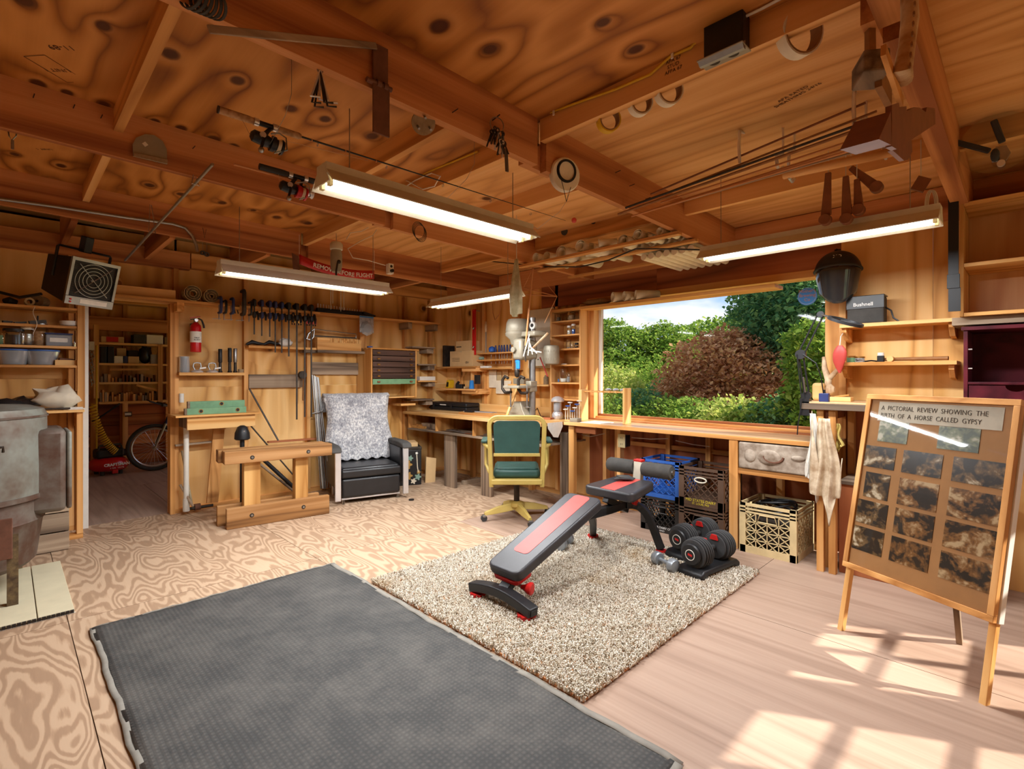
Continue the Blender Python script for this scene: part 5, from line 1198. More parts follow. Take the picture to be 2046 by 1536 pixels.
sbx('storage_bin', 'dark grey bin on the top rack of the storeroom', 'bin', 267, 291, 668, 0, M['foam']); sbx('storage_bin', 'white plastic bin on the top rack of the storeroom', 'bin', 293, 326, 669, 0, M['whitepl'])
sbx('storage_bin', 'brown bin at the end of the top rack', 'bin', 329, 345, 673, 0, M['sand'])
for a, b, y, mt, lb in ((201,213,692,'black','black carton at the end of the second rack'),(215,228,692,'black','black carton beside its twin on the second rack'),(233,252,695,'card','cardboard carton tilted on the second rack'),(256,277,700,'black','black topped box on the second rack'),
        (228,246,711,'label','white printed box on the second rack'),(247,255,711,'bluedark','narrow blue box on the second rack'),(256,278,712,'card','cardboard box with a white label on the second rack'),(301,315,708,'frost','pale blue tub on the second rack'),(316,322,705,'pineX','small wood block box on the second rack')):
    sbx('carton', lb, 'box', a, b, y, 1, M[mt], .11 if y > 703 else .16, back=0 if y > 703 or a < 230 else .125)
    
lump('plastic_bag', M['bag'], 'black plastic bag of things on the storeroom rack', 'bag', (onY(290, 720, YS_+.1).x, YS_+.12, RZ[1]), (.18, .18, .26), 21, amp=.4)
rr = random.Random(12)
for k in range(26):
    a = 200 + k*4.7; w = rr.uniform(3, 5); h_ = rr.uniform(8, 24); mt = rr.choice(['pineZ', 'studZ', 'oldZ'])
    m = MB(); Y = YS_ + rr.uniform(.02, .12); z = RZ[3]; m.box(onY(a, 790, Y).x, onY(a+w, 790, Y).x, Y, Y+.2, z, z + h_*7.4/1022); solo(m, 'wood_offcut', M[mt], 'short wood offcut standing on the lowest storeroom rack', 'offcut', group='offcuts on the lowest storeroom rack')
for k in range(16):
    a = 201 + k*7.3; w = rr.uniform(3, 6); h_ = rr.uniform(6, 17); Y = YS_ + rr.uniform(.02, .12); z = RZ[2]
    m = MB(); m.box(onY(a, 750, Y).x, onY(a+w, 750, Y).x, Y, Y+.2, z, z + h_*7.4/1022); solo(m, 'wood_offcut', M[rr.choice(['oldZ', 'studZ', 'darkZ'])], 'small wood offcut standing on the third storeroom rack', 'offcut', group='offcuts on the third storeroom rack')
m = MB(); p, q = onY(219, 738, YS_+.05), onY(298, 738, YS_+.05); m.bar(p, q, .04, .03); solo(m, 'long_stick', M['studX'], 'orange batten lying across the third storeroom rack', 'batten')
m = MB(); p, q = onY(272, 769, YS_+.05), onY(318, 781, YS_+.05); m.bar(p, q, .06, .03); solo(m, 'long_stick', M['pineX'], 'sloping batten over the offcuts of the lowest rack', 'batten')
t = T('chain', 'grey chain hanging from a hook in the storeroom', 'chain', (onY(183, 770, 9.3).x, 9.3, onY(183, 770, 9.3).z))
for k in range(16): m = MB(); m.tube([(.012*math.sin(k*2.1) + (.018*math.cos(a) if k % 2 else 0), (0 if k % 2 else .018*math.cos(a)), .02 + k*.03 + .026*math.sin(a)) for a in [2*PI*i/10 for i in range(10)]], .006, 5, True); m.build('chain_link', M['cast'], t, smooth=60)
m = MB(); m.box(-.03,.03,-.01,.01,.50,.62); m.build('hook_plate', M['label'], t); m = MB(); m.box(-.012, .012, .012, .51, .58, .60); m.build('hook_arm', M['iron'], t)
lean('mop_handle', 'yellow pole standing beside the storeroom rack', 'pole', (193, 690), (193, 930), .012, 0, M['yellow'], 9.42, 9.38, rnd=True)
# compressor with coiled hose
c = onZ(217, 937, 0); c.y = 9.1; cxp = onY(217, 900, 9.1).x
t = T('air_compressor', 'red pancake air compressor with white lettering and black motor', 'compressor', (cxp, 9.1, 0), R(12))
m = MB(); m.lathe([(.12,.05),(.19,.06),(.225,.10),(.23,.14),(.215,.19),(.17,.225),(.10,.235)], n=32); m.build('tank', M['redpaint'], t, smooth=50)
for k in range(4): a = R(45+90*k); m = MB(); m.cyl((.15*math.cos(a),.15*math.sin(a),0), (.15*math.cos(a),.15*math.sin(a),.08), .025, n=10); m.build('foot', M['rubber'], t)
m = MB(); m.box(-.16,.16,-.09,.10,.225,.36); m.build('motor_housing', M['black'], t, bev=.03, smooth=40)
m = MB(); m.tube([(-.14,-.06,.34), (-.12,-.06,.41), (.12,-.06,.41), (.14,-.06,.34)], .014, 8); m.build('carry_handle', M['foam'], t, smooth=50)
m = MB(); m.cyl((.16,0,.28), (.22,0,.28), .05, n=14); m.build('pump_head', M['iron'], t)
text('CRAFTSMAN', .052, (.02,-.232,.15), (R(88),0,0), M['wink'], t, bold=.0015); text('6 GAL  150 PSI', .026, (.02,-.236,.105), (R(88),0,0), M['wink'], t)
m = MB(); m.box(-.03,.03,-.235,-.20,.03,.08); m.build('drain_block', M['red'], t)
pts = []
A0, A1, A2 = onY(183, 808, 9.2), onY(198, 880, 9.05), onY(232, 903, 8.98)
N_ = 260
for k in range(N_):
    u = k/(N_-1); c = A0*(1-u)**2 + A1*(2*u*(1-u)) + A2*u*u; a = u*2*PI*22
    d = ((A1-A0)*(1-u) + (A2-A1)*u).normalized(); s1 = Vector((0,1,0)); s2 = d.cross(s1)
    pts.append(c + s1*(.045*math.cos(a)) + s2*(.045*math.sin(a)))
m = MB(); m.tube(pts, .0085, 5); solo(m, 'air_hose', M['yellow'], 'yellow coiled air hose running up from the compressor', 'hose', smooth=60)
m = MB(); m.tube([onY(184, 842, 9.5), onY(205, 830, 9.45), onY(240, 806, 9.45)], .012, 6); solo(m, 'slung_cable', M['black'], 'black cable slung along the storeroom boards', 'cord', smooth=60)
t = T('switch_box', 'small white outlet box on the storeroom stud', 'outlet', (onY(257, 827, 9.42).x, 9.42, onY(257, 832, 9.42).z)); m = MB(); m.box(-.04,.04,0,.03,0,.07); m.build('box', M['iron'], t); m = MB(); m.box(-.045,.03,-.006,0,.02,.055); m.build('cover', M['label'], t)
# bicycle
BW = onY(309, 892, 8.95); rw = .315
t = T('bicycle', 'mountain bicycle with a silver front wheel parked in the storeroom', 'bicycle', (BW.x, 8.95, 0), R(-6))
m = MB(); m.tube([(rw*math.cos(a), 0, rw + .02 + rw*math.sin(a)) for a in [2*PI*i/44 for i in range(44)]], .026, 8, True); wt = m.build('tire', M['rubber'], t, smooth=60)
m = MB(); m.tube([(.272*math.cos(a), 0, rw + .02 + .272*math.sin(a)) for a in [2*PI*i/44 for i in range(44)]], .014, 6, True); m.build('rim', M['chrome'], t, smooth=60)
m = MB(); m.cyl((0,-.05,rw+.02), (0,.05,rw+.02), .02, n=12); m.build('hub', M['steel'], t)
for k in range(28): a = 2*PI*k/28; m = MB(); m.cyl((.018*math.cos(a+.5*(-1)**k), .02*(-1)**k, rw+.02+.018*math.sin(a+.5*(-1)**k)), (.262*math.cos(a), 0, rw+.02+.262*math.sin(a)), .0018, n=4, cap=False); m.build('spoke', M['chrome'], t)
for s in (-1, 1): m = MB(); m.tube([(0,s*.055,rw+.02), (.10,s*.055,rw+.28), (.13,s*.04,rw+.36)], [.012,.018,.018], 8); m.build('fork_leg', M['black' if s > 0 else 'steel'], t, smooth=50)
m = MB(); m.tube([(.13,0,rw+.34), (.20,0,rw+.56)], .022, 10); m.build('head_tube', M['bluedark'], t, smooth=50)
m = MB(); m.tube([(.19,0,rw+.52), (.75,0,rw+.42)], .02, 10); m.build('top_tube', M['bluedark'], t, smooth=50); m = MB(); m.tube([(.16,0,rw+.42), (.55,0,rw-.02)], .022, 10); m.build('down_tube', M['bluedark'], t, smooth=50)
m = MB(); m.tube([(.55,0,rw-.02), (.78,0,rw+.50)], .02, 10); m.build('seat_tube', M['bluedark'], t, smooth=50)
m = MB(); m.tube([(.10,-.30,rw+.64), (.16,-.18,rw+.63), (.20,0,rw+.60), (.16,.18,rw+.63), (.10,.30,rw+.64)], .013, 8); m.build('handlebar', M['black'], t, smooth=50)
for s in (-1, 1): m = MB(); m.tube([(.10,s*.30,rw+.64), (.06,s*.40,rw+.65)], .019, 8); m.build('grip', M['rubber'], t, smooth=50); m = MB(); m.tube([(.14,s*.20,rw+.62), (.02,s*.24,rw+.66), (-.08,s*.30,rw+.70)], .008, 6); m.build('brake_lever', M['black'], t, smooth=50)
m = MB(); m.tube([(1.02+rw*math.cos(a), 0, rw+.02+rw*math.sin(a)) for a in [2*PI*i/40 for i in range(40)]], .026, 8, True); m.build('tire', M['rubber'], t, smooth=60)
m = MB(); m.tube([(.55,0,rw-.02), (1.02,.04,rw+.02), (.78,.03,rw+.46)], .012, 7); m.build('rear_triangle', M['bluedark'], t, smooth=50)
# ------------------------------------------------------------------ window wall: benches
WT = .90
t = T('corner_workbench', 'long pine workbench with cubbyholes in the corner by the window wall', 'workbench', (4.2, 4.7, 0), world=True)
wbox(t, 'worktop', M['topY'], 3.80, 4.596, 3.43, 5.93, WT-.035, WT, .003)
wbox(t, 'cubby_floor', M['oldY'], 3.86, 4.58, 3.46, 5.90, .655, .675)
for px_ in (806, 870.6, 945): y = min(5.88, onX(px_, 850, 3.86).y); wbox(t, 'divider', M['studZ'], 3.86, 4.5, y-.012, y+.012, .676, WT-.036, .001)
wbox(t, 'cubby_back', M['darkY'], 4.50, 4.52, 3.46, 5.90, .676, WT-.036)
for a, b, y_ in ((888, 911, 971), (961, 983, 990)):
    y0, y1 = onX(b, 900, 3.92).y, onX(a, 900, 3.92).y; wbox(t, 'leg', M['oldZ'], 3.90, 3.94, y0, y1-.02, 0, .654, .002); wbox(t, 'leg', M['oldZ'], 3.945, 4.05, y1-.06, y1-.02, 0, .654, .002)
wbox(t, 'leg', M['studZ'], 4.50, 4.56, 4.2, 4.26, 0, .654); wbox(t, 'leg', M['studZ'], 4.50, 4.56, 5.3, 5.36, 0, .654)
wbox(t, 'back_board', M['pineY'], 4.56, 4.596, 3.9, 5.9, WT+.001, WT+.10, .002)
t2 = T('window_bench', 'narrow wood topped bench under the picture window', 'workbench', (4.4, 2.2, 0), world=True)
wbox(t2, 'bench_top', M['greytop'], 4.15, 4.57, .98, 3.41, WT-.03, WT, .003)
wbox(t2, 'edge_strip', M['studY'], 4.135, 4.149, .98, 3.41, WT-.035, WT-.002, .002)
y0 = onX(1135, 900, 4.2).y; wbox(t2, 'leg', M['studZ'], 4.17, 4.22, y0-.10, y0-.03, 0, WT-.031, .002); wbox(t2, 'leg', M['oldZ'], 4.15, 4.25, y0-.025, y0+.07, 0, WT-.12, .002)
wbox(t2, 'apron', M['darkY'], 4.20, 4.22, y0-.35, y0-.03, WT-.11, WT-.031)
yp = onX(1467, 1000, 4.16).y
wbox(t2, 'leg', M['studZ'], 4.14, 4.20, yp-.035, yp+.035, 0, WT-.036, .003)
wbox(t2, 'drawer_rail', M['studY'], 4.15, 4.18, 1.02, yp-.036, .60, .645, .002)
wbox(t2, 'leg', M['studZ'], 4.20, 4.26, 1.0, 1.05, 0, WT-.031)
dr_ = subpart(wbox(t2, 'drawer', M['carved'], 4.132, 4.40, 1.06, yp-.045, .65, WT-.045, .01)); WORLDROOT[dr_.name] = V3(dr_.location) + WORLDROOT[t2.name]
yc, zc_ = (1.06 + yp-.045)/2, .755
for dy, dz, sy, sz in ((.19,.0,.045,.05),(.05,.0,.085,.06),(-.15,.015,.05,.02)):
    m = MB(); m.ball((4.131, yc+dy, zc_+dz), 1, 14, (.012, sy, sz)); m.build('carving', M['carved'], dr_, smooth=60)
m = MB(); m.tube([(4.128, yc+.02+.07*math.cos(a), zc_+.01+.045*math.sin(a)) for a in [R(180+i*18) for i in range(11)]], .009, 6); m.build('carved_scroll', M['rust'], dr_, smooth=60)
# outlet and wires under the bench
c = onX(1242, 880, 4.38); t = T('wall_outlet', 'ivory outlet plate on a dark box under the window bench', 'outlet', (4.38, c.y, c.z-.07), -PI/2)
m = MB(); m.box(-.042,.042,-.004,.004,0,.135); pl = m.build('cover_plate', M['plate'], t, bev=.002)
m = MB(); m.box(-.03,.05,.004,.075,.01,.125); m.build('junction_box', M['black'], t)
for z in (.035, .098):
    for s in (-1, 1): m = MB(); m.box(s*.008-.002, s*.008+.002, -.0055, -.0035, z-.008, z+.008); m.build('slot', M['ink'], pl)  # raised dark strips stand in for the shade inside the outlet holes
yst = c.y; m = MB(); m.box(4.385, 4.455, yst+.02, yst+.06, .0, WT-.032); solo(m, 'bench_post', M['studZ'], 'upright post holding the outlet under the window bench', 'post')
for k, (a, b, c_) in enumerate((((1162,868),(1180,872),(1208,866)),((1262,874),(1300,877),(1335,876)),((1350,880),(1385,888),(1418,892)))):
    m = MB(); m.tube([onX(*a, 4.5), onX(*b, 4.48), onX(*c_, 4.5)], .004, 5); solo(m, 'bench_wire', M['wcable'], ('pale wire sagging beside the bench corner leg', 'pale wire running on from the outlet box', 'pale wire sagging behind the crates')[k], 'wire', smooth=60)
# white sheet folded over the worktop end
m = MB(); a, b = onX(1085, 842, 3.95), onX(1125, 842, 4.14)
m.add([(3.90,3.425,WT-.002),(4.13,3.425,WT-.002),(4.13,3.42,WT-.05),(4.05,3.415,WT-.16),(3.98,3.415,WT-.15),(3.90,3.42,WT-.06)], [(0,1,2,3,4,5)]); solo(m, 'paper_sheet', M['label'], 'white paper sheet hanging off the worktop end behind the office chair', 'paper', solid=.003)
# scraps in the cubbyholes
rr = random.Random(5)
SCR = [(818,845,'pine block lying in the first cubbyhole','pineY'),(842,866,'short squared timber in the first cubbyhole','oldX'),(875,900,'grey lath lying in the middle cubbyhole','oldY'),(895,925,'metal angle bar sloping out of the middle cubbyhole','steel'),(905,940,'old shingle strip in the middle cubbyhole','oldY'),(952,975,'flat grey board end in the last cubbyhole','oldY'),(826,838,'pale block at the back of the first cubbyhole','pineX'),(925,940,'thin dark slat in the middle cubbyhole','darkY')]
for k, (a, b, lb, mt) in enumerate(SCR):
    X = 3.90 + .05*(k % 3); y1, y0 = onX(a, 860, X).y, onX(b, 860, X).y; hh = (.03,.07,.012,.01,.02,.014,.05,.008)[k]
    m = MB(); m.cbox((X+.06, (y0+y1)/2, .677+hh/2+.012*(k == 3)), (.10 if k != 3 else .04, y1-y0, hh), (0 if k != 3 else .08, 0, rr.uniform(-.2,.2))); solo(m, 'wood_scrap', M[mt], lb, 'scrap')
# painted trunk and leaning panel beside the recliner
t = T('painted_trunk', 'black trunk painted with pale flowers beside the recliner', 'trunk', (3.62, 5.62, 0), R(-25))
m = MB(); m.box(-.18,.20,-.14,.20,0,.44); m.build('trunk_body', M['black'], t, bev=.006); m = MB(); m.box(-.185,.205,-.145,.205,.44,.48); m.build('trunk_lid', M['iron'], t, bev=.006)
M['flower'] = flat('ochre flower paint', '#c79a52', .7, var=.1); M['flowerb'] = flat('pale teal flower paint', '#8fb0a0', .7, var=.1)
for k, (x, z, r, mt) in enumerate(((.03,.26,.045,'flower'),(.06,.34,.03,'flowerb'),(.04,.12,.04,'flower'),(.14,.40,.015,'label'),(.155,.10,.035,'flowerb'),(.165,.16,.02,'flower'),(.10,.05,.03,'paper'))):
    m = MB(); m.prism([(r*(1+.3*math.cos(5*a))*math.cos(a), r*(1+.3*math.cos(5*a))*math.sin(a)) for a in [2*PI*i/30 for i in range(30)]], (x,-.1405,z), (1,0,0), (0,0,1), (0,-.0015,0)); m.build('painted_flower', M[mt], t)
m = MB(); m.tube([(.14,-.142,.38),(.145,-.142,.30),(.15,-.142,.22),(.16,-.142,.16)], .006, 5); m.build('painted_stem', M['paper'], t)
m = MB(); m.box(-.16,.16,-.10,.16,.48,.53); solo_ = m.build('cigar_box', M['card'], None); solo_.location = t.location; solo_.rotation_euler = t.rotation_euler; tag(solo_, 'flat tan box on top of the painted trunk', 'box')
p, q = onY(868, 902, 5.75), onY(858, 955, 5.6)
m = MB(); m.prism([(0,0),(.14,0),(.20,.30),(.06,.33)], (onY(850, 955, 5.45).x, 5.45, 0), (.95,-.2,0), (.0,.22,.97), (.01,.03,0)); solo(m, 'fibreboard_offcut', M['card'], 'tan fibreboard offcut leaning beside the painted trunk', 'panel')
m = MB(); m.box(4.1, 4.5, 5.0, 5.05, 0, .05); solo(m, 'floor_batten', M['oldX'], 'short batten on the floor under the workbench', 'batten')

# ------------------------------------------------------------------ corner shelves on the window wall
SX = 4.38
for k, (y_, lb) in enumerate(((732, 'short corner shelf of cardboard boxes'), (776, 'short corner shelf of the yellow charger'))):
    z = onX(905, y_, SX).z; ya, yb = onX(871, y_, SX).y, onX(948, y_, SX).y
    t = T('corner_shelf', lb, 'shelf', (4.5, (ya+yb)/2, z), world=True, group='corner shelves'); wbox(t, 'shelf_board', M['studY'], SX, XB+.05, yb, ya, z-.022, z, .002)
    wbox(t, 'support_block', M['studY'], SX+.03, XB+.05, yb, yb+.30, z-.07, z-.023, .002)
    if k == 0: zbx = z
    else: zch = z
ya = onX(892, 710, 4.45).y
m = MB(); m.box(4.40, 4.58, ya-.025, ya+.025, zbx, onX(892, 690, 4.42).z); solo(m, 'ring_binder', M['iron'], 'dark grey ring binder beside the cardboard boxes', 'binder', bev=.003)
y1, y0 = onX(899, 710, 4.40).y, onX(944, 710, 4.40).y; zt1, zt2 = onX(920, 701, 4.40).z, onX(920, 681, 4.40).z
t = T('cardboard_box', 'tan cardboard box with black lettering, lower of two', 'box', (4.49, (y0+y1)/2, zbx), -PI/2)
h2 = (y1-y0)/2
m = MB(); m.box(-h2, h2, -.09, .10, 0, zt1-zbx); m.build('carton', M['card'], t, bev=.002); m = MB(); m.box(-.02,.02,-.0915,-.09,(zt1-zbx)*.9,(zt1-zbx)*.999); m.build('packing_tape', M['sandin'], t)
text('CSI-1', .035, (h2*.55,-.092,.05), (PI/2,0,0), M['ink'], t, bold=.0008)
for k in range(3): m = MB(); m.box(-h2*.8, -h2*.1, -.0912, -.09, .07+k*.02, .074+k*.02); m.build('printed_line', M['ink'], t)
t = T('cardboard_box', 'smaller tan cardboard box on top of the lettered one', 'box', (4.49, (y0+y1)/2-.01, zt1), -PI/2)
m = MB(); m.box(-h2*.55, h2*.7, -.08, .09, 0, zt2-zt1); m.build('carton', M['card'], t, bev=.002); m = MB(); m.box(-h2*.5, -h2*.05, -.0812, -.08, .05, .062); m.build('printed_line', M['ink'], t)
# charger etc
ya = onX(895, 765, 4.42).y
t = T('battery_charger', 'yellow and black battery charger on the lower corner shelf', 'charger', (4.46, ya, zch), -PI/2)
m = MB(); m.prism([(-.05,0),(.03,0),(.05,.10),(.02,.12),(-.02,.11)], (0,-.05,0), (1,0,0), (0,0,1), (0,.09,0)); m.build('charger_body', M['yellow'], t, bev=.008)
m = MB(); m.prism([(-.03,.02),(.02,.02),(.03,.085),(-.01,.09)], (0,-.052,0), (1,0,0), (0,0,1), (0,.003,0)); m.build('charger_face', M['iron'], t)
ya = onX(915, 765, 4.42).y; m = MB(); m.cbox((4.46, ya, zch+.03), (.10,.10,.06), (0,0,.4)); m.cyl((4.42, ya+.02, zch+.06), (4.42, ya-.02, zch+.09), .02, n=10); solo(m, 'battery_pack', M['black'], 'black drill battery beside the yellow charger', 'battery', bev=.006)
ya = onX(939, 765, 4.42).y; m = MB(); m.lathe([(.035,0),(.036,.01),(.028,.11),(.03,.115)], (4.45, ya, zch), n=16); solo(m, 'blue_cup', M['sky'], 'blue plastic cup at the end of the lower corner shelf', 'cup', smooth=40)
ya = onX(928, 772, 4.42).y; m = MB(); m.cyl((4.42, ya, zch+.016), (4.50, ya+.02, zch+.016), .016, n=10); solo(m, 'small_roll', M['sandin'], 'small cream roll between battery and blue cup', 'roll', smooth=40)
# black case and boards on the worktop
p = onZ(892, 817, WT); t = T('tool_case', 'black moulded tool case with two latches on the workbench', 'case', (4.42, onX(892, 815, 4.3).y, WT), -PI/2)
L = (onX(855, 815, 4.3).y - onX(930, 815, 4.3).y)/2
m = MB(); m.box(-L, L, -.12, .12, 0, .055); m.build('case_base', M['black'], t, bev=.012, smooth=40); m = MB(); m.box(-L, L, -.12, .12, .058, .11); m.build('case_lid', M['black'], t, bev=.014, smooth=40)
for s in (-.7, .25): m = MB(); m.box(L*s-.02, L*s+.02, -.13, -.12, .03, .085); m.build('latch', M['satin'], t, bev=.003)
m = MB(); m.box(-L*.35, -L*.02, -.1225, -.12, .07, .082); m.build('name_plate', M['label'], t)
for k in range(4):
    X = 4.02 + .06*k; y1, y0 = onX(918+4*k, 822, X).y, onX(1018, 822, X).y
    m = MB(); m.cbox((X, (y0+y1)/2, WT+.012+.0*k), (.055, y1-y0, .022), (0,0,.02*k-.03)); solo(m, 'cedar_board', M['studY'], ('front red cedar strip of those lying on the workbench', 'second red cedar strip lying on the workbench', 'third red cedar strip lying on the workbench', 'rear red cedar strip lying on the workbench')[k], 'board', group='cedar strips on the workbench')
y_ = onX(950, 812, 4.2).y; m = MB(); m.cbox((4.10, y_, WT+.035), (.05,.13,.025), (0,0,.1)); solo(m, 'sharpening_stone', M['black'], 'black sharpening stone on the cedar strips', 'stone', bev=.003)
m = MB(); m.cbox((4.20, onX(965, 808, 4.25).y, WT+.028), (.10,.45,.008), (.0,0,.2)); solo(m, 'plastic_sleeve', M['frost'], 'clear plastic sleeve on the cedar strips', 'sleeve')
lean('wooden_handle', 'long wooden tool handle leaning on the drill press', 'handle', (1022, 782), (990, 830), .018, 0, M['pineZ'], 4.35, 4.35, rnd=True) if False else None
p, q = onX(1037, 765, 4.25), onX(1012, 832, 4.0); q.z = WT+.015; m = MB(); m.cyl(p, q, .014, .016, n=10); solo(m, 'tool_handle', M['pineZ'], 'wooden tool handle leaning against the drill press', 'handle', smooth=40)  # loose wooden handle of a tool

# tool rack panel
TX = 4.52
yl, yr = onX(949, 700, TX).y, onX(1029, 700, TX).y
z1, z2, z3 = (onX(990, y, TX).z for y in (704, 718, 735))
t = T('tool_rack', 'wooden rack of screwdrivers on the window wall', 'rack', (4.56, (yl+yr)/2, z3), world=True)
for z in (z1, z2, z3): wbox(t, 'rack_shelf', M['studY'], TX-.05, XB+.05, yr, yl, z-.018, z, .002)
wbox(t, 'rack_side', M['studZ'], TX-.05, XB+.05, yl, yl+.03, onX(949, 790, TX).z, onX(949, 600, TX).z, .002)
wbox(t, 'rack_side', M['studZ'], TX-.05, XB+.05, yr-.02, yr, z3-.03, z1)
for k, px_ in enumerate((982, 991, 998, 1003, 1008, 1014, 1020)):
    y = onX(px_, 700, TX-.02).y; t = T('screwdriver', ('pale wood handled chisel at the end of the rack', 'navy handled screwdriver next to the wooden chisel', 'navy handled screwdriver second from the chisel', 'navy handled screwdriver in the middle of the rack', 'navy handled screwdriver right of the middle', 'navy handled screwdriver next to the last', 'last navy handled screwdriver by the drill press')[k], 'screwdriver', (TX-.025, y, z2-.06), 0, 'screwdrivers in the rack')
    m = MB(); m.lathe([(.009,.0),(.013,.01),(.014,.05),(.011,.085),(.006,.095)], (0,0,z1-z2+.055), n=12); m.build('handle', M['bluedark'] if k else M['pineZ'], t, smooth=40)
    m = MB(); m.cyl((0,0,0), (0,0,z1-z2+.055), .0035, n=6); m.build('shank', M['steel'], t)
y = onX(972, 690, TX-.02).y; t = T('drawknife', 'old grey wooden handled rasp standing in the rack', 'rasp', (TX-.03, y, z1)); hh = onX(972, 636, TX-.02).z - z1
m = MB(); m.bar((0,0,0), (0,0,hh*.6), .03, .008, (1,0,0)); m.build('blade', M['oldZ'], t); m = MB(); m.lathe([(.010,0),(.016,.02),(.018,.10),(.01,.14)], (0,0,hh*.6), n=12); m.build('handle', M['antler'], t, smooth=40)
y = onX(983, 695, TX-.03).y; m = MB(); m.lathe([(.015,0),(.04,.01),(.045,.05),(.03,.07),(.01,.08)], (TX-.03, y, z1), n=14); solo(m, 'tape_measure', M['blue'], 'blue round tape measure on the tool rack', 'tape measure', smooth=40)
y = onX(962, 715, TX-.03).y; m = MB(); m.cyl((TX-.03, y+.03, z2+.02), (TX-.03, y-.03, z2+.02), .02, n=12); solo(m, 'pencil_roll', M['flowerb'], 'pale green roll on the middle rack shelf', 'roll', smooth=40)
y = onX(968, 731, TX-.03).y; m = MB(); m.box(TX-.045, TX+.02, y-.09, y+.07, z3, z3+.028); solo(m, 'white_stone', M['label'], 'white honing stone on the bottom rack shelf', 'stone', bev=.003)
# red spirit level
y = onX(947.5, 660, 4.44).y; zb, zt = onX(947, 709, 4.44).z, onX(947, 618, 4.44).z
t = T('spirit_level', 'red metal spirit level hanging beside the tool rack', 'level', (4.44, y, zb)); hh = zt-zb
m = MB(); m.box(-.012,.012,-.028,.028,0,hh); m.build('body', M['redpaint'], t, bev=.003)
for f in (.17, .58): m = MB(); m.cyl((-.0125,0,hh*f), (-.014,0,hh*f), .017, n=14); v_ = m.build('vial_window', M['ink'], t); m = MB(); m.cyl((-.0142,.008,hh*f-.01), (-.0142,-.008,hh*f+.01), .005, n=6); m.build('vial', M['label'], v_)
m = MB(); m.box(-.012,.10,-.004,.004,hh-.02,hh-.01); m.build('hanging_hook', M['steel'], t)
# orange bands and socket box
m = MB(); p = onX(993, 606, 4.5); q = onX(989, 640, 4.5); m.tube([onX(984, 606, 4.5), onX(985, 625, 4.5), onX(989, 639, 4.5), onX(998, 628, 4.5), onX(1002, 606, 4.5)], .006, 6); solo(m, 'rubber_loop', M['tan'], 'orange rubber loop hanging under the shop light', 'loop', smooth=60)
c = onX(957, 758, 4.45); t = T('socket_strip', 'small black socket box on the rack side', 'socket', (4.44, c.y+.02, c.z-.06), -PI/2); m = MB(); m.box(-.03,.03,-.03,.03,0,.12); m.build('box', M['black'], t, bev=.004)
for z in (.03,.06,.09): m = MB(); m.box(-.008,.008,-.0325,-.03,z-.005,z+.005); m.build('socket', M['ink'], t)
for k, (a, b, y0, y1, mt) in enumerate(((976,991,740,774,'paper'),(992,1001,742,772,'sandin'),(990,1020,760,786,'paper'),(1003,1014,738,752,'card'))):
    ya, yb = onX(a, 760, 4.62 - .004*k).y, onX(b, 760, 4.62 - .004*k).y; m = MB(); m.box(4.628-.004*k, 4.631-.004*k, yb, ya, onX(a, y1, 4.62).z, onX(a, y0, 4.62).z); solo(m, 'pinned_paper', M[mt], ('cream notice pinned beside the socket box', 'narrow yellowed note pinned on the wall', 'larger curled sheet pinned behind the C clamp', 'brown card pinned above the C clamp')[k], 'paper')

# ------------------------------------------------------------------ drill press
DX, DY = 4.13, 3.93
t = T('drill_press', 'old grey bench drill press with a tapered belt cover', 'drill press', (DX, DY, WT), world=True)
def dp(name, mat, fn, bev=0, smooth=40): m = MB(); fn(m); return m.build(name, mat, t, bev=bev, smooth=smooth)
dp('base_casting', M['cast'], lambda m: m.prism([(-.16,0),(.16,0),(.12,.04),(.08,.10),(.05,.19),(-.05,.19),(-.10,.10),(-.14,.04)], (DX-.10, DY+.06, WT), (0,-1,0), (0,0,1), (.18,0,0)), .006)
dp('column', M['steel'], lambda m: m.cyl((DX+.02, DY-.06, WT), (DX+.02, DY-.06, 2.02), .036, n=18))
dp('head_casting', M['cast'], lambda m: m.box(DX-.20, DX+.07, DY-.10, DY+.04, 1.55, 1.78), .03)
dp('belt_cover', M['cast'], lambda m: m.lathe([(.07,1.72),(.09,1.78),(.135,1.82),(.14,1.84),(.13,1.86),(.135,1.87),(.125,1.96),(.105,2.0),(.02,2.01)], (DX-.10, DY+.05, 0), (0,0,1), 28))
dp('cover_guard', M['cast'], lambda m: m.prism([(0,-.08),(.22,-.09),(.26,-.04),(.26,.06),(.2,.10),(0,.11)], (DX-.08, DY-.04, 1.80), (0,-1,0), (1,0,0), (0,0,.055)), .012)
dp('pulley', M['whitepl'], lambda m: m.cyl((DX-.06, DY-.13, 1.925), (DX-.03, DY-.13, 1.925), .042, n=20)); dp('pulley_hub', M['ink'], lambda m: m.cyl((DX-.065, DY-.13, 1.925), (DX-.058, DY-.13, 1.925), .020, n=16))
dp('motor', M['cast'], lambda m: m.lathe([(.05,1.50),(.085,1.51),(.09,1.54),(.09,1.68),(.08,1.71),(.02,1.72)], (DX+.18, DY-.20, 0), (0,0,1), 22))
for r_ in range(2):
    for k in range(6): a = R(160+k*18); dp('motor_vent', M['cast'], lambda m: m.cbox((DX+.18+.09*math.cos(a), DY-.20+.09*math.sin(a), 1.56+.09*r_), (.006,.010,.02), (0,0,a)))
dp('quill', M['steel'], lambda m: m.cyl((DX-.13, DY+.03, 1.44), (DX-.13, DY+.03, 1.56), .030, n=14)); dp('chuck', M['iron'], lambda m: m.lathe([(.012,1.36),(.026,1.375),(.03,1.42),(.024,1.44)], (DX-.13, DY+.03, 0), (0,0,1), 14))
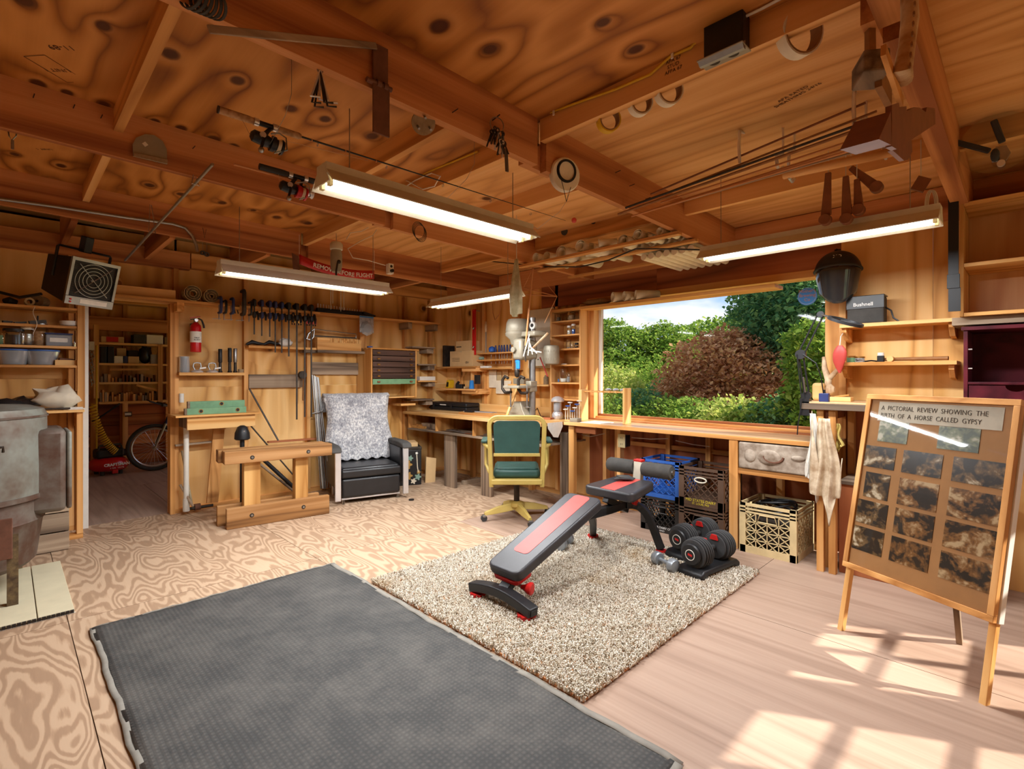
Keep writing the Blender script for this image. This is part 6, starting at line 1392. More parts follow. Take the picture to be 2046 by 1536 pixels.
for k in range(3): a = R(30+120*k); dp('feed_handle', M['iron'], lambda m: m.cyl((DX-.16, DY-.12, 1.64), (DX-.17+.0*math.cos(a), DY-.14+.11*math.cos(a), 1.64+.11*math.sin(a)), .007, n=6))
dp('depth_knob', M['cast'], lambda m: m.cyl((DX-.21, DY+.0, 1.66), (DX-.23, DY+.0, 1.66), .03, n=14))
dp('work_table', M['cast'], lambda m: m.prism([(-.14,-.12),(.14,-.12),(.14,.12),(-.14,.12)], (DX-.10, DY+.02, 1.24), (1,0,0), (0,1,0), (0,0,.03)), .006)
dp('table_bracket', M['cast'], lambda m: m.box(DX-.05, DX+.06, DY-.10, DY-.02, 1.20, 1.32), .01)
# two C clamps gripping the drill table
for k, (cy, lb) in enumerate(((DY+.12, 'large dark C clamp gripping the drill press table by the papers'), (DY-.13, 'large dark C clamp hanging under the drill press column'))):
    t3 = T('c_clamp', lb, 'clamp', (DX-.16, cy, 1.13), 0, 'C clamps on the drill press')
    m = MB(); m.tube([(0,.02,.22),(0,.07,.24),(0,.11,.20),(0,.11,.10),(0,.07,.06),(0,.0,.06),(0,-.03,.07)], .017, 8); m.build('frame', M['iron'], t3, smooth=50)
    m = MB(); m.cyl((0,-.02,-.10), (0,-.02,.14), .008, n=8); m.build('screw', M['steel'], t3); m = MB(); m.cyl((0,-.07,-.09), (0,.03,-.09), .004, n=6); m.build('tommy_bar', M['steel'], t3)
c = onX(1036, 720, 3.98); t3 = T('blue_pouch', 'bright blue plastic tool hung on the drill press', 'tool', (3.97, c.y, onX(1036, 737, 3.98).z)); hh = onX(1036, 703, 3.98).z - onX(1036, 737, 3.98).z
m = MB(); m.box(-.012,.012,-.03,.022,0,hh*.8); m.build('lower_grip', M['sky'], t3, bev=.008); m = MB(); m.box(-.014,.014,-.018,.03,hh*.35,hh); m.build('upper_grip', M['sky'], t3, bev=.008)
# electrical panel behind
y1, y0 = onX(1063, 670, 4.6).y, onX(1098, 670, 4.6).y; zb, zt = onX(1080, 735, 4.6).z, onX(1080, 617, 4.6).z
t3 = T('control_panel', 'scuffed white painted panel on the wall behind the drill press', 'panel', (4.60, (y0+y1)/2, zb), -PI/2); h2 = (y1-y0)/2 + .06
m = MB(); m.box(-h2, h2, 0, .03, 0, zt-zb); m.build('panel', M['cream'], t3, bev=.004); m = MB(); m.box(-h2*.6, h2*.75, -.09, 0, .02, (zt-zb)*.33); m.build('switch_box', M['cream'], t3, bev=.008)
m = MB(); m.cyl((h2*.2,-.092,.10), (h2*.2,-.088,.10), .008, n=10); m.build('screw', M['ink'], t3)
m = MB(); p, q = onX(1079, 714, 4.42), onX(1094, 752, 4.40); m.cyl(p, q, .008, n=8); solo(m, 'red_rod', M['coral'], 'slim red rod leaning beside the white panel', 'rod')
t3 = T('wall_ledge', 'small wooden ledge between the drill press and the jar shelf', 'ledge', (4.5, onX(1080, 768, 4.45).y, onX(1080, 768, 4.45).z), world=True); z = onX(1080, 768, 4.45).z
wbox(t3, 'ledge_board', M['pineY'], 4.42, XB+.05, onX(1098, 768, 4.45).y, onX(1018, 768, 4.45).y, z-.02, z, .002)
y = onX(1089, 758, 4.5).y; m = MB(); m.lathe([(.03,0),(.032,.005),(.032,.08),(.02,.10),(.015,.11)], (4.52, y, z), n=14); solo(m, 'brown_bottle', M['sand'], 'squat brown bottle on the little ledge', 'bottle', smooth=40)
y = onX(1040, 758, 4.5).y; m = MB(); m.box(4.45, 4.55, y-.10, y+.08, z, z+.07); solo(m, 'steel_block', M['cast'], 'grey steel block on the little ledge', 'block', bev=.006)
# hanging dish cloth
c = onX(1032, 575, 3.02); zt, zb = onX(1032, 517, 3.02).z, onX(1030, 633, 3.02).z
m = MB()
def dish(u, v):
    w = .020 + .066*min(1, v*1.6) - .03*max(0, v-.75)*4*(1 if u < .4 else .2)
    return (3.02 + .022*math.sin(u*11 + v*2)*(.3+v*.7), c.y - (u-.5)*2*w + .02*v, zt - (zt-zb)*v*(1 if u > .3 else .97) + .04*v*abs(u-.45))
m.grid(dish, 20, 24); solo(m, 'dish_cloth', M['cloth'], 'striped dish cloth hanging from the beam above the drill press', 'cloth', smooth=70, solid=.004)
p = V3((3.02, c.y, zt)); m = MB(); m.cyl(p, (3.02, c.y, zc(3.02)-.01), .003, n=5); solo(m, 'cotton_string', M['wcable'], 'thin string holding the dish cloth', 'string')
# twig kite frame
t3 = T('twig_frame', 'light frame of thin sticks and strings hanging by the dish cloth', 'kite frame', (3.8, onX(1080, 580, 3.8).y, onX(1060, 690, 3.8).z), world=True)
A, Bq, Cq, Dq, Eq = onX(1065, 535, 3.8), onX(1113, 592, 3.8), onX(1050, 690, 3.75), onX(1046, 575, 3.8), onX(1088, 645, 3.8)
for n_, a, b, r_, mt in (('mast', A, Cq, .009, 'tan'), ('spar', Dq, Bq, .005, 'tan'), ('string', A, Bq, .0025, 'tan'), ('string', A, Dq, .0025, 'tan'), ('string', Bq, Eq, .0025, 'tan'), ('boom', onX(1047, 588, 3.8), Bq, .006, 'tan')):
    m = MB(); m.cyl(a, b, r_, n=6); m.build(n_, M[mt], t3)
m = MB(); m.cyl(A, (A.x, A.y, zc(A.x)-.24), .002, n=5); m.build('hanging_string', M['wcable'], t3)
for k in range(5): m = MB(); m.tube([onX(1058, 668+k*8, 3.72), onX(1052+5*k, 690+3*k, 3.70), onX(1046+9*k, 712-2*k, 3.70)], .006, 5); solo(m, 'raffia_strand', M['wcable'], 'dangling raffia strand tied round the drill press column', 'raffia', group='raffia strands on the drill press', smooth=60)
m = MB(); m.tube([onX(1095, 665, 3.95), onX(1075, 685, 3.95), onX(1060, 700, 3.95)], .012, 6); solo(m, 'straw_whisk', M['antler'], 'pale straw whisk stuck in the drill press', 'whisk', smooth=60)

# ------------------------------------------------------------------ narrow jar shelves beside the window
NX = 4.42
yl, yr = onX(1099, 700, NX).y, onX(1160, 700, NX).y
t = T('jar_shelves', 'narrow open shelves of small jars beside the window', 'shelves', (4.52, (yl+yr)/2, WT), world=True)
zt = onX(1130, 612, NX).z
wbox(t, 'side', M['studZ'], NX, XB+.05, yl-.018, yl, WT, zt, .002); wbox(t, 'side', M['studZ'], NX, XB+.05, yr, yr+.018, WT, zt, .002)
NZ = [onX(1130, y, NX).z for y in (640, 668, 696, 728, 764, 797)]
for z in NZ: wbox(t, 'shelf_board', M['studY'], NX, XB+.05, yr+.019, yl-.019, z-.016, z)
def nj(px_, k, r, h, fill, lb, lid=None, fh=.6): jar('glass_jar', lb, 'jar', (NX+.08, onX(px_, 700, NX+.08).y, NZ[k]), r, h, M[fill], M[lid] if lid else None, 'jars beside the window', fh=fh)
nj(1116, 0, .035, .09, 'iron', 'dark jar on the top shelf beside the window'); nj(1142, 0, .05, .10, 'sand', 'wide amber jar on the top shelf beside the window')
nj(1137, 1, .025, .085, 'label', 'clear bottle on the second shelf beside the window', 'whitepl'); nj(1146, 1, .028, .10, 'blue', 'bottle with a blue label and white cap beside the window', 'whitepl')
nj(1136, 2, .03, .10, 'frost', 'tall clear glass on the third shelf beside the window', None, .15); nj(1143, 2, .026, .07, 'frost', 'short clear glass beside the tall one', None, .15); nj(1152, 2, .025, .045, 'iron', 'small dark pot on the third shelf', 'black')
nj(1126, 4, .05, .15, 'label', 'large clear jar on the fifth shelf beside the window', None, .3); nj(1136, 4, .024, .11, 'frost', 'slim clear tumbler on the fifth shelf'); nj(1117, 4, .02, .06, 'sky', 'little blue labelled vial on the fifth shelf')
y = onX(1127, 724, NX+.08).y; m = MB(); m.cyl((NX+.08, y, NZ[3]), (NX+.08, y, NZ[3]+.012), .035, n=18); solo(m, 'jar_lid', M['label'], 'pale jar lid lying on the fourth shelf', 'jar_lid', smooth=40)  # the flat disc is a loose jar lid
# lantern and brush stand on the bench
p = onZ(1116, 826, WT); p = V3((4.34, onX(1114, 800, 4.34).y, WT))
t = T('camping_lantern', 'silver camping lantern with a glass globe on the bench', 'lantern', p)
m = MB(); m.lathe([(.055,0),(.062,.01),(.062,.05),(.05,.075),(.03,.085)], n=24); m.build('fount', M['chrome'], t, smooth=40); m = MB(); m.lathe([(.04,.085),(.045,.10),(.045,.17),(.04,.185)], n=24); m.build('globe', M['frost'], t, smooth=40)
m = MB(); m.lathe([(.048,.185),(.072,.19),(.075,.205),(.055,.235),(.02,.25)], n=24); m.build('hood', M['chrome'], t, smooth=40)
t = T('brush_stand', 'stand of slim rods topped with blue and white bristle heads', 'brushes', (4.27, onX(1144, 815, 4.27).y, WT))
m = MB(); m.box(-.06,.06,-.07,.06,0,.012); m.build('stand_base', M['pineY'], t)
for k in range(7):
    x, y, h = .05-.016*k, -.05+.018*k, .20-.018*((k*2) % 7); m = MB(); m.cyl((x,y,.01), (x,y,h), .004, n=6); m.build('rod', M['wcable'], t)
    m = MB(); m.lathe([(.004,h),(.026,h+.008),(.028,h+.014),(.006,h+.018)], (x,y,0), n=12); m.build('bristle_head', M['blue'] if k % 2 else M['label'], t, smooth=40)
for k, (a, lb, mt, d) in enumerate(((1150,'grey plane iron box on the bench by the lantern','cast',(.10,.09,.035)),(1092,'small red brown block on the workbench behind the chair','darkY',(.08,.14,.02)),(1078,'dark rasp block by the drill press base','rust',(.06,.09,.02)))):
    X = (4.22, 4.22, 4.3)[k]; y = onX(a, 825, X).y; m = MB(); m.cbox((X, y, WT+d[2]/2), d, (0,0,.2)); solo(m, 'bench_block', M[mt], lb, 'block', bev=.004)
m = MB(); m.tube([(4.4, onX(1068, 800, 4.4).y, WT+.06), (4.38, onX(1076, 800, 4.4).y, WT+.10), (4.36, onX(1082, 810, 4.4).y, WT+.05), (4.34, onX(1076, 823, 4.3).y, WT+.012)], .006, 6); solo(m, 'rubber_hose', M['rust'], 'short curled hose behind the drill press base', 'hose', smooth=60)
m = MB(); m.box(4.17, 4.40, onX(1215, 840, 4.3).y, onX(1175, 840, 4.3).y, WT, WT+.004); solo(m, 'paper_sheet', M['label'], 'white sheet lying on the bench by the pipe rack', 'paper')
# pipe rack at the window
X = 4.42; y1, y0 = onX(1167, 800, X).y, onX(1257, 800, X).y; zr = onX(1200, 781, X).z
t = T('pipe_rack', 'wooden pipe rack with a notched rail in front of the window', 'rack', (X, (y0+y1)/2, WT), world=True)
wbox(t, 'end_post', M['pineZ'], X-.10, X+.02, y0-.012, y0+.012, WT, onX(1255, 775, X).z, .004); wbox(t, 'end_post', M['pineZ'], X-.06, X+.06, y1-.012, y1+.03, WT, onX(1170, 778, X).z, .003)
wbox(t, 'rail', M['studY'], X-.02, X+.02, y0+.013, y1-.013, zr-.014, zr, .002)
for k in range(6): y = y0 + (y1-y0)*(.12+.14*k); wbox(t, 'rail_peg', M['pineZ'], X-.024, X+.024, y-.012, y+.012, zr-.016, zr+.004)
for k in range(3): y = y0 + (y1-y0)*(.12+.16*k); m = MB(); m.lathe([(.004,0),(.03,.006),(.035,.018),(.01,.026)], (X, y, zr+.004), n=12); solo(m, 'rubber_stamp', M['frost'], ('frosted knob nearest the rack end post', 'frosted knob second from the rack end post', 'frosted knob third from the rack end post')[k], 'knob', group='frosted knobs on the pipe rack', smooth=40)

# ------------------------------------------------------------------ ledge over the window, paper rolls
t = T('window_ledge', 'deep wooden ledge across the top of the window', 'shelf', (4.5, 2.4, 2.2), world=True)
zl = onX(1320, 592, 4.40).z; ya, yb = onX(1103, 600, 4.40).y, onX(1548, 560, 4.40).y
wbox(t, 'ledge_board', M['pineY'], 4.40, XB, yb, ya, zl-.035, zl-.005, .003)
wbox(t, 'ledge_lip', M['darkY'], 4.43, XB, yb+.3, ya, zl-.005, zl)
def proll(name, label, p, q, r, core=.6, grp='paper pattern rolls', mat='paper'):
    t = T(name, label, 'paper roll', p, 0, grp); d = V3(q)-V3(p)
    m = MB(); m.cyl((0,0,0), d, r, n=18, cap=False); m.build('rolled_sheet', M[mat], t, smooth=50, solid=.002)
    m = MB(); m.cyl(d*.004, d*.996, r*core, n=14, cap=False); m.build('inner_turn', M['paper'], t, smooth=50, solid=.002)
for k, (a, y_, r, ln, lb) in enumerate(((1224, 577, .050, .25, 'short fat grey paper roll on the window ledge'), (1247, 576, .046, .22, 'brown cored paper roll on the window ledge'), (1270, 572, .044, .35, 'long paper roll on the window ledge'), (1259, 592, .022, .14, 'thin paper roll at the front of the window ledge'))):
    p = onX(a, y_, 4.40); p.z = zl + r + .002 if k < 3 else zl + r; m_ = proll('paper_roll', lb, p, (p.x+.17, p.y-ln*.45, p.z), r, .7)
lump('canvas_bag', M['sand'], 'grey canvas bag slumped on the window ledge', 'bag', (4.50, onX(1195, 590, 4.5).y, zl), (.12, .35, .07), 8, amp=.4)
# overhead rack of slats with rolls
t = T('overhead_rack', 'slatted overhead rack under the beams', 'rack', (4.0, 2.6, 2.42), world=True)
for X in (3.52, 3.80, 4.28): wbox(t, 'rack_slat', M['studY'], X-.03, X+.03, 1.80, 3.45, 2.415, 2.437, .002)
rr = random.Random(4)
RL = [(1070,.040,.45,'grey cored paper roll at the end of the overhead rack'),(1092,.042,.40,'brown cored roll next to the end of the overhead rack'),(1121,.062,.55,'fattest brown paper roll of the overhead rack'),(1159,.052,.50,'tan paper roll beside the fattest one'),(1180,.038,.60,'slim roll next to the tan one'),
      (1245,.048,.60,'torn ended paper roll in the middle of the rack'),(1274,.040,.62,'creased paper roll right of the torn one'),(1290,.028,.66,'slim roll behind the creased one'),(1303,.026,.68,'thin brown roll in the crowded end'),(1318,.028,.7,'thin cream roll in the crowded end'),(1334,.028,.7,'last thin roll against the big beam')]
for k, (a, r, ln, lb) in enumerate(RL):
    X = 3.50 + .05*(k % 3); y = onX(a, 490, X).y; ln = ln if a < 1240 else .15; proll('paper_roll', lb, (X, y, 2.438+r), (X+ln, y - rr.uniform(.0,.06)*(ln > .2), 2.438+r), r, .72, 'rolls on the overhead rack')
proll('paper_roll', 'long white paper roll lying across the overhead rack', (3.50, onX(1196, 485, 3.50).y, 2.476), (3.60, onX(1232, 470, 3.60).y, 2.478), .036, .6, 'rolls on the overhead rack'); proll('paper_roll', 'narrow white roll under the crossing one', (3.68, 2.78, 2.468), (3.86, 2.52, 2.468), .028, .6, 'rolls on the overhead rack')
for k in range(9):
    y = 2.42 - k*.062; z = 2.438 + .032 + (.075 if k % 2 else 0); lb = 'cream roll stacked at the crowded end of the overhead rack'
    proll('paper_roll', lb, (3.77+.03*(k % 2), y, z), (4.45, y-.015, z), .030, .7, 'stacked rolls at the crowded rack end')
for k in range(7):
    y = 2.30 - k*.07; m = MB(); m.cyl((3.85, y, 2.385), (4.45, y-.03, 2.375), .028, n=12); solo(m, 'paper_roll', M['paper'], 'cream roll hung under the crowded end of the rack', 'paper roll', group='rolls hung under the rack', smooth=50)
# round wall-bracket pipes etc. on the purlin above
for k, (a, y_) in enumerate(((1127, 462), (1185, 440), (1382, 463))):
    X = 3.63 if k < 2 else 4.3; c = onX(a, y_, X); m = MB(); m.cyl(c, c + Vector((.02,0,0)), .035 if k == 0 else .03, n=18); solo(m, 'round_knockout', M['foam'] if k != 1 else M['ink'], ('round grey vent cap on the purlin', 'dark hole saw cup hung under the purlin', 'dark round cap on the beam end')[k], 'cap')
pts = [onX(880, 505, 3.9), onX(960, 520, 3.85), onX(1040, 528, 3.8), onX(1100, 533, 3.75), onX(1160, 533, 3.7), onX(1215, 520, 3.6), onX(1270, 497, 3.49), onX(1330, 497, 3.45), onX(1400, 499, 3.40)]
m = MB(); m.tube(pts, .006, 6); solo(m, 'black_cable', M['black'], 'black cable looping under the overhead rack', 'cable', smooth=60)
c = onX(1146, 440, 3.6); m = MB(); m.cyl(c, c + Vector((0,0,.012)), .028, n=14) if False else m.ball(onX(1147, 440, 3.3), .022, 10); solo(m, 'fishing_bobber', M['coral'], 'small orange fishing bobber on a line', 'bobber', smooth=60)

# ------------------------------------------------------------------ right end of the window wall
SXX = 4.36
for k, (y_, lb) in enumerate(((641, 'upper wall shelf holding the black binocular case'), (722, 'lower wall shelf of tins under the binocular case'))):
    z = onX(1800, y_, SXX).z; ya, yb = onX(1677, y_, SXX).y, onX(1912, y_, SXX).y
    t = T('bracket_shelf', lb, 'shelf', (4.48, (ya+yb)/2, z), world=True, group='bracket shelves'); wbox(t, 'shelf_board', M['pineY'], SXX, XB, yb, ya, z-.025, z, .002)
    for yy in (ya-.02, yb+.03):
        m = MB(); m.prism([(0,0),(-.20,0),(-.20,-.03),(-.12,-.085),(0,-.10)], (XB-.001, yy-.015, z-.026), (1,0,0), (0,0,1), (0,.03,0)); m.build('shelf_bracket', M['studZ'], t, bev=.002)
    if k == 0: zs1 = z
    else: zs2 = z
wx = T('trim_1', None, None, (XB, 1.0, 1.5)); wx['kind'] = 'structure'; m = MB(); m.box(-.05, 0, -.02, .025, -1.5, .75); m.build('window_casing', M['studZ'], wx)
# binocular case
ya, yb = onX(1692, 615, 4.38).y, onX(1766, 615, 4.38).y; h2 = (ya-yb)/2; hh = onX(1730, 590, 4.38).z - zs1
t = T('binocular_case', 'black soft binocular case with a lettered flap and strap', 'case', (4.44, (ya+yb)/2, zs1), -PI/2)
m = MB(); m.box(-h2, h2, -.06, .06, 0, hh-.01); m.build('case_body', M['foam'], t, bev=.012); m = MB(); m.prism([(-.063,hh),(.06,hh),(.06,hh-.012),(-.05,hh-.012),(-.052,hh*.52),(-.063,hh*.52)], (-h2-.004,0,0), (0,1,0), (0,0,1), (h2*2+.008,0,0)); m.build('flap', M['leather'], t, bev=.004)
text('Bushnell', .036, (-h2*.1,-.0645,hh*.68), (PI/2,0,0), M['wink'], t, bold=.0006)
m = MB(); m.tube([(h2,0,hh*.55),(h2+.035,-.02,hh*.42),(h2+.05,-.03,hh*.15),(h2+.08,-.03,.004)], .006, 5); m.build('strap', M['black'], t, smooth=60)
# tins and stick on lower shelf
for k, (a, r, h, mt, lb) in enumerate(((1701,.028,.045,'green','small green rimmed tin at the shelf end'),(1718,.032,.04,'frost','pale blue lettered tin beside the green one'))):
    y = onX(a, 715, 4.42).y; t = T('wax_tin', lb, 'tin', (4.42, y, zs2)); m = MB(); m.lathe([(r,0),(r,h*.75)], n=20); m.build('tin_body', M[mt], t, smooth=40); m = MB(); m.lathe([(r+.001,h*.75),(r+.001,h),(r*.9,h+.002)], n=20); m.build('tin_lid', M['gold'], t, smooth=40)
    if k: text('Balm', .022, (-r-.002,0,h*.4), (PI/2,0,-PI/2), M['ink'], t)
y = onX(1760, 712, 4.42).y; t = T('small_bottle', 'small black bottle with a white cap on the lower shelf', 'bottle', (4.42, y, zs2)); m = MB(); m.box(-.02,.02,-.02,.02,0,.045); m.build('bottle', M['black'], t, bev=.004); m = MB(); m.cyl((0,0,.045), (0,0,.066), .02, n=14); m.build('cap', M['whitepl'], t)
p, q = onX(1768, 715, 4.45), onX(1895, 712, 4.40); p.z = q.z = zs2 + .018; m = MB(); m.cyl(p, q, .012, .014, n=10); solo(m, 'wood_stick', M['handle'], 'peeled brown stick lying along the lower shelf', 'stick', smooth=50)
y = onX(1779, 716, 4.40).y; m = MB(); m.cyl((4.38, y, zs2+.02), (4.45, y, zs2+.02), .02, n=14); solo(m, 'sawn_branch', M['pineX'], 'pale sawn branch end on the lower shelf', 'wood', smooth=40)
m = MB(); m.tube([(4.42, onX(1728, 718, 4.42).y, zs2+.006), (4.40, onX(1742, 716, 4.42).y, zs2+.010), (4.42, onX(1752, 718, 4.42).y, zs2+.006)], .006, 6); solo(m, 'pocket_knife', M['black'], 'black pocket knife between the tins and bottle', 'knife')
# face shield
c = onX(1673, 560, 4.42)
t = T('face_shield', 'black welding face shield with a smoky visor hung beside the window', 'face shield', (4.43, c.y, onX(1673, 610, 4.42).z), R(-78))
M['smoke'] = flat('smoky visor', '#3c3f42', .08, .35, var=.15, scale=3, spec=.8)
m = MB()
def vis(u, v):
    a = R(-105 + 210*u); r = .148 - .030*(1-v); return (r*math.sin(a), -r*1.05*math.cos(a)*(1 if abs(a) < PI/2 else .6), .0 + .265*v + .09*math.sin(a)**2*(1-v))
m.grid(vis, 28, 10); m.build('visor', M['smoke'], t, smooth=70, solid=.004)
m = MB()
def crown(u, v):
    a = R(-100 + 200*u); b = v*PI/2; r = .15*math.cos(b); return (r*math.sin(a), -r*math.cos(a)*1.0, .25 + .15*math.sin(b) + .02*math.cos(b)*math.cos(a))
m.grid(crown, 24, 8); m.build('crown_guard', M['satin'], t, smooth=70, solid=.005)
m = MB(); m.tube([(.152*math.sin(R(a)), -.155*math.cos(R(a)), .26+.02*math.cos(R(a))) for a in range(-100, 101, 10)], .008, 6); m.build('brow_rim', M['rubber'], t, smooth=60)
text('XO', .035, (.0,-.128,.345), (R(60),0,0), M['wink'], t, bold=.001)
m = MB(); m.ring((0,.0,.26), (0,0,1), .11, .104, .03, 24); m.build('head_band', M['black'], t); m = MB(); m.box(-.02,.02,-.01,.03,.39,.42); m.build('hanging_loop', M['black'], t)
m = MB(); m.cyl((XB, c.y, onX(1673, 503, 4.5).z), (4.40, c.y, onX(1673, 503, 4.5).z), .005, n=6); solo(m, 'wall_hook', M['iron'], 'iron hook holding the face shield', 'hook')
# round window sticker
c = onX(1613, 592, GX-.004); t = T('window_sticker', 'round blue lettered sticker on the window glass', 'sticker', (GX-.004, c.y, c.z), -PI/2)
m = MB(); m.cyl((0,-.001,0), (0,.001,0), .073, n=32); m.build('disc', M['sky'], t); m = MB(); m.ring((0,-.0012,0), (0,1,0), .066, .063, .002, 32); m.build('ring', M['frost'], t)
text("Mother's\nBrewing\nCo", .036, (0,-.0025,.008), (PI/2,0,0), M['tan'], t, ext=.0003)
# raised work slab with lamp, antler, clamp block
SZ2 = 1.195
t = T('raised_workbench', 'tall narrow bench slab on posts right of the window', 'workbench', (4.25, .70, 0), world=True)
y1 = onX(1601, 810, 4.05).y
wbox(t, 'slab', M['greytop'], 4.05, 4.54, .20, y1, SZ2-.012, SZ2, .002); wbox(t, 'slab_edge', M['oldY'], 4.045, 4.54, .20, y1+.004, SZ2-.055, SZ2-.0125, .003)
wbox(t, 'support_arm', M['darkX'], 4.10, 4.56, y1-.16, y1-.11, SZ2-.13, SZ2-.056, .002)
for a in (1640, 1664): y = onX(a, 1000, 4.10).y; wbox(t, 'post', M['studZ'], 4.08, 4.13, y-.022, y+.022, 0, SZ2-.056, .002)
wbox(t, 'cabinet_front', M['darkZ'], 4.16, 4.19, .2, onX(1676, 1000, 4.16).y, 0, .62, .003); wbox(t, 'cabinet_top', M['oldY'], 4.15, 4.58, .2, onX(1676, 1000, 4.16).y, .621, .645, .002)
wbox(t, 'back_panel', M['darkZ'], 4.56, 4.58, .2, .95, .646, SZ2-.056); wbox(t, 'bracket_stud', M['studZ'], 4.50, 4.555, onX(1700, 900, 4.5).y-.02, onX(1700, 900, 4.5).y+.02, .646, SZ2-.056)
t = T('magnifier_lamp', 'black spring arm magnifier lamp clamped to the raised slab', 'desk lamp', (4.08, y1-.03, SZ2), world=True)
J0, J1, J2, J3 = onX(1612, 790, 4.08), onX(1600, 708, 4.02), onX(1640, 628, 4.0), onX(1722, 652, 3.82)
def lp(name, mat, fn, smooth=40): m = MB(); fn(m); return m.build(name, mat, t, smooth=smooth)
for s in (-.016, .016):
    o_ = Vector((0, s, s*.5)); lp('lower_arm', M['satin'], lambda m: m.cyl(J0+o_, J1+o_, .006, n=8)); lp('upper_arm', M['satin'], lambda m: m.cyl(J1+o_, J2+o_, .006, n=8))
lp('elbow_joint', M['satin'], lambda m: m.cyl(J1 - Vector((.015,0,0)), J1 + Vector((.015,0,0)), .034, n=16)); lp('head_joint', M['satin'], lambda m: m.cyl(J2 - Vector((.012,0,0)), J2 + Vector((.012,0,0)), .022, n=14)); lp('base_joint', M['satin'], lambda m: m.cyl(J0 - Vector((.015,0,0)), J0 + Vector((.015,0,0)), .03, n=14))
lp('spring', M['steel'], lambda m: m.cyl(J0.lerp(J1,.08) + Vector((-.02,0,0)), J0.lerp(J1,.45) + Vector((-.02,0,0)), .006, n=8))
lp('clamp', M['satin'], lambda m: m.box(4.05, 4.11, y1-.05, y1+.01, SZ2-.10, SZ2+.02), None)
hd = (J3-J2).normalized(); up_ = hd.cross(Vector((.78,.20,.12))).normalized(); up_ = up_ if up_.z > 0 else -up_; up_ = (up_ + Vector((-.06,-.02,0))).normalized()
lp('lamp_ring', M['satin'], lambda m: m.ring(J2.lerp(J3,.62), up_, .105, .085, .018, 32)); lp('lens', M['clear'], lambda m: m.cyl(J2.lerp(J3,.62)-up_*.003, J2.lerp(J3,.62)+up_*.003, .086, n=32)); lp('head_stem', M['steel'], lambda m: m.cyl(J2, J2.lerp(J3,.30), .007, n=8))
lp('power_cord', M['black'], lambda m: m.tube([J1 + Vector((-.02,-.02,0)), onX(1630, 725, 4.0), onX(1640, 750, 4.02), onX(1646, 790, 4.10)], .004, 5), 60); lp('power_cord', M['black'], lambda m: m.tube([J1 + Vector((-.02,.02,0)), onX(1596, 740, 4.02), onX(1602, 800, 4.03), onX(1594, 852, 4.04), onX(1593, 868, 4.05)], .004, 5), 60)
y = onX(1647, 800, 4.10).y; t = T('power_adapter', 'black power adapter block standing on the raised slab', 'adapter', (4.10, y, SZ2)); m = MB(); m.box(-.022,.022,-.03,.03,0,.06); m.build('adapter_body', M['bluedark'], t, bev=.004); m = MB(); m.cyl((0,0,.06), (0,0,.085), .008, n=8); m.build('cord_boss', M['black'], t)
y = onX(1652, 775, 4.30).y; t = T('wooden_vise', 'small turned wooden vise on the raised slab', 'vise', (4.30, y, SZ2))
m = MB(); m.box(-.04,.04,.01,.09,0,.13); m.build('jaw_block', M['pineZ'], t, bev=.02); m = MB(); m.lathe([(.02,0),(.04,.015),(.042,.04),(.02,.06)], (0,.01,.08), (0,-1,0), 16); m.build('screw_knob', M['antler'], t, smooth=40); m = MB(); m.box(-.05,.05,-.16,.0,0,.03); m.build('base_rail', M['pineY'], t, bev=.004); m = MB(); m.cyl((0,-.05,.03), (0,-.14,.045), .006, n=6); m.build('tommy_stick', M['pineY'], t)
t = T('deer_antler', 'forked pale deer antler leaning by the red bag', 'antler', (4.40, onX(1655, 780, 4.40).y, SZ2), world=True)
b0, b1, b2, b3 = onX(1653, 795, 4.38), onX(1655, 758, 4.40), onX(1646, 713, 4.42), onX(1683, 708, 4.36); b0.z = SZ2+.03
m = MB(); m.tube([b0, b1, b1.lerp(b2,.5)+Vector((0,.01,0)), b2], [.022,.024,.020,.012], 9); m.build('main_beam', M['antler'], t, smooth=60); m = MB(); m.tube([b1, b1.lerp(b3,.5)+Vector((0,-.02,-.015)), b3], [.020,.016,.008], 9); m.build('tine', M['antler'], t, smooth=60)
c = onX(1678, 715, 4.33); m = MB()
def rbag(u, v):
    a = 2*PI*u; r = (.006 + .036*math.sin(PI*min(1, (v*.97+.03)**.75))**.9)*(1+.16*math.sin(3*a+4*v)); return (4.33 + r*.5*math.cos(a), c.y + r*math.sin(a), onX(1678, 690, 4.33).z - (onX(1678, 690, 4.33).z - onX(1678, 745, 4.33).z)*v)
m.grid(rbag, 18, 14); solo(m, 'red_bag', M['coral'], 'small red cloth bag hanging under the shelf bracket', 'bag', smooth=70)
p = onX(1678, 690, 4.33); m = MB(); m.tube([p, onX(1680, 672, 4.35), onX(1684, 666, 4.40)], .004, 5); solo(m, 'bag_cord', M['wcable'], 'white drawstring of the red bag', 'cord')
# towels on the bench end
def towel(name, label, mat, X, px0, px1, py0, py1, seed, dep=.05, taper=.55, tip=.0):
    m = MB(); a, b = onX(px0, 900, X).y, onX(px1, 900, X).y; zt, zb = onX((px0+px1)/2, py0, X).z, onX((px0+px1)/2, py1, X).z; mid = (a+b)/2
    def fn(u, v):
        w = (taper + (1-taper)*min(1, v*1.6))*(a-b)/2; pt = (1 - tip*max(0, v-.72)*3.4*abs(u-.62)*2)
        fold = dep*math.sin(u*14 + seed + 1.3*v)*(.35+.65*v) + .02*math.sin(u*31+seed*2)*v
        return (X + fold*.6, mid + (.5-u)*2*w + .01*math.sin(v*9+seed), zt + (zb-zt)*v*pt)
    m.grid(fn, 28, 30); return solo(m, name, mat, label, 'towel', smooth=70, solid=.005)
towel('towel', 'stained beige towel hanging from the raised slab', M['towel'], 4.00, 1618, 1681, 836, 1054, 1.0, .045, .35, .9)
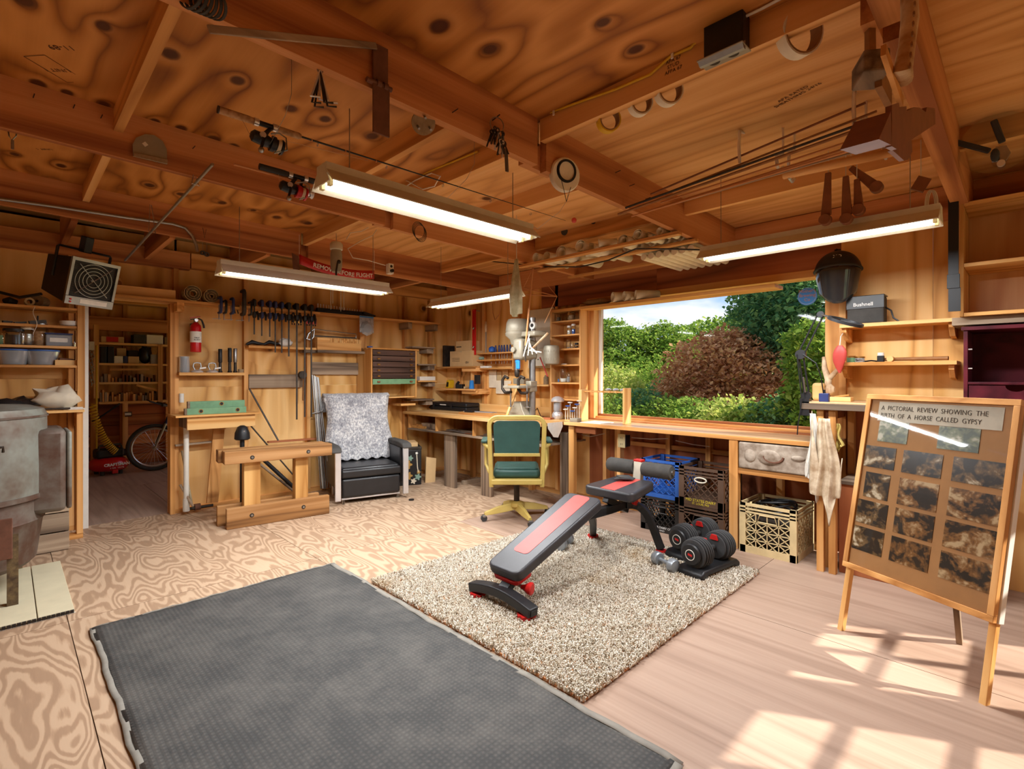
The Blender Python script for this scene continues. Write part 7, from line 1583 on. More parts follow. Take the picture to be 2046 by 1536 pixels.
towel('towel', 'white towel hanging behind the stained one', M['label'], 4.07, 1612, 1640, 826, 1005, 2.2, .02, .4, .4)
towel('towel', 'yellow rag hanging beside the stained towel', M['towel2'], 4.11, 1656, 1684, 846, 905, 4.0, .03, .4, .5)
# wall cabinet and maroon hutch
FX = 4.20; yl = onX(1917, 600, FX).y; zb, zt = onX(1925, 632, FX).z, onX(1925, 405, FX).z
t = T('wall_cabinet', 'open oak backed wall cabinet with pine shelves', 'cabinet', (4.4, -.2, zb), world=True)
wbox(t, 'side', M['pineZ'], FX, XB-.001, yl-.02, yl, zb, zt, .002); wbox(t, 'side', M['pineZ'], FX, XB-.001, -.75, -.73, zb, zt, .002)
zm = onX(1930, 533, FX).z
for z in (zb, zm, zt-.02): wbox(t, 'shelf_board', M['pineY'], FX, XB-.02, -.73, yl-.021, z, z+.022, .002)
wbox(t, 'back_panel', M['oak'], XB-.019, XB-.002, -.73, yl-.021, zb, zt)
wbox(t, 'mounting_rail', M['oldY'], FX+.05, XB-.001, -.75, yl+.04, zb-.05, zb-.001, .002)
yl2 = onX(1925, 700, 4.18).y; zt2 = onX(1930, 660, 4.18).z
t = T('maroon_hutch', 'maroon painted hutch with a finger hole drawer', 'hutch', (4.4, -.2, SZ2), world=True)
wbox(t, 'side', M['maroon'], 4.18, XB-.001, yl2-.02, yl2, SZ2+.001, zt2, .002); wbox(t, 'top', M['maroon'], 4.17, XB-.001, -.75, yl2+.01, zt2, zt2+.022, .002); wbox(t, 'back_panel', M['maroon'], XB-.02, XB-.001, -.75, yl2-.021, SZ2+.001, zt2-.001)
zd = onX(1950, 768, 4.18).z; wbox(t, 'shelf_board', M['maroon'], 4.18, XB-.021, -.75, yl2-.021, zd, zd+.015, .002)
ym = onX(2030, 775, 4.18).y; za, zb_ = SZ2+.01, zd-.006; m = MB()
m.prism([(-.6, za), (yl2-.024, za), (yl2-.024, zb_), (ym+.045, zb_)] + [(ym+.045*math.cos(a), zb_-.035*math.sin(a)) for a in [R(18*i) for i in range(1, 10)]] + [(ym-.045, zb_), (-.6, zb_)], (4.182, 0, 0), (0,1,0), (0,0,1), (.018,0,0)); dw = subpart(m.build('drawer', M['maroon'], t))
for y0_, y1_ in ((-.6, -.585), (yl2-.039, yl2-.024)): m = MB(); m.box(4.201, 4.45, y0_, y1_, za, zb_-.01); m.build('drawer_side', M['maroon'], dw)
m = MB(); m.box(4.201, 4.45, -.584, yl2-.04, za, za+.008); m.build('drawer_bottom', M['maroon'], dw)
for y_ in (698, 736): z = onX(1935, y_, 4.2).z; m = MB(); m.cyl((4.19, yl2-.021, z), (4.19, yl2-.04, z), .004, n=6); m.build('shelf_pin', M['chrome'], t)
# ------------------------------------------------------------------ things on and under the roof beams
B1, B2, B3, B4 = .30, 1.85, 3.38, 4.9
f2, f3, f4 = B2-.024, B3-.024, B4-.024
# coil of webbing on the big beam
c = onY(405, 8, f2-.03); t = T('webbing_coil', 'coil of grey webbing strap hung high on the big beam', 'strap', c)
for k in range(6): m = MB(); m.ring((.012*k-.03, -.004*k, .02-.004*k), (1,.5,.1*k), .05-.002*k, .046-.002*k, .010, 22); m.build('strap_turn', M['foam'], t)
m = MB(); m.cyl((0,0,.06), (0,.05,.06), .003, n=6); m.build('nail', M['iron'], t)
# long stick and hinge strap
p, q = onY(416, 58, f2-.035), onY(752, 92, f2-.02); m = MB(); m.bar(p, q, .009, .026); solo(m, 'wooden_stick', M['oldX'], 'long grey wooden stick hung on the big beam face', 'stick', bev=.003)
t = T('hinge_strap', 'rusty brown iron hinge strap hanging from the big beam', 'hinge', onY(760, 270, f2-.03), world=True); Yh = f2-.012
for n_, a, b, dy in (('upper_leaf', (760, 92), (760, 166), 0), ('lower_leaf', (760, 172), (763, 270), -.012)):
    m = MB(); P, Q = onY(*a, Yh+dy), onY(*b, Yh+dy); m.box(min(P.x,Q.x)-.033, max(P.x,Q.x)+.033, Yh+dy-.004, Yh+dy+.004, Q.z, P.z); m.build(n_, M['rust'], t, bev=.001)
P = onY(760, 170, Yh-.008); m = MB(); m.cyl(P + Vector((-.06,0,0)), P + Vector((.05,0,0)), .010, n=10); m.build('hinge_pin', M['rust'], t, smooth=40)
for dx in (-.018, .012): m = MB(); m.cyl(P + Vector((dx,0,0)), P + Vector((dx+.018,0,0)), .016, n=12); m.build('knuckle', M['rust'], t, smooth=40)
# hex keys
c = onY(642, 138, B2+.0); t = T('hex_keys', 'ring of hex keys hanging under the big beam', 'hex keys', (c.x, B2+.01, c.z), world=True)
for k in range(7): a = -.35 + .11*k; P = Vector((c.x, B2+.01, c.z)); Q = P + Vector((math.sin(a)*.10, .02*math.sin(k), -.11-.012*(k % 3))); m = MB(); m.tube([P, Q, Q + Vector((.03,-.012,.004))], .0045-.0004*(k % 3), 6); m.build('hex_key', M['iron'] if k % 3 else M['chrome'], t)
m = MB(); m.ring(P, (0,1,0), .012, .009, .004, 14); m.build('split_ring', M['steel'], t)
# fishing rods
def rod(label, Y, Z, x0, x1, cork, reelx, accent):
    t = T('fishing_rod', label, 'fishing rod', (x0, Y, Z), 0, 'fishing rods under the big beam')
    m = MB(); m.lathe([(.013,0),(.015,.005),(.015,.11),(.012,.13)], (0,0,0), (1,0,0), 14); m.build('rear_grip', cork, t, smooth=40)
    m = MB(); m.lathe([(.0155,-.004),(.0155,.0)], (0,0,0), (1,0,0), 14); m.build('butt_cap', M['black'], t)
    for dx in (.13, .205): m = MB(); m.lathe([(.016,0),(.016,.018)], (dx,0,0), (1,0,0), 14); m.build('reel_seat_ring', M['chrome'], t, smooth=40)
    m = MB(); m.cyl((.13,0,0), (.225,0,0), .011, n=12); m.build('reel_seat', M['black'], t, smooth=40); m = MB(); m.lathe([(.014,0),(.014,.09),(.009,.10)], (.225,0,0), (1,0,0), 14); m.build('fore_grip', cork, t, smooth=40)
    m = MB(); m.cyl((.32,0,0), (x1-x0,0,.02), .0045, .0012, n=7); m.build('rod_blank', M['black'], t)
    for k in range(5): u = .40 + k*.35; m = MB(); m.ring((u,0,-.012), (1,0,0), .008, .006, .002, 12); m.build('line_guide', M['steel'], t)
    for k in range(3): m = MB(); m.cyl((.37+.16*k,0,0), (.375+.16*k,0,0), .0065, n=8); m.build('thread_wrap', M['tan'], t)
    rl = bpy.data.objects.new('reel', None); COL.objects.link(rl); rl.parent = t; rl.location = (reelx, -.02, -.075)
    def rp(name, mat, fn): m = MB(); fn(m); return m.build(name, mat, rl, smooth=45)
    rp('reel_foot', M['black'], lambda m: m.tube([(.03,.02,.07), (.01,.01,.045), (-.01,0,.015)], [.008,.009,.013], 8)); rp('reel_body', M['satin'], lambda m: m.lathe([(.012,-.06),(.024,-.05),(.026,0),(.02,.02)], (0,0,0), (1,0,-.15), 16))
    rp('spool', accent, lambda m: m.lathe([(.032,.02),(.032,.035),(.026,.037),(.026,.06),(.032,.062),(.03,.07),(.01,.074)], (0,0,0), (1,0,-.15), 20)); rp('line_winding', M['paper'], lambda m: m.lathe([(.027,.045),(.028,.058)], (0,0,0), (1,0,-.15), 18))
    rp('bail', M['steel'], lambda m: m.tube([(.02,0,.036),(.05,-.01,.045),(.075,-.02,.03),(.08,-.02,-.02),(.03,-.01,-.045)], .0035, 6)); rp('crank', M['satin'], lambda m: m.tube([(-.02,-.02,0),(-.02,-.04,-.01),(-.035,-.045,-.06)], .006, 6)); rp('crank_knob', M['steel'], lambda m: m.ball((-.036,-.055,-.066), .012, 10)); rp('drag_dial', M['chrome'], lambda m: m.cyl((-.02,-.022,.01), (-.02,-.032,.01), .012, n=12))
    m = MB(); m.cyl((.08,0,.0), (reelx-.05,-.02,-.09), .0012, n=4); m.build('fishing_line', M['line'], t); m = MB(); m.cyl((reelx+.06,-.02,-.05), (.65,0,-.01), .0012, n=4); m.build('fishing_line', M['line'], t)
p = onZ(437, 219, 2.43)
rod('cork handled fishing rod with a black spinning reel', p.y, p.z, p.x, 2.75, M['cork'], .17, M['satin'])
p = onZ(520, 333, 2.36); rod('black handled fishing rod with a red reel', p.y, p.z, p.x, 2.6, M['rubber'], .14, M['red'])
p = onZ(467, 328, 2.34); q = p + Vector((1.5,.02,.02)); m = MB(); m.cyl(p, q, .006, .003, n=8); solo(m, 'copper_rod', M['tan'], 'slim copper coloured fly rod behind the reels', 'rod', smooth=40)
p = onZ(600, 380, 2.30); t = T('spinning_reel', 'loose silver spinning reel behind the shop light end', 'reel', (p.x, p.y, p.z-.03))
for n_, mt, fn in (('body', 'satin', lambda m: m.lathe([(.015,-.04),(.024,-.03),(.024,.02)], (0,0,.03), (1,0,0), 14)), ('spool', 'chrome', lambda m: m.lathe([(.03,.02),(.024,.03),(.024,.05),(.03,.06)], (0,0,.03), (1,0,0), 16)), ('crank', 'black', lambda m: m.tube([(0,0,.03),(-.05,-.03,.04),(-.09,-.04,.03)], .006, 6)), ('crank_knob', 'black', lambda m: m.ball((-.095,-.04,.028), .014, 8)), ('foot', 'satin', lambda m: m.bar((0,0,.04),(.01,.0,.095),.012,.012))):
    m = MB(); fn(m); m.build(n_, M[mt], t, smooth=45)
# beam hooks that carry the rods
for k, x in enumerate((.78, 1.7, 2.45)): m = MB(); m.tube([(x,1.99,zc(x)-.0), (x,1.99,2.46), (x,2.05,2.40), (x,2.24,2.33), (x,2.32,2.38)], .0012, 4); solo(m, 'rod_hook', M['steel'], ('wire hook carrying the fishing rod grips', 'wire hook carrying the rods over the shop light', 'wire hook carrying the rod tips')[k], 'hook', smooth=60)
# wheel with pegs
c = onY(846, 245, B2+.03); t = T('pegged_wheel', 'grey disc with protruding pegs on the underside of the big beam', 'wheel', c); d = Vector((-.3,-.7,-.6)).normalized()
m = MB(); m.cyl(-d*.006, d*.006, .052, n=24); m.build('disc', M['sand'], t, smooth=30)
for k in range(3): a = 2*PI*k/3+.6; s1 = d.cross(Vector((0,0,1))).normalized(); s2 = d.cross(s1); P = (s1*math.cos(a)+s2*math.sin(a))*.03; m = MB(); m.cyl(P, P+d*.05, .005, n=8); m.build('peg', M['steel'], t)
# bunch of keys
n0 = onY(993, 236, f2-.03); t = T('key_bunch', 'big bunch of old keys hanging on a nail in the big beam', 'keys', (n0.x, n0.y, n0.z-.24), world=True)
m = MB(); m.cyl(n0 + Vector((0,.035,.0)), n0 + Vector((0,-.02,.01)), .003, n=6); m.build('nail', M['iron'], t)
m = MB(); m.ring(n0 + Vector((-.005,-.005,-.035)), (.3,1,0), .038, .034, .004, 20); m.build('key_ring', M['steel'], t); m = MB(); m.ring(n0 + Vector((.02,-.008,-.09)), (-.3,1,0), .03, .027, .004, 20); m.build('key_ring', M['steel'], t)
rr = random.Random(8)
for k in range(18):
    P = n0 + Vector((rr.uniform(-.035,.03), -.01+rr.uniform(-.015,.015), -.065-rr.uniform(0,.02))) if k < 11 else n0 + Vector((.02+rr.uniform(-.02,.03), -.015, -.115))
    a = rr.uniform(-.5,.25); L = rr.uniform(.055,.085); d = Vector((math.sin(a), rr.uniform(-.3,.3), -math.cos(a))).normalized()
    m = MB(); m.ring(P, (rr.uniform(-.5,.5),1,0), .012, .006, .003, 12); m.bar(P + d*.010, P + d*L, .007, .003, (0,1,0)); m.build('key', M['iron'] if k % 4 else M['chrome'], t)
P = n0 + Vector((.04,-.02,-.14)); m = MB(); m.bar(P, P + Vector((.008,0,-.11)), .020, .008, (0,1,0)); m.build('key_fob', M['oldZ'], t, bev=.003)
# wooden disc with wire
c = onY(1128, 350, f2-.02); t = T('wire_spool', 'yellowed wooden disc wound with black wire on the big beam', 'spool', c); d = Vector((-.35,-1,-.12)).normalized()
m = MB(); m.lathe([(.085,-.018),(.092,-.01),(.092,.01),(.085,.018)], (0,0,0), d, 30); m.build('disc', M['paper'], t, smooth=35)
for k in range(3): m = MB(); m.ring(Vector((0,0,.018)) + d*(.021+.003*k), d, .062-.003*k, .050, .006, 28); m.build('wire_turn', M['black'], t, smooth=40)
for s in (-1, 1): m = MB(); m.tube([Vector((s*.05,0,-.03)) + d*.022, Vector((s*.02,0,-.10)) + d*.022, Vector((.0,0,-.15)) + d*.02], .002, 4); m.build('loose_wire', M['black'], t)
# yellow cable with clips
pts = [onX(*q, 2.008) for q in ((1035,226),(1065,229),(1100,224),(1150,206),(1230,178),(1300,148),(1340,112),(1380,95),(1412,58))]
t = T('yellow_cable', 'yellow electrical cable clipped along the purlin', 'cable', pts[4], world=True); m = MB(); m.tube(pts, .0065, 7); m.build('cable', M['cable'], t, smooth=60)
for q in ((1106,224),(1343,109)): P = onX(*q, 2.0); m = MB(); m.cbox(P, (.006,.012,.034)); m.build('cable_clip', M['whitepl'], t, bev=.002)
pts = [onX(*q, 2.008) for q in ((955,302),(900,325),(850,345),(815,360))]; m = MB(); m.tube(pts, .0065, 7); solo(m, 'yellow_cable', M['cable'], 'short yellow cable on the purlin behind the key bunch', 'cable', smooth=60)
pts = [onX(*q, 1.99) for q in ((790,352),(815,362),(845,378),(868,372),(880,352),(862,346),(830,360),(800,380),(770,398))]; m = MB(); m.tube(pts, .004, 6); solo(m, 'white_cable', M['wcable'], 'white flex looped under the purlin beside the shop light', 'cable', smooth=60)
p, q = onX(772, 347, 1.98), onX(792, 355, 1.98); m = MB(); m.cyl(p, q, .011, n=10); solo(m, 'orange_plug', M['coral'], 'orange plug end of the looped white flex', 'plug', smooth=40)
# metal outlet box
c = onX(1447, 78, 1.96); t = T('ceiling_outlet', 'black metal box with a grey double outlet under the purlin', 'outlet', (1.965, c.y, c.z-.05), -PI/2)
m = MB(); m.box(-.075,.075,-.02,.05,0,.13); m.build('junction_box', M['black'], t, bev=.004); m = MB(); m.prism([(-.05,-.02),(-.035,-.035),(-.02,-.035),(-.02,.0)], (-.085,0,0), (0,1,0), (0,0,1), (.17,0,0)); m.build('plate_edge', M['steel'], t)
fp = bpy.data.objects.new('face_plate', None); COL.objects.link(fp); fp.parent = t
m = MB(); m.box(-.088,.088,-.055,.03,-.022,-.016); m.build('plate', M['cast'], fp, bev=.003)
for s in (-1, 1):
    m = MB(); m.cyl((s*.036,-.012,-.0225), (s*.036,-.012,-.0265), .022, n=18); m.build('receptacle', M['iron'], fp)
    for e in (-.008, .008): m = MB(); m.box(s*.036+e-.002, s*.036+e+.002, -.018, -.004, -.0275, -.026); m.build('slot', M['ink'], fp)  # hole shade painted as small dark strips on each receptacle
m = MB(); m.tube([onX(1482, 36, 1.98), onX(1520, 18, 1.98), onX(1580, -14, 1.98)], .006, 6); solo(m, 'white_cable', M['wcable'], 'cream cable leaving the black outlet box', 'cable', smooth=60)
# rolls of tape on nails
for k, (a, y_, r, mt, lb) in enumerate(((1216,241,.056,'cable','amber tape roll with a printed core on the purlin'),(1279,207,.054,'paper','narrow cream tape roll between the other two'),(1336,183,.060,'paper','cream tape roll with a torn brown core'),(1597,66,.085,'paper','large cream tape ring half hidden by the purlin'))):
    c = onX(a, y_, 2.10); t = T('tape_roll', lb, 'tape', c, 0, 'tape rolls on the purlin'); d = Vector((-.55,-.75 if k < 3 else -.9,-.15)).normalized()
    m = MB(); m.ring((0,0,0), d, r, r-.006, .048, 30); m.build('tape', M[mt], t, smooth=40); m = MB(); m.ring((0,0,0), d, r-.0062, r-.012, .050, 30); m.build('core', M['paper2'], t, smooth=40)
    m = MB(); m.cyl((-.05,0,r-.02), (.0,0,r-.016), .002, n=5); m.build('nail', M['iron'], t)
# mallet and antler stick on the right-hand beam
Ym = B1+.06; p, q = onY(1739, 140, Ym), onY(1739, -30, Ym); q.z = zc(q.x)-.01; q.x = p.x-.01
t = T('wooden_mallet', 'wooden mallet hanging head down beside the beam', 'mallet', (p.x, p.y, p.z-.04), world=True)
m = MB(); m.cyl(p, q, .016, .014, n=4); m.build('handle', M['handle'], t); m = MB(); m.cbox(p, (.10,.075,.075), (.05,.12,.55)); m.build('head', M['oldX'], t, bev=.006)
t = T('driftwood_stick', 'pale gouged driftwood stick hanging on the beam face', 'stick', onY(1800, 150, B1-.06), world=True)
pts = [onY(1808, 158, B1-.05), onY(1803, 140, B1-.06), onY(1812, 90, B1-.06), onY(1818, 40, B1-.06), onY(1816, -20, B1-.06)]; m = MB(); m.tube(pts, [.020,.023,.020,.022,.020], 10); m.build('stick', M['antler'], t, smooth=60)
for k in range(8): P = pts[1].lerp(pts[4], k/8) + Vector((-.012,-.018,0)); m = MB(); m.ball(P, .007, 6, (.7,.5,1.3)); m.build('gouge', M['handle'], t)
Pq = onY(1800, 180, B1-.01); m = MB(); m.bar(onY(1765, 100, B1-.035), onY(1800, 205, B1-.035), .03, .012, (0,1,0)); solo(m, 'splintered_board', M['studZ'], 'splintered board end on the beam beside the mallet', 'board')
m = MB(); m.bar(onY(1755, 155, B1+.04), onY(1775, 195, B1+.04), .06, .02, (0,1,0)); solo(m, 'wood_block', M['handle'], 'brown wood block nailed behind the mallet', 'block')
# brown notched plate
c = onY(1790, 215, B1-.03); t = T('notched_plate', 'brown notched template plate hung on the beam', 'template', onY(1810, 320, B1-.03), world=True)
poly = [(1782,210),(1796,205),(1797,214),(1811,212),(1812,222),(1826,214),(1838,215),(1850,224),(1852,214),(1868,216),(1869,248),(1792,298),(1782,292)]
def planar(poly, Y): return [(onY(a, b, Y).x, onY(a, b, Y).z) for a, b in poly]
m = MB(); m.prism(planar(poly, B1-.05), (0, B1-.05, 0), (1,0,0), (0,0,1), (0,.014,0)); m.build('plate', M['browncard'], t)
m = MB(); m.prism(planar([(1796,297),(1832,270),(1834,300),(1826,316),(1818,318)], B1-.048), (0, B1-.034, 0), (1,0,0), (0,0,1), (0,.012,0)); m.build('lower_tongue', M['browncard'], t)
m = MB(); m.prism(planar([(1756,278),(1780,222),(1782,290)], B1-.05), (0, B1-.05, 0), (1,0,0), (0,0,1), (0,.08,0)); m.build('side_wing', M['browncard'], t)
# dowels lying in metal hooks
DXX = 2.80
for k, (a, ya, b, yb, r, mt) in enumerate(((1763,232,1250,415,.007,'iron'),(1768,240,1235,428,.008,'handle'),(1752,222,1290,402,.006,'handle'),(1750,285,1262,432,.006,'tan'),(1755,276,1300,420,.006,'tan'),(1748,292,1330,412,.005,'oldY'),(1730,205,1300,388,.006,'browncard'),(1760,262,1320,405,.005,'tan'))):
    p, q = onX(a, ya, DXX + .012*k), onX(b, yb, DXX + .012*k); m = MB(); m.cyl(p, q, r, n=8)
    solo(m, 'dowel', M[mt], ('dark steel rod lying in the overhead hooks', 'thick brown dowel lying in the overhead hooks', 'brown dowel crossing over the others in the hooks', 'lowest tan dowel in the hooks', 'tan dowel second from the bottom', 'grey dowel in the lower hooks', 'dark brown cane on top of the hooks', 'slim tan dowel in the middle of the hooks')[k], 'dowel', group='dowels in overhead hooks', smooth=40)
p, q = onX(1566, 350, 3.02), onX(1800, 300, 2.98); m = MB(); m.cyl(p, q, .022, n=14); solo(m, 'closet_pole', M['studY'], 'thick wooden pole in the lowest hooks', 'pole', smooth=40)
for k, (a, y0, y1) in enumerate(((1478,262,325),(1553,308,333),(1577,300,356),(1707,182,258),(1722,235,288),(1766,290,308))):
    X = DXX + (.05 if k in (0,3) else .10 if k in (1,4) else .22); p, q = onX(a, y0, X), onX(a, y1, X); t = T('metal_hook', ('galvanised hook holding the dowel tips', 'small galvanised hook under the dowels', 'galvanised hook holding the pole end', 'large galvanised hook near the mallet', 'galvanised hook below the large one', 'galvanised hook by the notched plate')[k], 'hook', (X, q.y, q.z), 0, 'galvanised overhead hooks')
    h_ = p.z-q.z; m = MB(); m.tube([(.09,0,h_+.02),(.0,0,h_),(-.012,0,h_*.5),(0,0,0),(.05,0,-.005),(.085,0,.02)], .009, 6); m.build('hook_bar', M['chrome'], t, smooth=50); m = MB(); zt = zc(X)-q.z; m.cyl((.09,0,h_+.02), (.09,0,zt), .006, n=6); m.build('hanger', M['chrome'], t)
# turned wooden paddles
for k, (a0, y0, a1, y1, w) in enumerate(((1655,345,1650,440,.05),(1690,352,1692,438,.05),(1712,358,1716,420,.045),(1700,335,1752,375,.05))):
    X = 3.22 + .02*k; p, q = onX(a0, y0, X), onX(a1, y1, X); t = T('wooden_paddle', ('brown paddle with a round foot hanging first in the row', 'middle brown paddle with a round foot', 'short brown paddle with a round foot', 'brown paddle swung out sideways with a round knob')[k], 'paddle', (X, q.y, q.z), 0, 'brown wooden paddles')
    d = (p-q); s = Vector((1,0,0)).cross(d.normalized())
    m = MB(); m.prism([(-w*.5,0.1),(w*.5,.1),(w*.28,1),(-w*.28,1)], (-.010,0,0), s, d, (.02,0,0)); m.build('blade', M['browncard'], t, bev=.004); m = MB(); m.cyl((-.03,0,0), (.012,0,0), .030, n=20); m.build('round_foot', M['browncard'], t, smooth=40, bev=.003)
    m = MB(); zt = zc(X) - .10 - q.z; m.tube([d, d + Vector((0,0,.03)), (d.x, d.y, zt)], .002, 4); m.build('hanging_string', M['wcable'], t)
c = onX(1840, 368, 3.4); m = MB(); m.cbox(c, (.02,.06,.07), (.5,0,.2)); o = solo(m, 'wood_tag', M['browncard'], 'small brown wooden block hanging by the beam', 'block'); m = MB(); m.cyl(c, (c.x, c.y, zc(c.x)-.1), .002, n=4); solo(m, 'string', M['wcable'], 'thin string of the small brown block', 'string')
# can opener and clear disc
X = 3.56; t = T('can_opener', 'can opener with two black handles hung by the ceiling', 'can opener', onX(1995, 320, X), world=True)
for a, b in (((1985,240),(2003,285)), ((1910,284),(1978,302))): m = MB(); P, Q = onX(*a, X), onX(*b, X); m.bar(P, Q, .028, .014, (1,0,0)); m.build('handle', M['rubber'], t, bev=.006)
m = MB(); m.prism([(-.035,-.03),(.02,-.035),(.035,0),(.02,.04),(-.02,.045)], onX(2000, 308, X), (0,-1,0), (0,0,1), (.012,0,0)); m.build('head', M['steel'], t, bev=.002); m = MB(); P = onX(1988, 310, X-.02); m.ball(P, 1, 12, (.012,.018,.035)); m.build('turn_key', M['rubber'], t, smooth=60); m = MB(); P = onX(2000, 325, X-.01); m.cyl(P, P+Vector((.02,0,0)), .016, n=14); m.build('cutting_wheel', M['chrome'], t)
c = onX(1992, 285, 3.58); m = MB(); m.cyl(c, c + Vector((.003,0,0)), .15, n=40); solo(m, 'clear_template', M['clear'], 'clear round plastic template behind the can opener', 'template'); 
# strap
t = T('utility_strap', 'black webbing strap with a side release buckle hanging by the cabinet', 'strap', onX(1905, 620, 4.12), world=True)
for n_, y0, y1, a, w in (('webbing', 340, 572, 1905, .05), ('webbing', 575, 622, 1907, .058), ('buckle', 548, 576, 1905, .06)):
    P, Q = onX(a, y0, 4.12), onX(a, y1, 4.12); m = MB(); m.box(4.118 if n_ == 'webbing' else 4.112, 4.122 if n_ == 'webbing' else 4.128, P.y-w/2, P.y+w/2, Q.z, P.z); m.build(n_, M['black'], t, bev=.001)
P = onX(1905, 340, 4.12); m = MB(); m.cyl((4.12, P.y, P.z), (4.12, P.y, zc(4.12)), .003, n=5); m.build('hanging_loop', M['iron'], t)
t = T('twine_loops', 'loops of pale twine hanging on the beam end beside the strap', 'twine', onX(1860, 445, 3.5), world=True)
for k in range(3): c = onX(1858+3*k, 410, 3.5); m = MB(); m.tube([c + Vector((0, .02*math.cos(a), .08*math.sin(a))) for a in [2*PI*i/20 for i in range(20)]], .003, 5, True); m.build('twine_loop', M['wcable'], t, smooth=60)
# left beams: steel plate, clip, pipe, rod
t = T('steel_plate', 'grey round topped steel plate hung on the second beam', 'plate', onY(300, 328, f3), world=True)
m = MB(); m.prism(planar([(266,312),(265,288),(272,275),(290,268),(308,270),(325,282),(333,298),(334,328)], f3-.01), (0, f3-.012, 0), (1,0,0), (0,0,1), (0,.006,0)); m.build('plate', M['cast'], t); m = MB(); m.prism(planar([(266,306),(334,320),(334,328),(266,313)], f3-.01), (0, f3-.022, 0), (1,0,0), (0,0,1), (0,.009,0)); m.build('lower_flange', M['sand'], t)
P = onY(290, 288, f3-.014); m = MB(); m.cbox(P, (.02,.002,.02), (0,.78,0)); m.build('sticker', M['label'], t)
pts = [onY(*q, f3+.06) for q in ((15,248),(18,272),(24,280),(32,272),(36,250))]; m = MB(); m.tube(pts, .003, 5); m.cyl(onY(25,280,f3+.06), onY(25,298,f3+.06), .006, n=8); solo(m, 'wire_clip', M['steel'], 'thin wire clip hanging beyond the second beam', 'clip')
pts = [onY(*q, f4-.02) for q in ((-40,392),(100,411),(250,434),(345,447),(370,455),(385,472),(392,490),(394,502))]; m = MB(); m.tube(pts, .012, 9); solo(m, 'bent_pipe', M['steel'], 'long bright pipe with a bent end along the third beam', 'pipe', smooth=60)
p, q = onY(425, 328, 3.1), onY(250, 520, 4.78); m = MB(); m.cyl(p, q, .008, n=9); solo(m, 'steel_tube', M['steel'], 'slim steel tube slung diagonally between the beams', 'tube', smooth=40)
for k, u in enumerate((.15, .62)): P = p.lerp(q, u); m = MB(); m.tube([(P.x, P.y+.01, zc(P.x)-.24), (P.x+.02, P.y, P.z-.012), (P.x-.02, P.y-.01, P.z-.01), (P.x-.01, P.y, zc(P.x)-.24)], .002, 4); solo(m, 'wire_sling', M['steel'], ('upper wire sling of the diagonal tube', 'lower wire sling of the diagonal tube')[k], 'wire')
pts = [onY(*q, f4-.02) for q in ((405,455),(409,476),(412,458))]; m = MB(); m.tube(pts, .002, 5); solo(m, 'wire_hook', M['iron'], 'small wire hook on the third beam', 'hook')
for k, (a, y_) in enumerate(((405, 505), (413, 508))): P = onY(a, y_, 5.2); m = MB(); m.ring(P, (0,1,.2), .020, .009, .03, 14); solo(m, 'iron_collar', M['iron'], ('iron collar hanging below the bent pipe end', 'second iron collar beside the first')[k], 'collar'); m = MB(); m.cyl(P + Vector((0,0,.015)), (P.x, P.y, zc(P.x)), .0015, n=4); solo(m, 'collar_wire', M['steel'], ('wire of the first iron collar', 'wire of the second iron collar')[k], 'wire')
# red ribbon streamer and hanging tool
Yr = 4.6; t = T('red_streamer', 'red webbing streamer with white warning lettering strung below the beam', 'streamer', onY(665, 545, Yr), world=True)
A, Bp = onY(598, 508, Yr), onY(748, 540, Yr); hh = .085
def rib(u, v): P = A.lerp(Bp, u); return (P.x, Yr + .01*math.sin(u*9), P.z - .05*math.sin(PI*u)*.9 - hh*v + (.0))
m = MB(); m.grid(rib, 24, 2); m.build('ribbon', M['red'], t, smooth=60, solid=.003)
m = MB(); m.grid(lambda u, v: (onY(583, 505, Yr).x + .06*u, Yr - .03*v, onY(583, 505, Yr).z - .16*v - .02*u), 3, 4); m.build('folded_end', M['rust'], t, solid=.003)
Pm = A.lerp(Bp, .30); text('REMOVE', .055, (Pm.x, Yr-.014, Pm.z-.082), (PI/2, R(8), 0), M['wink'], t, bold=.001); Pm = A.lerp(Bp, .55); text('BEFORE', .055, (Pm.x+.02, Yr-.014, Pm.z-.092), (PI/2, R(3), 0), M['wink'], t, bold=.001); Pm = A.lerp(Bp, .82); text('FLIGHT', .055, (Pm.x+.02, Yr-.014, Pm.z-.075), (PI/2, R(-4), 0), M['wink'], t, bold=.001)
for P in (A, Bp): m = MB(); m.cyl(P, (P.x, P.y, zc(P.x)-.1), .002, n=4); m.build('tie', M['wcable'], t)
c = onY(672, 545, 4.3); t = T('die_grinder', 'grey hanging rotary grinder with a flexible shaft', 'grinder', (c.x, 4.3, c.z)); k_ = (onY(672, 478, 4.3).z - c.z)
m = MB(); m.lathe([(.02,0),(.04,.01),(.05,.06),(.05,.16),(.042,.20)], n=20); m.build('motor_body', M['cast'], t, smooth=40); m = MB(); m.lathe([(.045,.20),(.055,.205),(.055,.25),(.04,.27)], n=20); m.build('end_cap', M['cream'], t, smooth=40); m = MB(); m.ball((0,-.05,.09), .018, 10); m.build('brush_cap', M['iron'], t, smooth=60); m = MB(); m.tube([(-.01,-.05,.09), (-.03,-.06,.0), (-.03,-.06,-.16)], .008, 7); m.build('flex_shaft', M['iron'], t, smooth=60); m = MB(); m.cyl((0,0,.27), (0,0,zc(c.x)-c.z), .003, n=5); m.build('hanging_wire', M['steel'], t)
pts = [onY(*q, 4.25) for q in ((692,478),(700,465),(722,462),(745,450),(760,448),(745,470),(720,482),(695,497),(705,515),(735,520),(770,530))]; m = MB(); m.tube(pts, .004, 6); solo(m, 'white_cable', M['wcable'], 'white flex looping from the hanging grinder', 'cable', smooth=60)
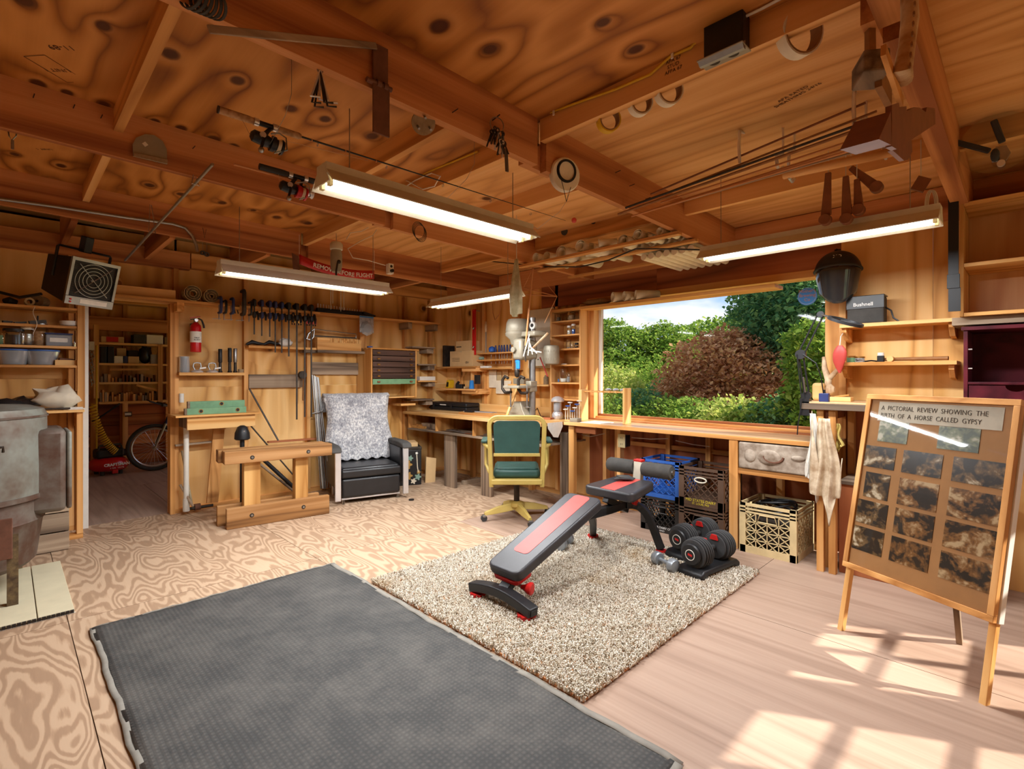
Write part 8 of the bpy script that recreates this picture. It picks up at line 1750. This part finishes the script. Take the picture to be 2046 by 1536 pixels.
c = onY(777, 537, 4.87); t = T('beam_outlet', 'white outlet box on the third beam', 'outlet', (c.x, 4.85, c.z-.06)); m = MB(); m.box(-.03,.03,-.03,.03,0,.11); m.build('box', M['label'], t, bev=.003); m = MB(); m.cyl((.0,-.03,.03), (.0,-.06,.03), .018, n=12); m.build('plug', M['black'], t); m = MB(); m.cyl((.0,-.03,.08), (.0,-.032,.08), .015, n=12); m.build('receptacle', M['ink'], t)
c = onY(836, 460, f3-.03); t = T('wire_coil', 'coil of thin black wire hung on the second beam', 'wire', c)
for k in range(4): m = MB(); m.tube([(.055*math.cos(a)+.004*k, -.004*k, .065*math.sin(a)-.008*k) for a in [2*PI*i/28 for i in range(28)]], .0022, 5, True); m.build('wire_turn', M['iron'], t, smooth=60)
c = onX(922, 468, 3.0); t = T('dial_gauge', 'small round dial hanging below the second beam', 'gauge', c); d = Vector((-.7,-.7,0)); m = MB(); m.cyl(-d*.01, d*.01, .035, n=22); m.build('case', M['iron'], t, smooth=30); m = MB(); m.cyl(d*.0102, d*.012, .030, n=22); m.build('dial_face', M['paper'], t); m = MB(); m.cyl((0,0,.03), (0,0,zc(3.0)-c.z-.1), .0015, n=4); m.build('hanging_wire', M['steel'], t)
# nails
for k, (a, y_, Y) in enumerate(((66,195,f3),(146,216,f3),(201,236,f3),(385,297,f3),(1230,345,f2),(1258,372,f2),(1290,398,f2),(904,225,f2))):
    P = onY(a, y_, Y); m = MB(); m.cyl(P + Vector((0,.01,0)), P + Vector((.004,-.035,.006)), .0022, n=6); solo(m, 'nail', M['iron'], ('bent nail above the steel plate end of the second beam','nail left of the purlin on the second beam','nail under the purlin end on the second beam','nail right of the steel plate','nail below the wire spool','nail beyond the wire spool','nail near the overhead hooks','nail before the key bunch')[k], 'nail', group='nails in the roof beams')
# stamps printed on the sheets
def stamp(body, size, px_, py_, ang, sx=1.0):
    P = onZ(px_, py_, 2.76); P = onZ(px_, py_, zc(P.x)-.0012); o = text(body, size, (P.x, P.y, P.z), (PI, 0, ang), M['stamp'], None, 'stamped_lettering', .0002, sx=sx); o.parent = CE; return o
stamp('11-89', .045, 122, 95, R(140)); stamp('UNIT 1', .036, 113, 140, R(140)); stamp('APA RATED\nSHEATHING 24/16', .030, 1588, 190, R(250)); stamp('UNIT 1', .03, 88, 298, R(140))
P = onZ(113, 139, zc(.2)-.001)
for dx, dy, sx, sy in ((0,.05,.2,.003),(0,-.05,.2,.003),(.10,0,.003,.1),(-.10,0,.003,.1)):
    a = R(-140); ox, oy = dx*math.cos(a)-dy*math.sin(a), dx*math.sin(a)+dy*math.cos(a); m = MB(); m.cbox((P.x+ox, P.y+oy, zc(P.x)-.001), (sx, sy, .0006), (0,0,a)); m.build('stamped_frame', M['stamp'], CE)
P = onX(1345, 130, 2.018); o = text('APA 67\nSTUD\nAFPA 67', .022, (2.0185, P.y, P.z), (PI/2, 0, -PI/2), M['stamp'], None, 'stamped_lettering', .0002); o.parent = CE
# ------------------------------------------------------------------ the trees outdoors
M['leafA'] = leafmat('green leaves', '#4f7030', '#72923e', '#a6b85c'); M['leafB'] = leafmat('dark blue green leaves', '#3a644a', '#56845c', '#88aa6e')
M['leafC'] = leafmat('rusty pink leaves', '#9c644a', '#c28c66', '#dcb690'); M['leafD'] = leafmat('lime leaves', '#8ca650', '#b4c066', '#d6d48c')
M['bark'] = flat('grey bark', '#6a5c4c', .9, var=.2, scale=12)
def tree(name, label, cat, base, blobs, mat, n, size, trunk=True, seed=1, grp='trees outside the window'):
    t = T(name, label, cat, base, 0, grp); rr = random.Random(seed); V_, F_ = [], []
    tot = sum(b[3]*b[4] for b in blobs)
    for (bx_, by_, bz_, rx, rz) in blobs:
        for i in range(int(n*rx*rz/tot)):
            while True:
                d = Vector((rr.gauss(0,1), rr.gauss(0,1), rr.gauss(0,1)))
                if d.length > .1: break
            d.normalize(); k = rr.uniform(.45, 1.0)**.5
            f = 1 + .28*mnoise.noise(d*3.1 + Vector((seed*3.7, bx_, bz_)))
            c = Vector((bx_ + d.x*rx*k*f, by_ + d.y*rx*k*f, bz_ + d.z*rz*k*f))
            a, b, g = rr.uniform(0, 6.28), rr.uniform(-.9, .9), rr.uniform(0, 6.28); s = size*rr.uniform(.6, 1.3)
            E_ = Euler((b, g*.16, a)).to_matrix(); k0 = len(V_)
            for q in ((-.5,-.06,0),(-.1,-.32,.06),(.5,0,-.03),(-.1,.32,.06)): V_.append(c + E_ @ Vector((q[0]*s, q[1]*s, q[2]*s)))
            F_.append((k0, k0+1, k0+2, k0+3))
    m = MB(); m.add(V_, F_); o = m.build('foliage', mat, t); o['kind'] = 'stuff'
    if trunk:
        top = max(b[2] for b in blobs); m = MB(); m.tube([(0,0,-.3), (.1,.05,top*.35), (0,.1,top*.75)], [.16*top/5, .11*top/5, .04*top/5], 9); m.build('trunk', M['bark'], t, smooth=60)
        for k, b in enumerate(blobs[:5]): m = MB(); m.tube([(.06,.03,top*.3), (b[0]*.5, b[1]*.5, b[2]*.75), (b[0]*.9, b[1]*.9, b[2])], [.06*top/5,.04*top/5,.015*top/5], 6); m.build('branch', M['bark'], t, smooth=60)
    return t
def gz(x): d = max(0.0, x-6); return -.25 - min(2.2, d*.16)
def spot(px_, X): p = onX(px_, 750, X); return Vector((X, p.y, gz(X)))
def blob(base, px_, py_, X, r, rz=None): p = onX(px_, py_, X); return (p.x-base.x, p.y-base.y, p.z-base.z, r, rz or r)
b = spot(1450, 12.0); tree('rust_leaved_tree', 'rounded tree with rusty pink autumn leaves in the middle of the window', 'tree', b, [blob(b,1440,735,12,1.25,.85), blob(b,1390,775,12,1.0,.75), blob(b,1500,770,12,1.25,.9), blob(b,1455,695,12.2,.65,.5), blob(b,1360,825,11.6,.7,.5), blob(b,1540,815,11.6,.9,.7), blob(b,1440,830,11.4,1.2,.6)], M['leafC'], 22000, .11, True, 3)
b = spot(1620, 13.0); tree('tall_green_tree', 'tall dark blue green tree filling the right of the window', 'tree', b, [blob(b,1530,615,13.5,.9,.8), blob(b,1590,620,13,1.2,1.1), blob(b,1640,640,12.5,1.2,1.2), blob(b,1560,665,13,1.0,.6), blob(b,1680,590,12.5,1.5,1.4), blob(b,1560,560,14,1.3,.9), blob(b,1630,720,12.5,1.1,.8), blob(b,1500,640,14,.6,.5)], M['leafB'], 20000, .14, True, 5)
b = spot(1640, 8.6); tree('sunlit_sapling', 'bright green leafy sapling behind the magnifier lamp', 'tree', b, [blob(b,1635,700,8.6,.5,.5), blob(b,1645,770,8.5,.55,.5), blob(b,1625,820,8.4,.5,.4)], M['leafA'], 4500, .10, True, 6)
b = spot(1240, 20.0); tree('green_tree', 'green tree beside the left window jamb', 'tree', b, [blob(b,1225,690,20,1.4,1.2), blob(b,1210,665,20,.8,.7), blob(b,1255,700,20,1.3,1.1), blob(b,1235,740,19,1.6,1.0)], M['leafA'], 10000, .16, True, 7)
b = spot(1320, 21.0); tree('green_tree', 'broad green tree between the jamb tree and the rusty one', 'tree', b, [blob(b,1325,690,21,1.5,1.0), blob(b,1300,715,21,1.3,1.0), blob(b,1355,710,21,1.3,.9), blob(b,1320,750,20,1.9,1.0), blob(b,1325,668,21,.7,.6)], M['leafA'], 11000, .16, True, 8)
b = spot(1400, 34.0)
for k, px_ in enumerate((1380, 1425, 1465)): b = spot(px_, 34.0); tree('far_tree', ('distant green tree on the skyline left of the rusty tree', 'distant green tree behind the rusty tree top', 'distant pale green tree below the tall dark one')[k], 'tree', b, [blob(b,px_,690-6*k,34,2.4,1.6), blob(b,px_+18,715,33,2.4,1.7), blob(b,px_-18,720,33,2.4,1.7)], M['leafA'], 3800, .30, True, 20+k)
b = spot(1235, 11.0); tree('lime_shrub', 'pale lime weeping shrub beside the left window jamb', 'shrub', b, [blob(b,1225,770,11,.75,.5), blob(b,1250,800,11,.7,.45), blob(b,1210,815,10.5,.6,.4)], M['leafD'], 5500, .09, False, 9, 'shrubs outside the window')
for k, (px_, py_, X, r, mt) in enumerate(((1215,835,9.5,.7,'leafA'),(1285,825,10.5,.8,'leafB'),(1335,835,10,.7,'leafA'),(1400,850,9.4,.8,'leafA'),(1470,855,9,.8,'leafD'),(1530,860,8.8,.75,'leafA'),(1590,850,8.8,.8,'leafB'),(1300,770,14,1.1,'leafA'),(1345,795,13,.9,'leafB'))):
    b = spot(px_, X); tree('green_shrub', ('low green shrub by the left jamb', 'dark shrub left of the rusty tree', 'light green shrub left of the rusty tree', 'green shrub under the rusty tree', 'yellow green shrub under the rusty tree', 'green shrub under the tall dark tree', 'dark shrub by the magnifier lamp', 'tall green shrub behind the pipe rack', 'tall dark shrub beside the rusty tree')[k], 'shrub', b, [blob(b,px_,py_,X,r,r*.7), blob(b,px_+18,py_+10,X-.2,r*.8,r*.55), blob(b,px_-16,py_+14,X-.2,r*.8,r*.55)], M[mt], 3200, .10, False, 30+k, 'shrubs outside the window')
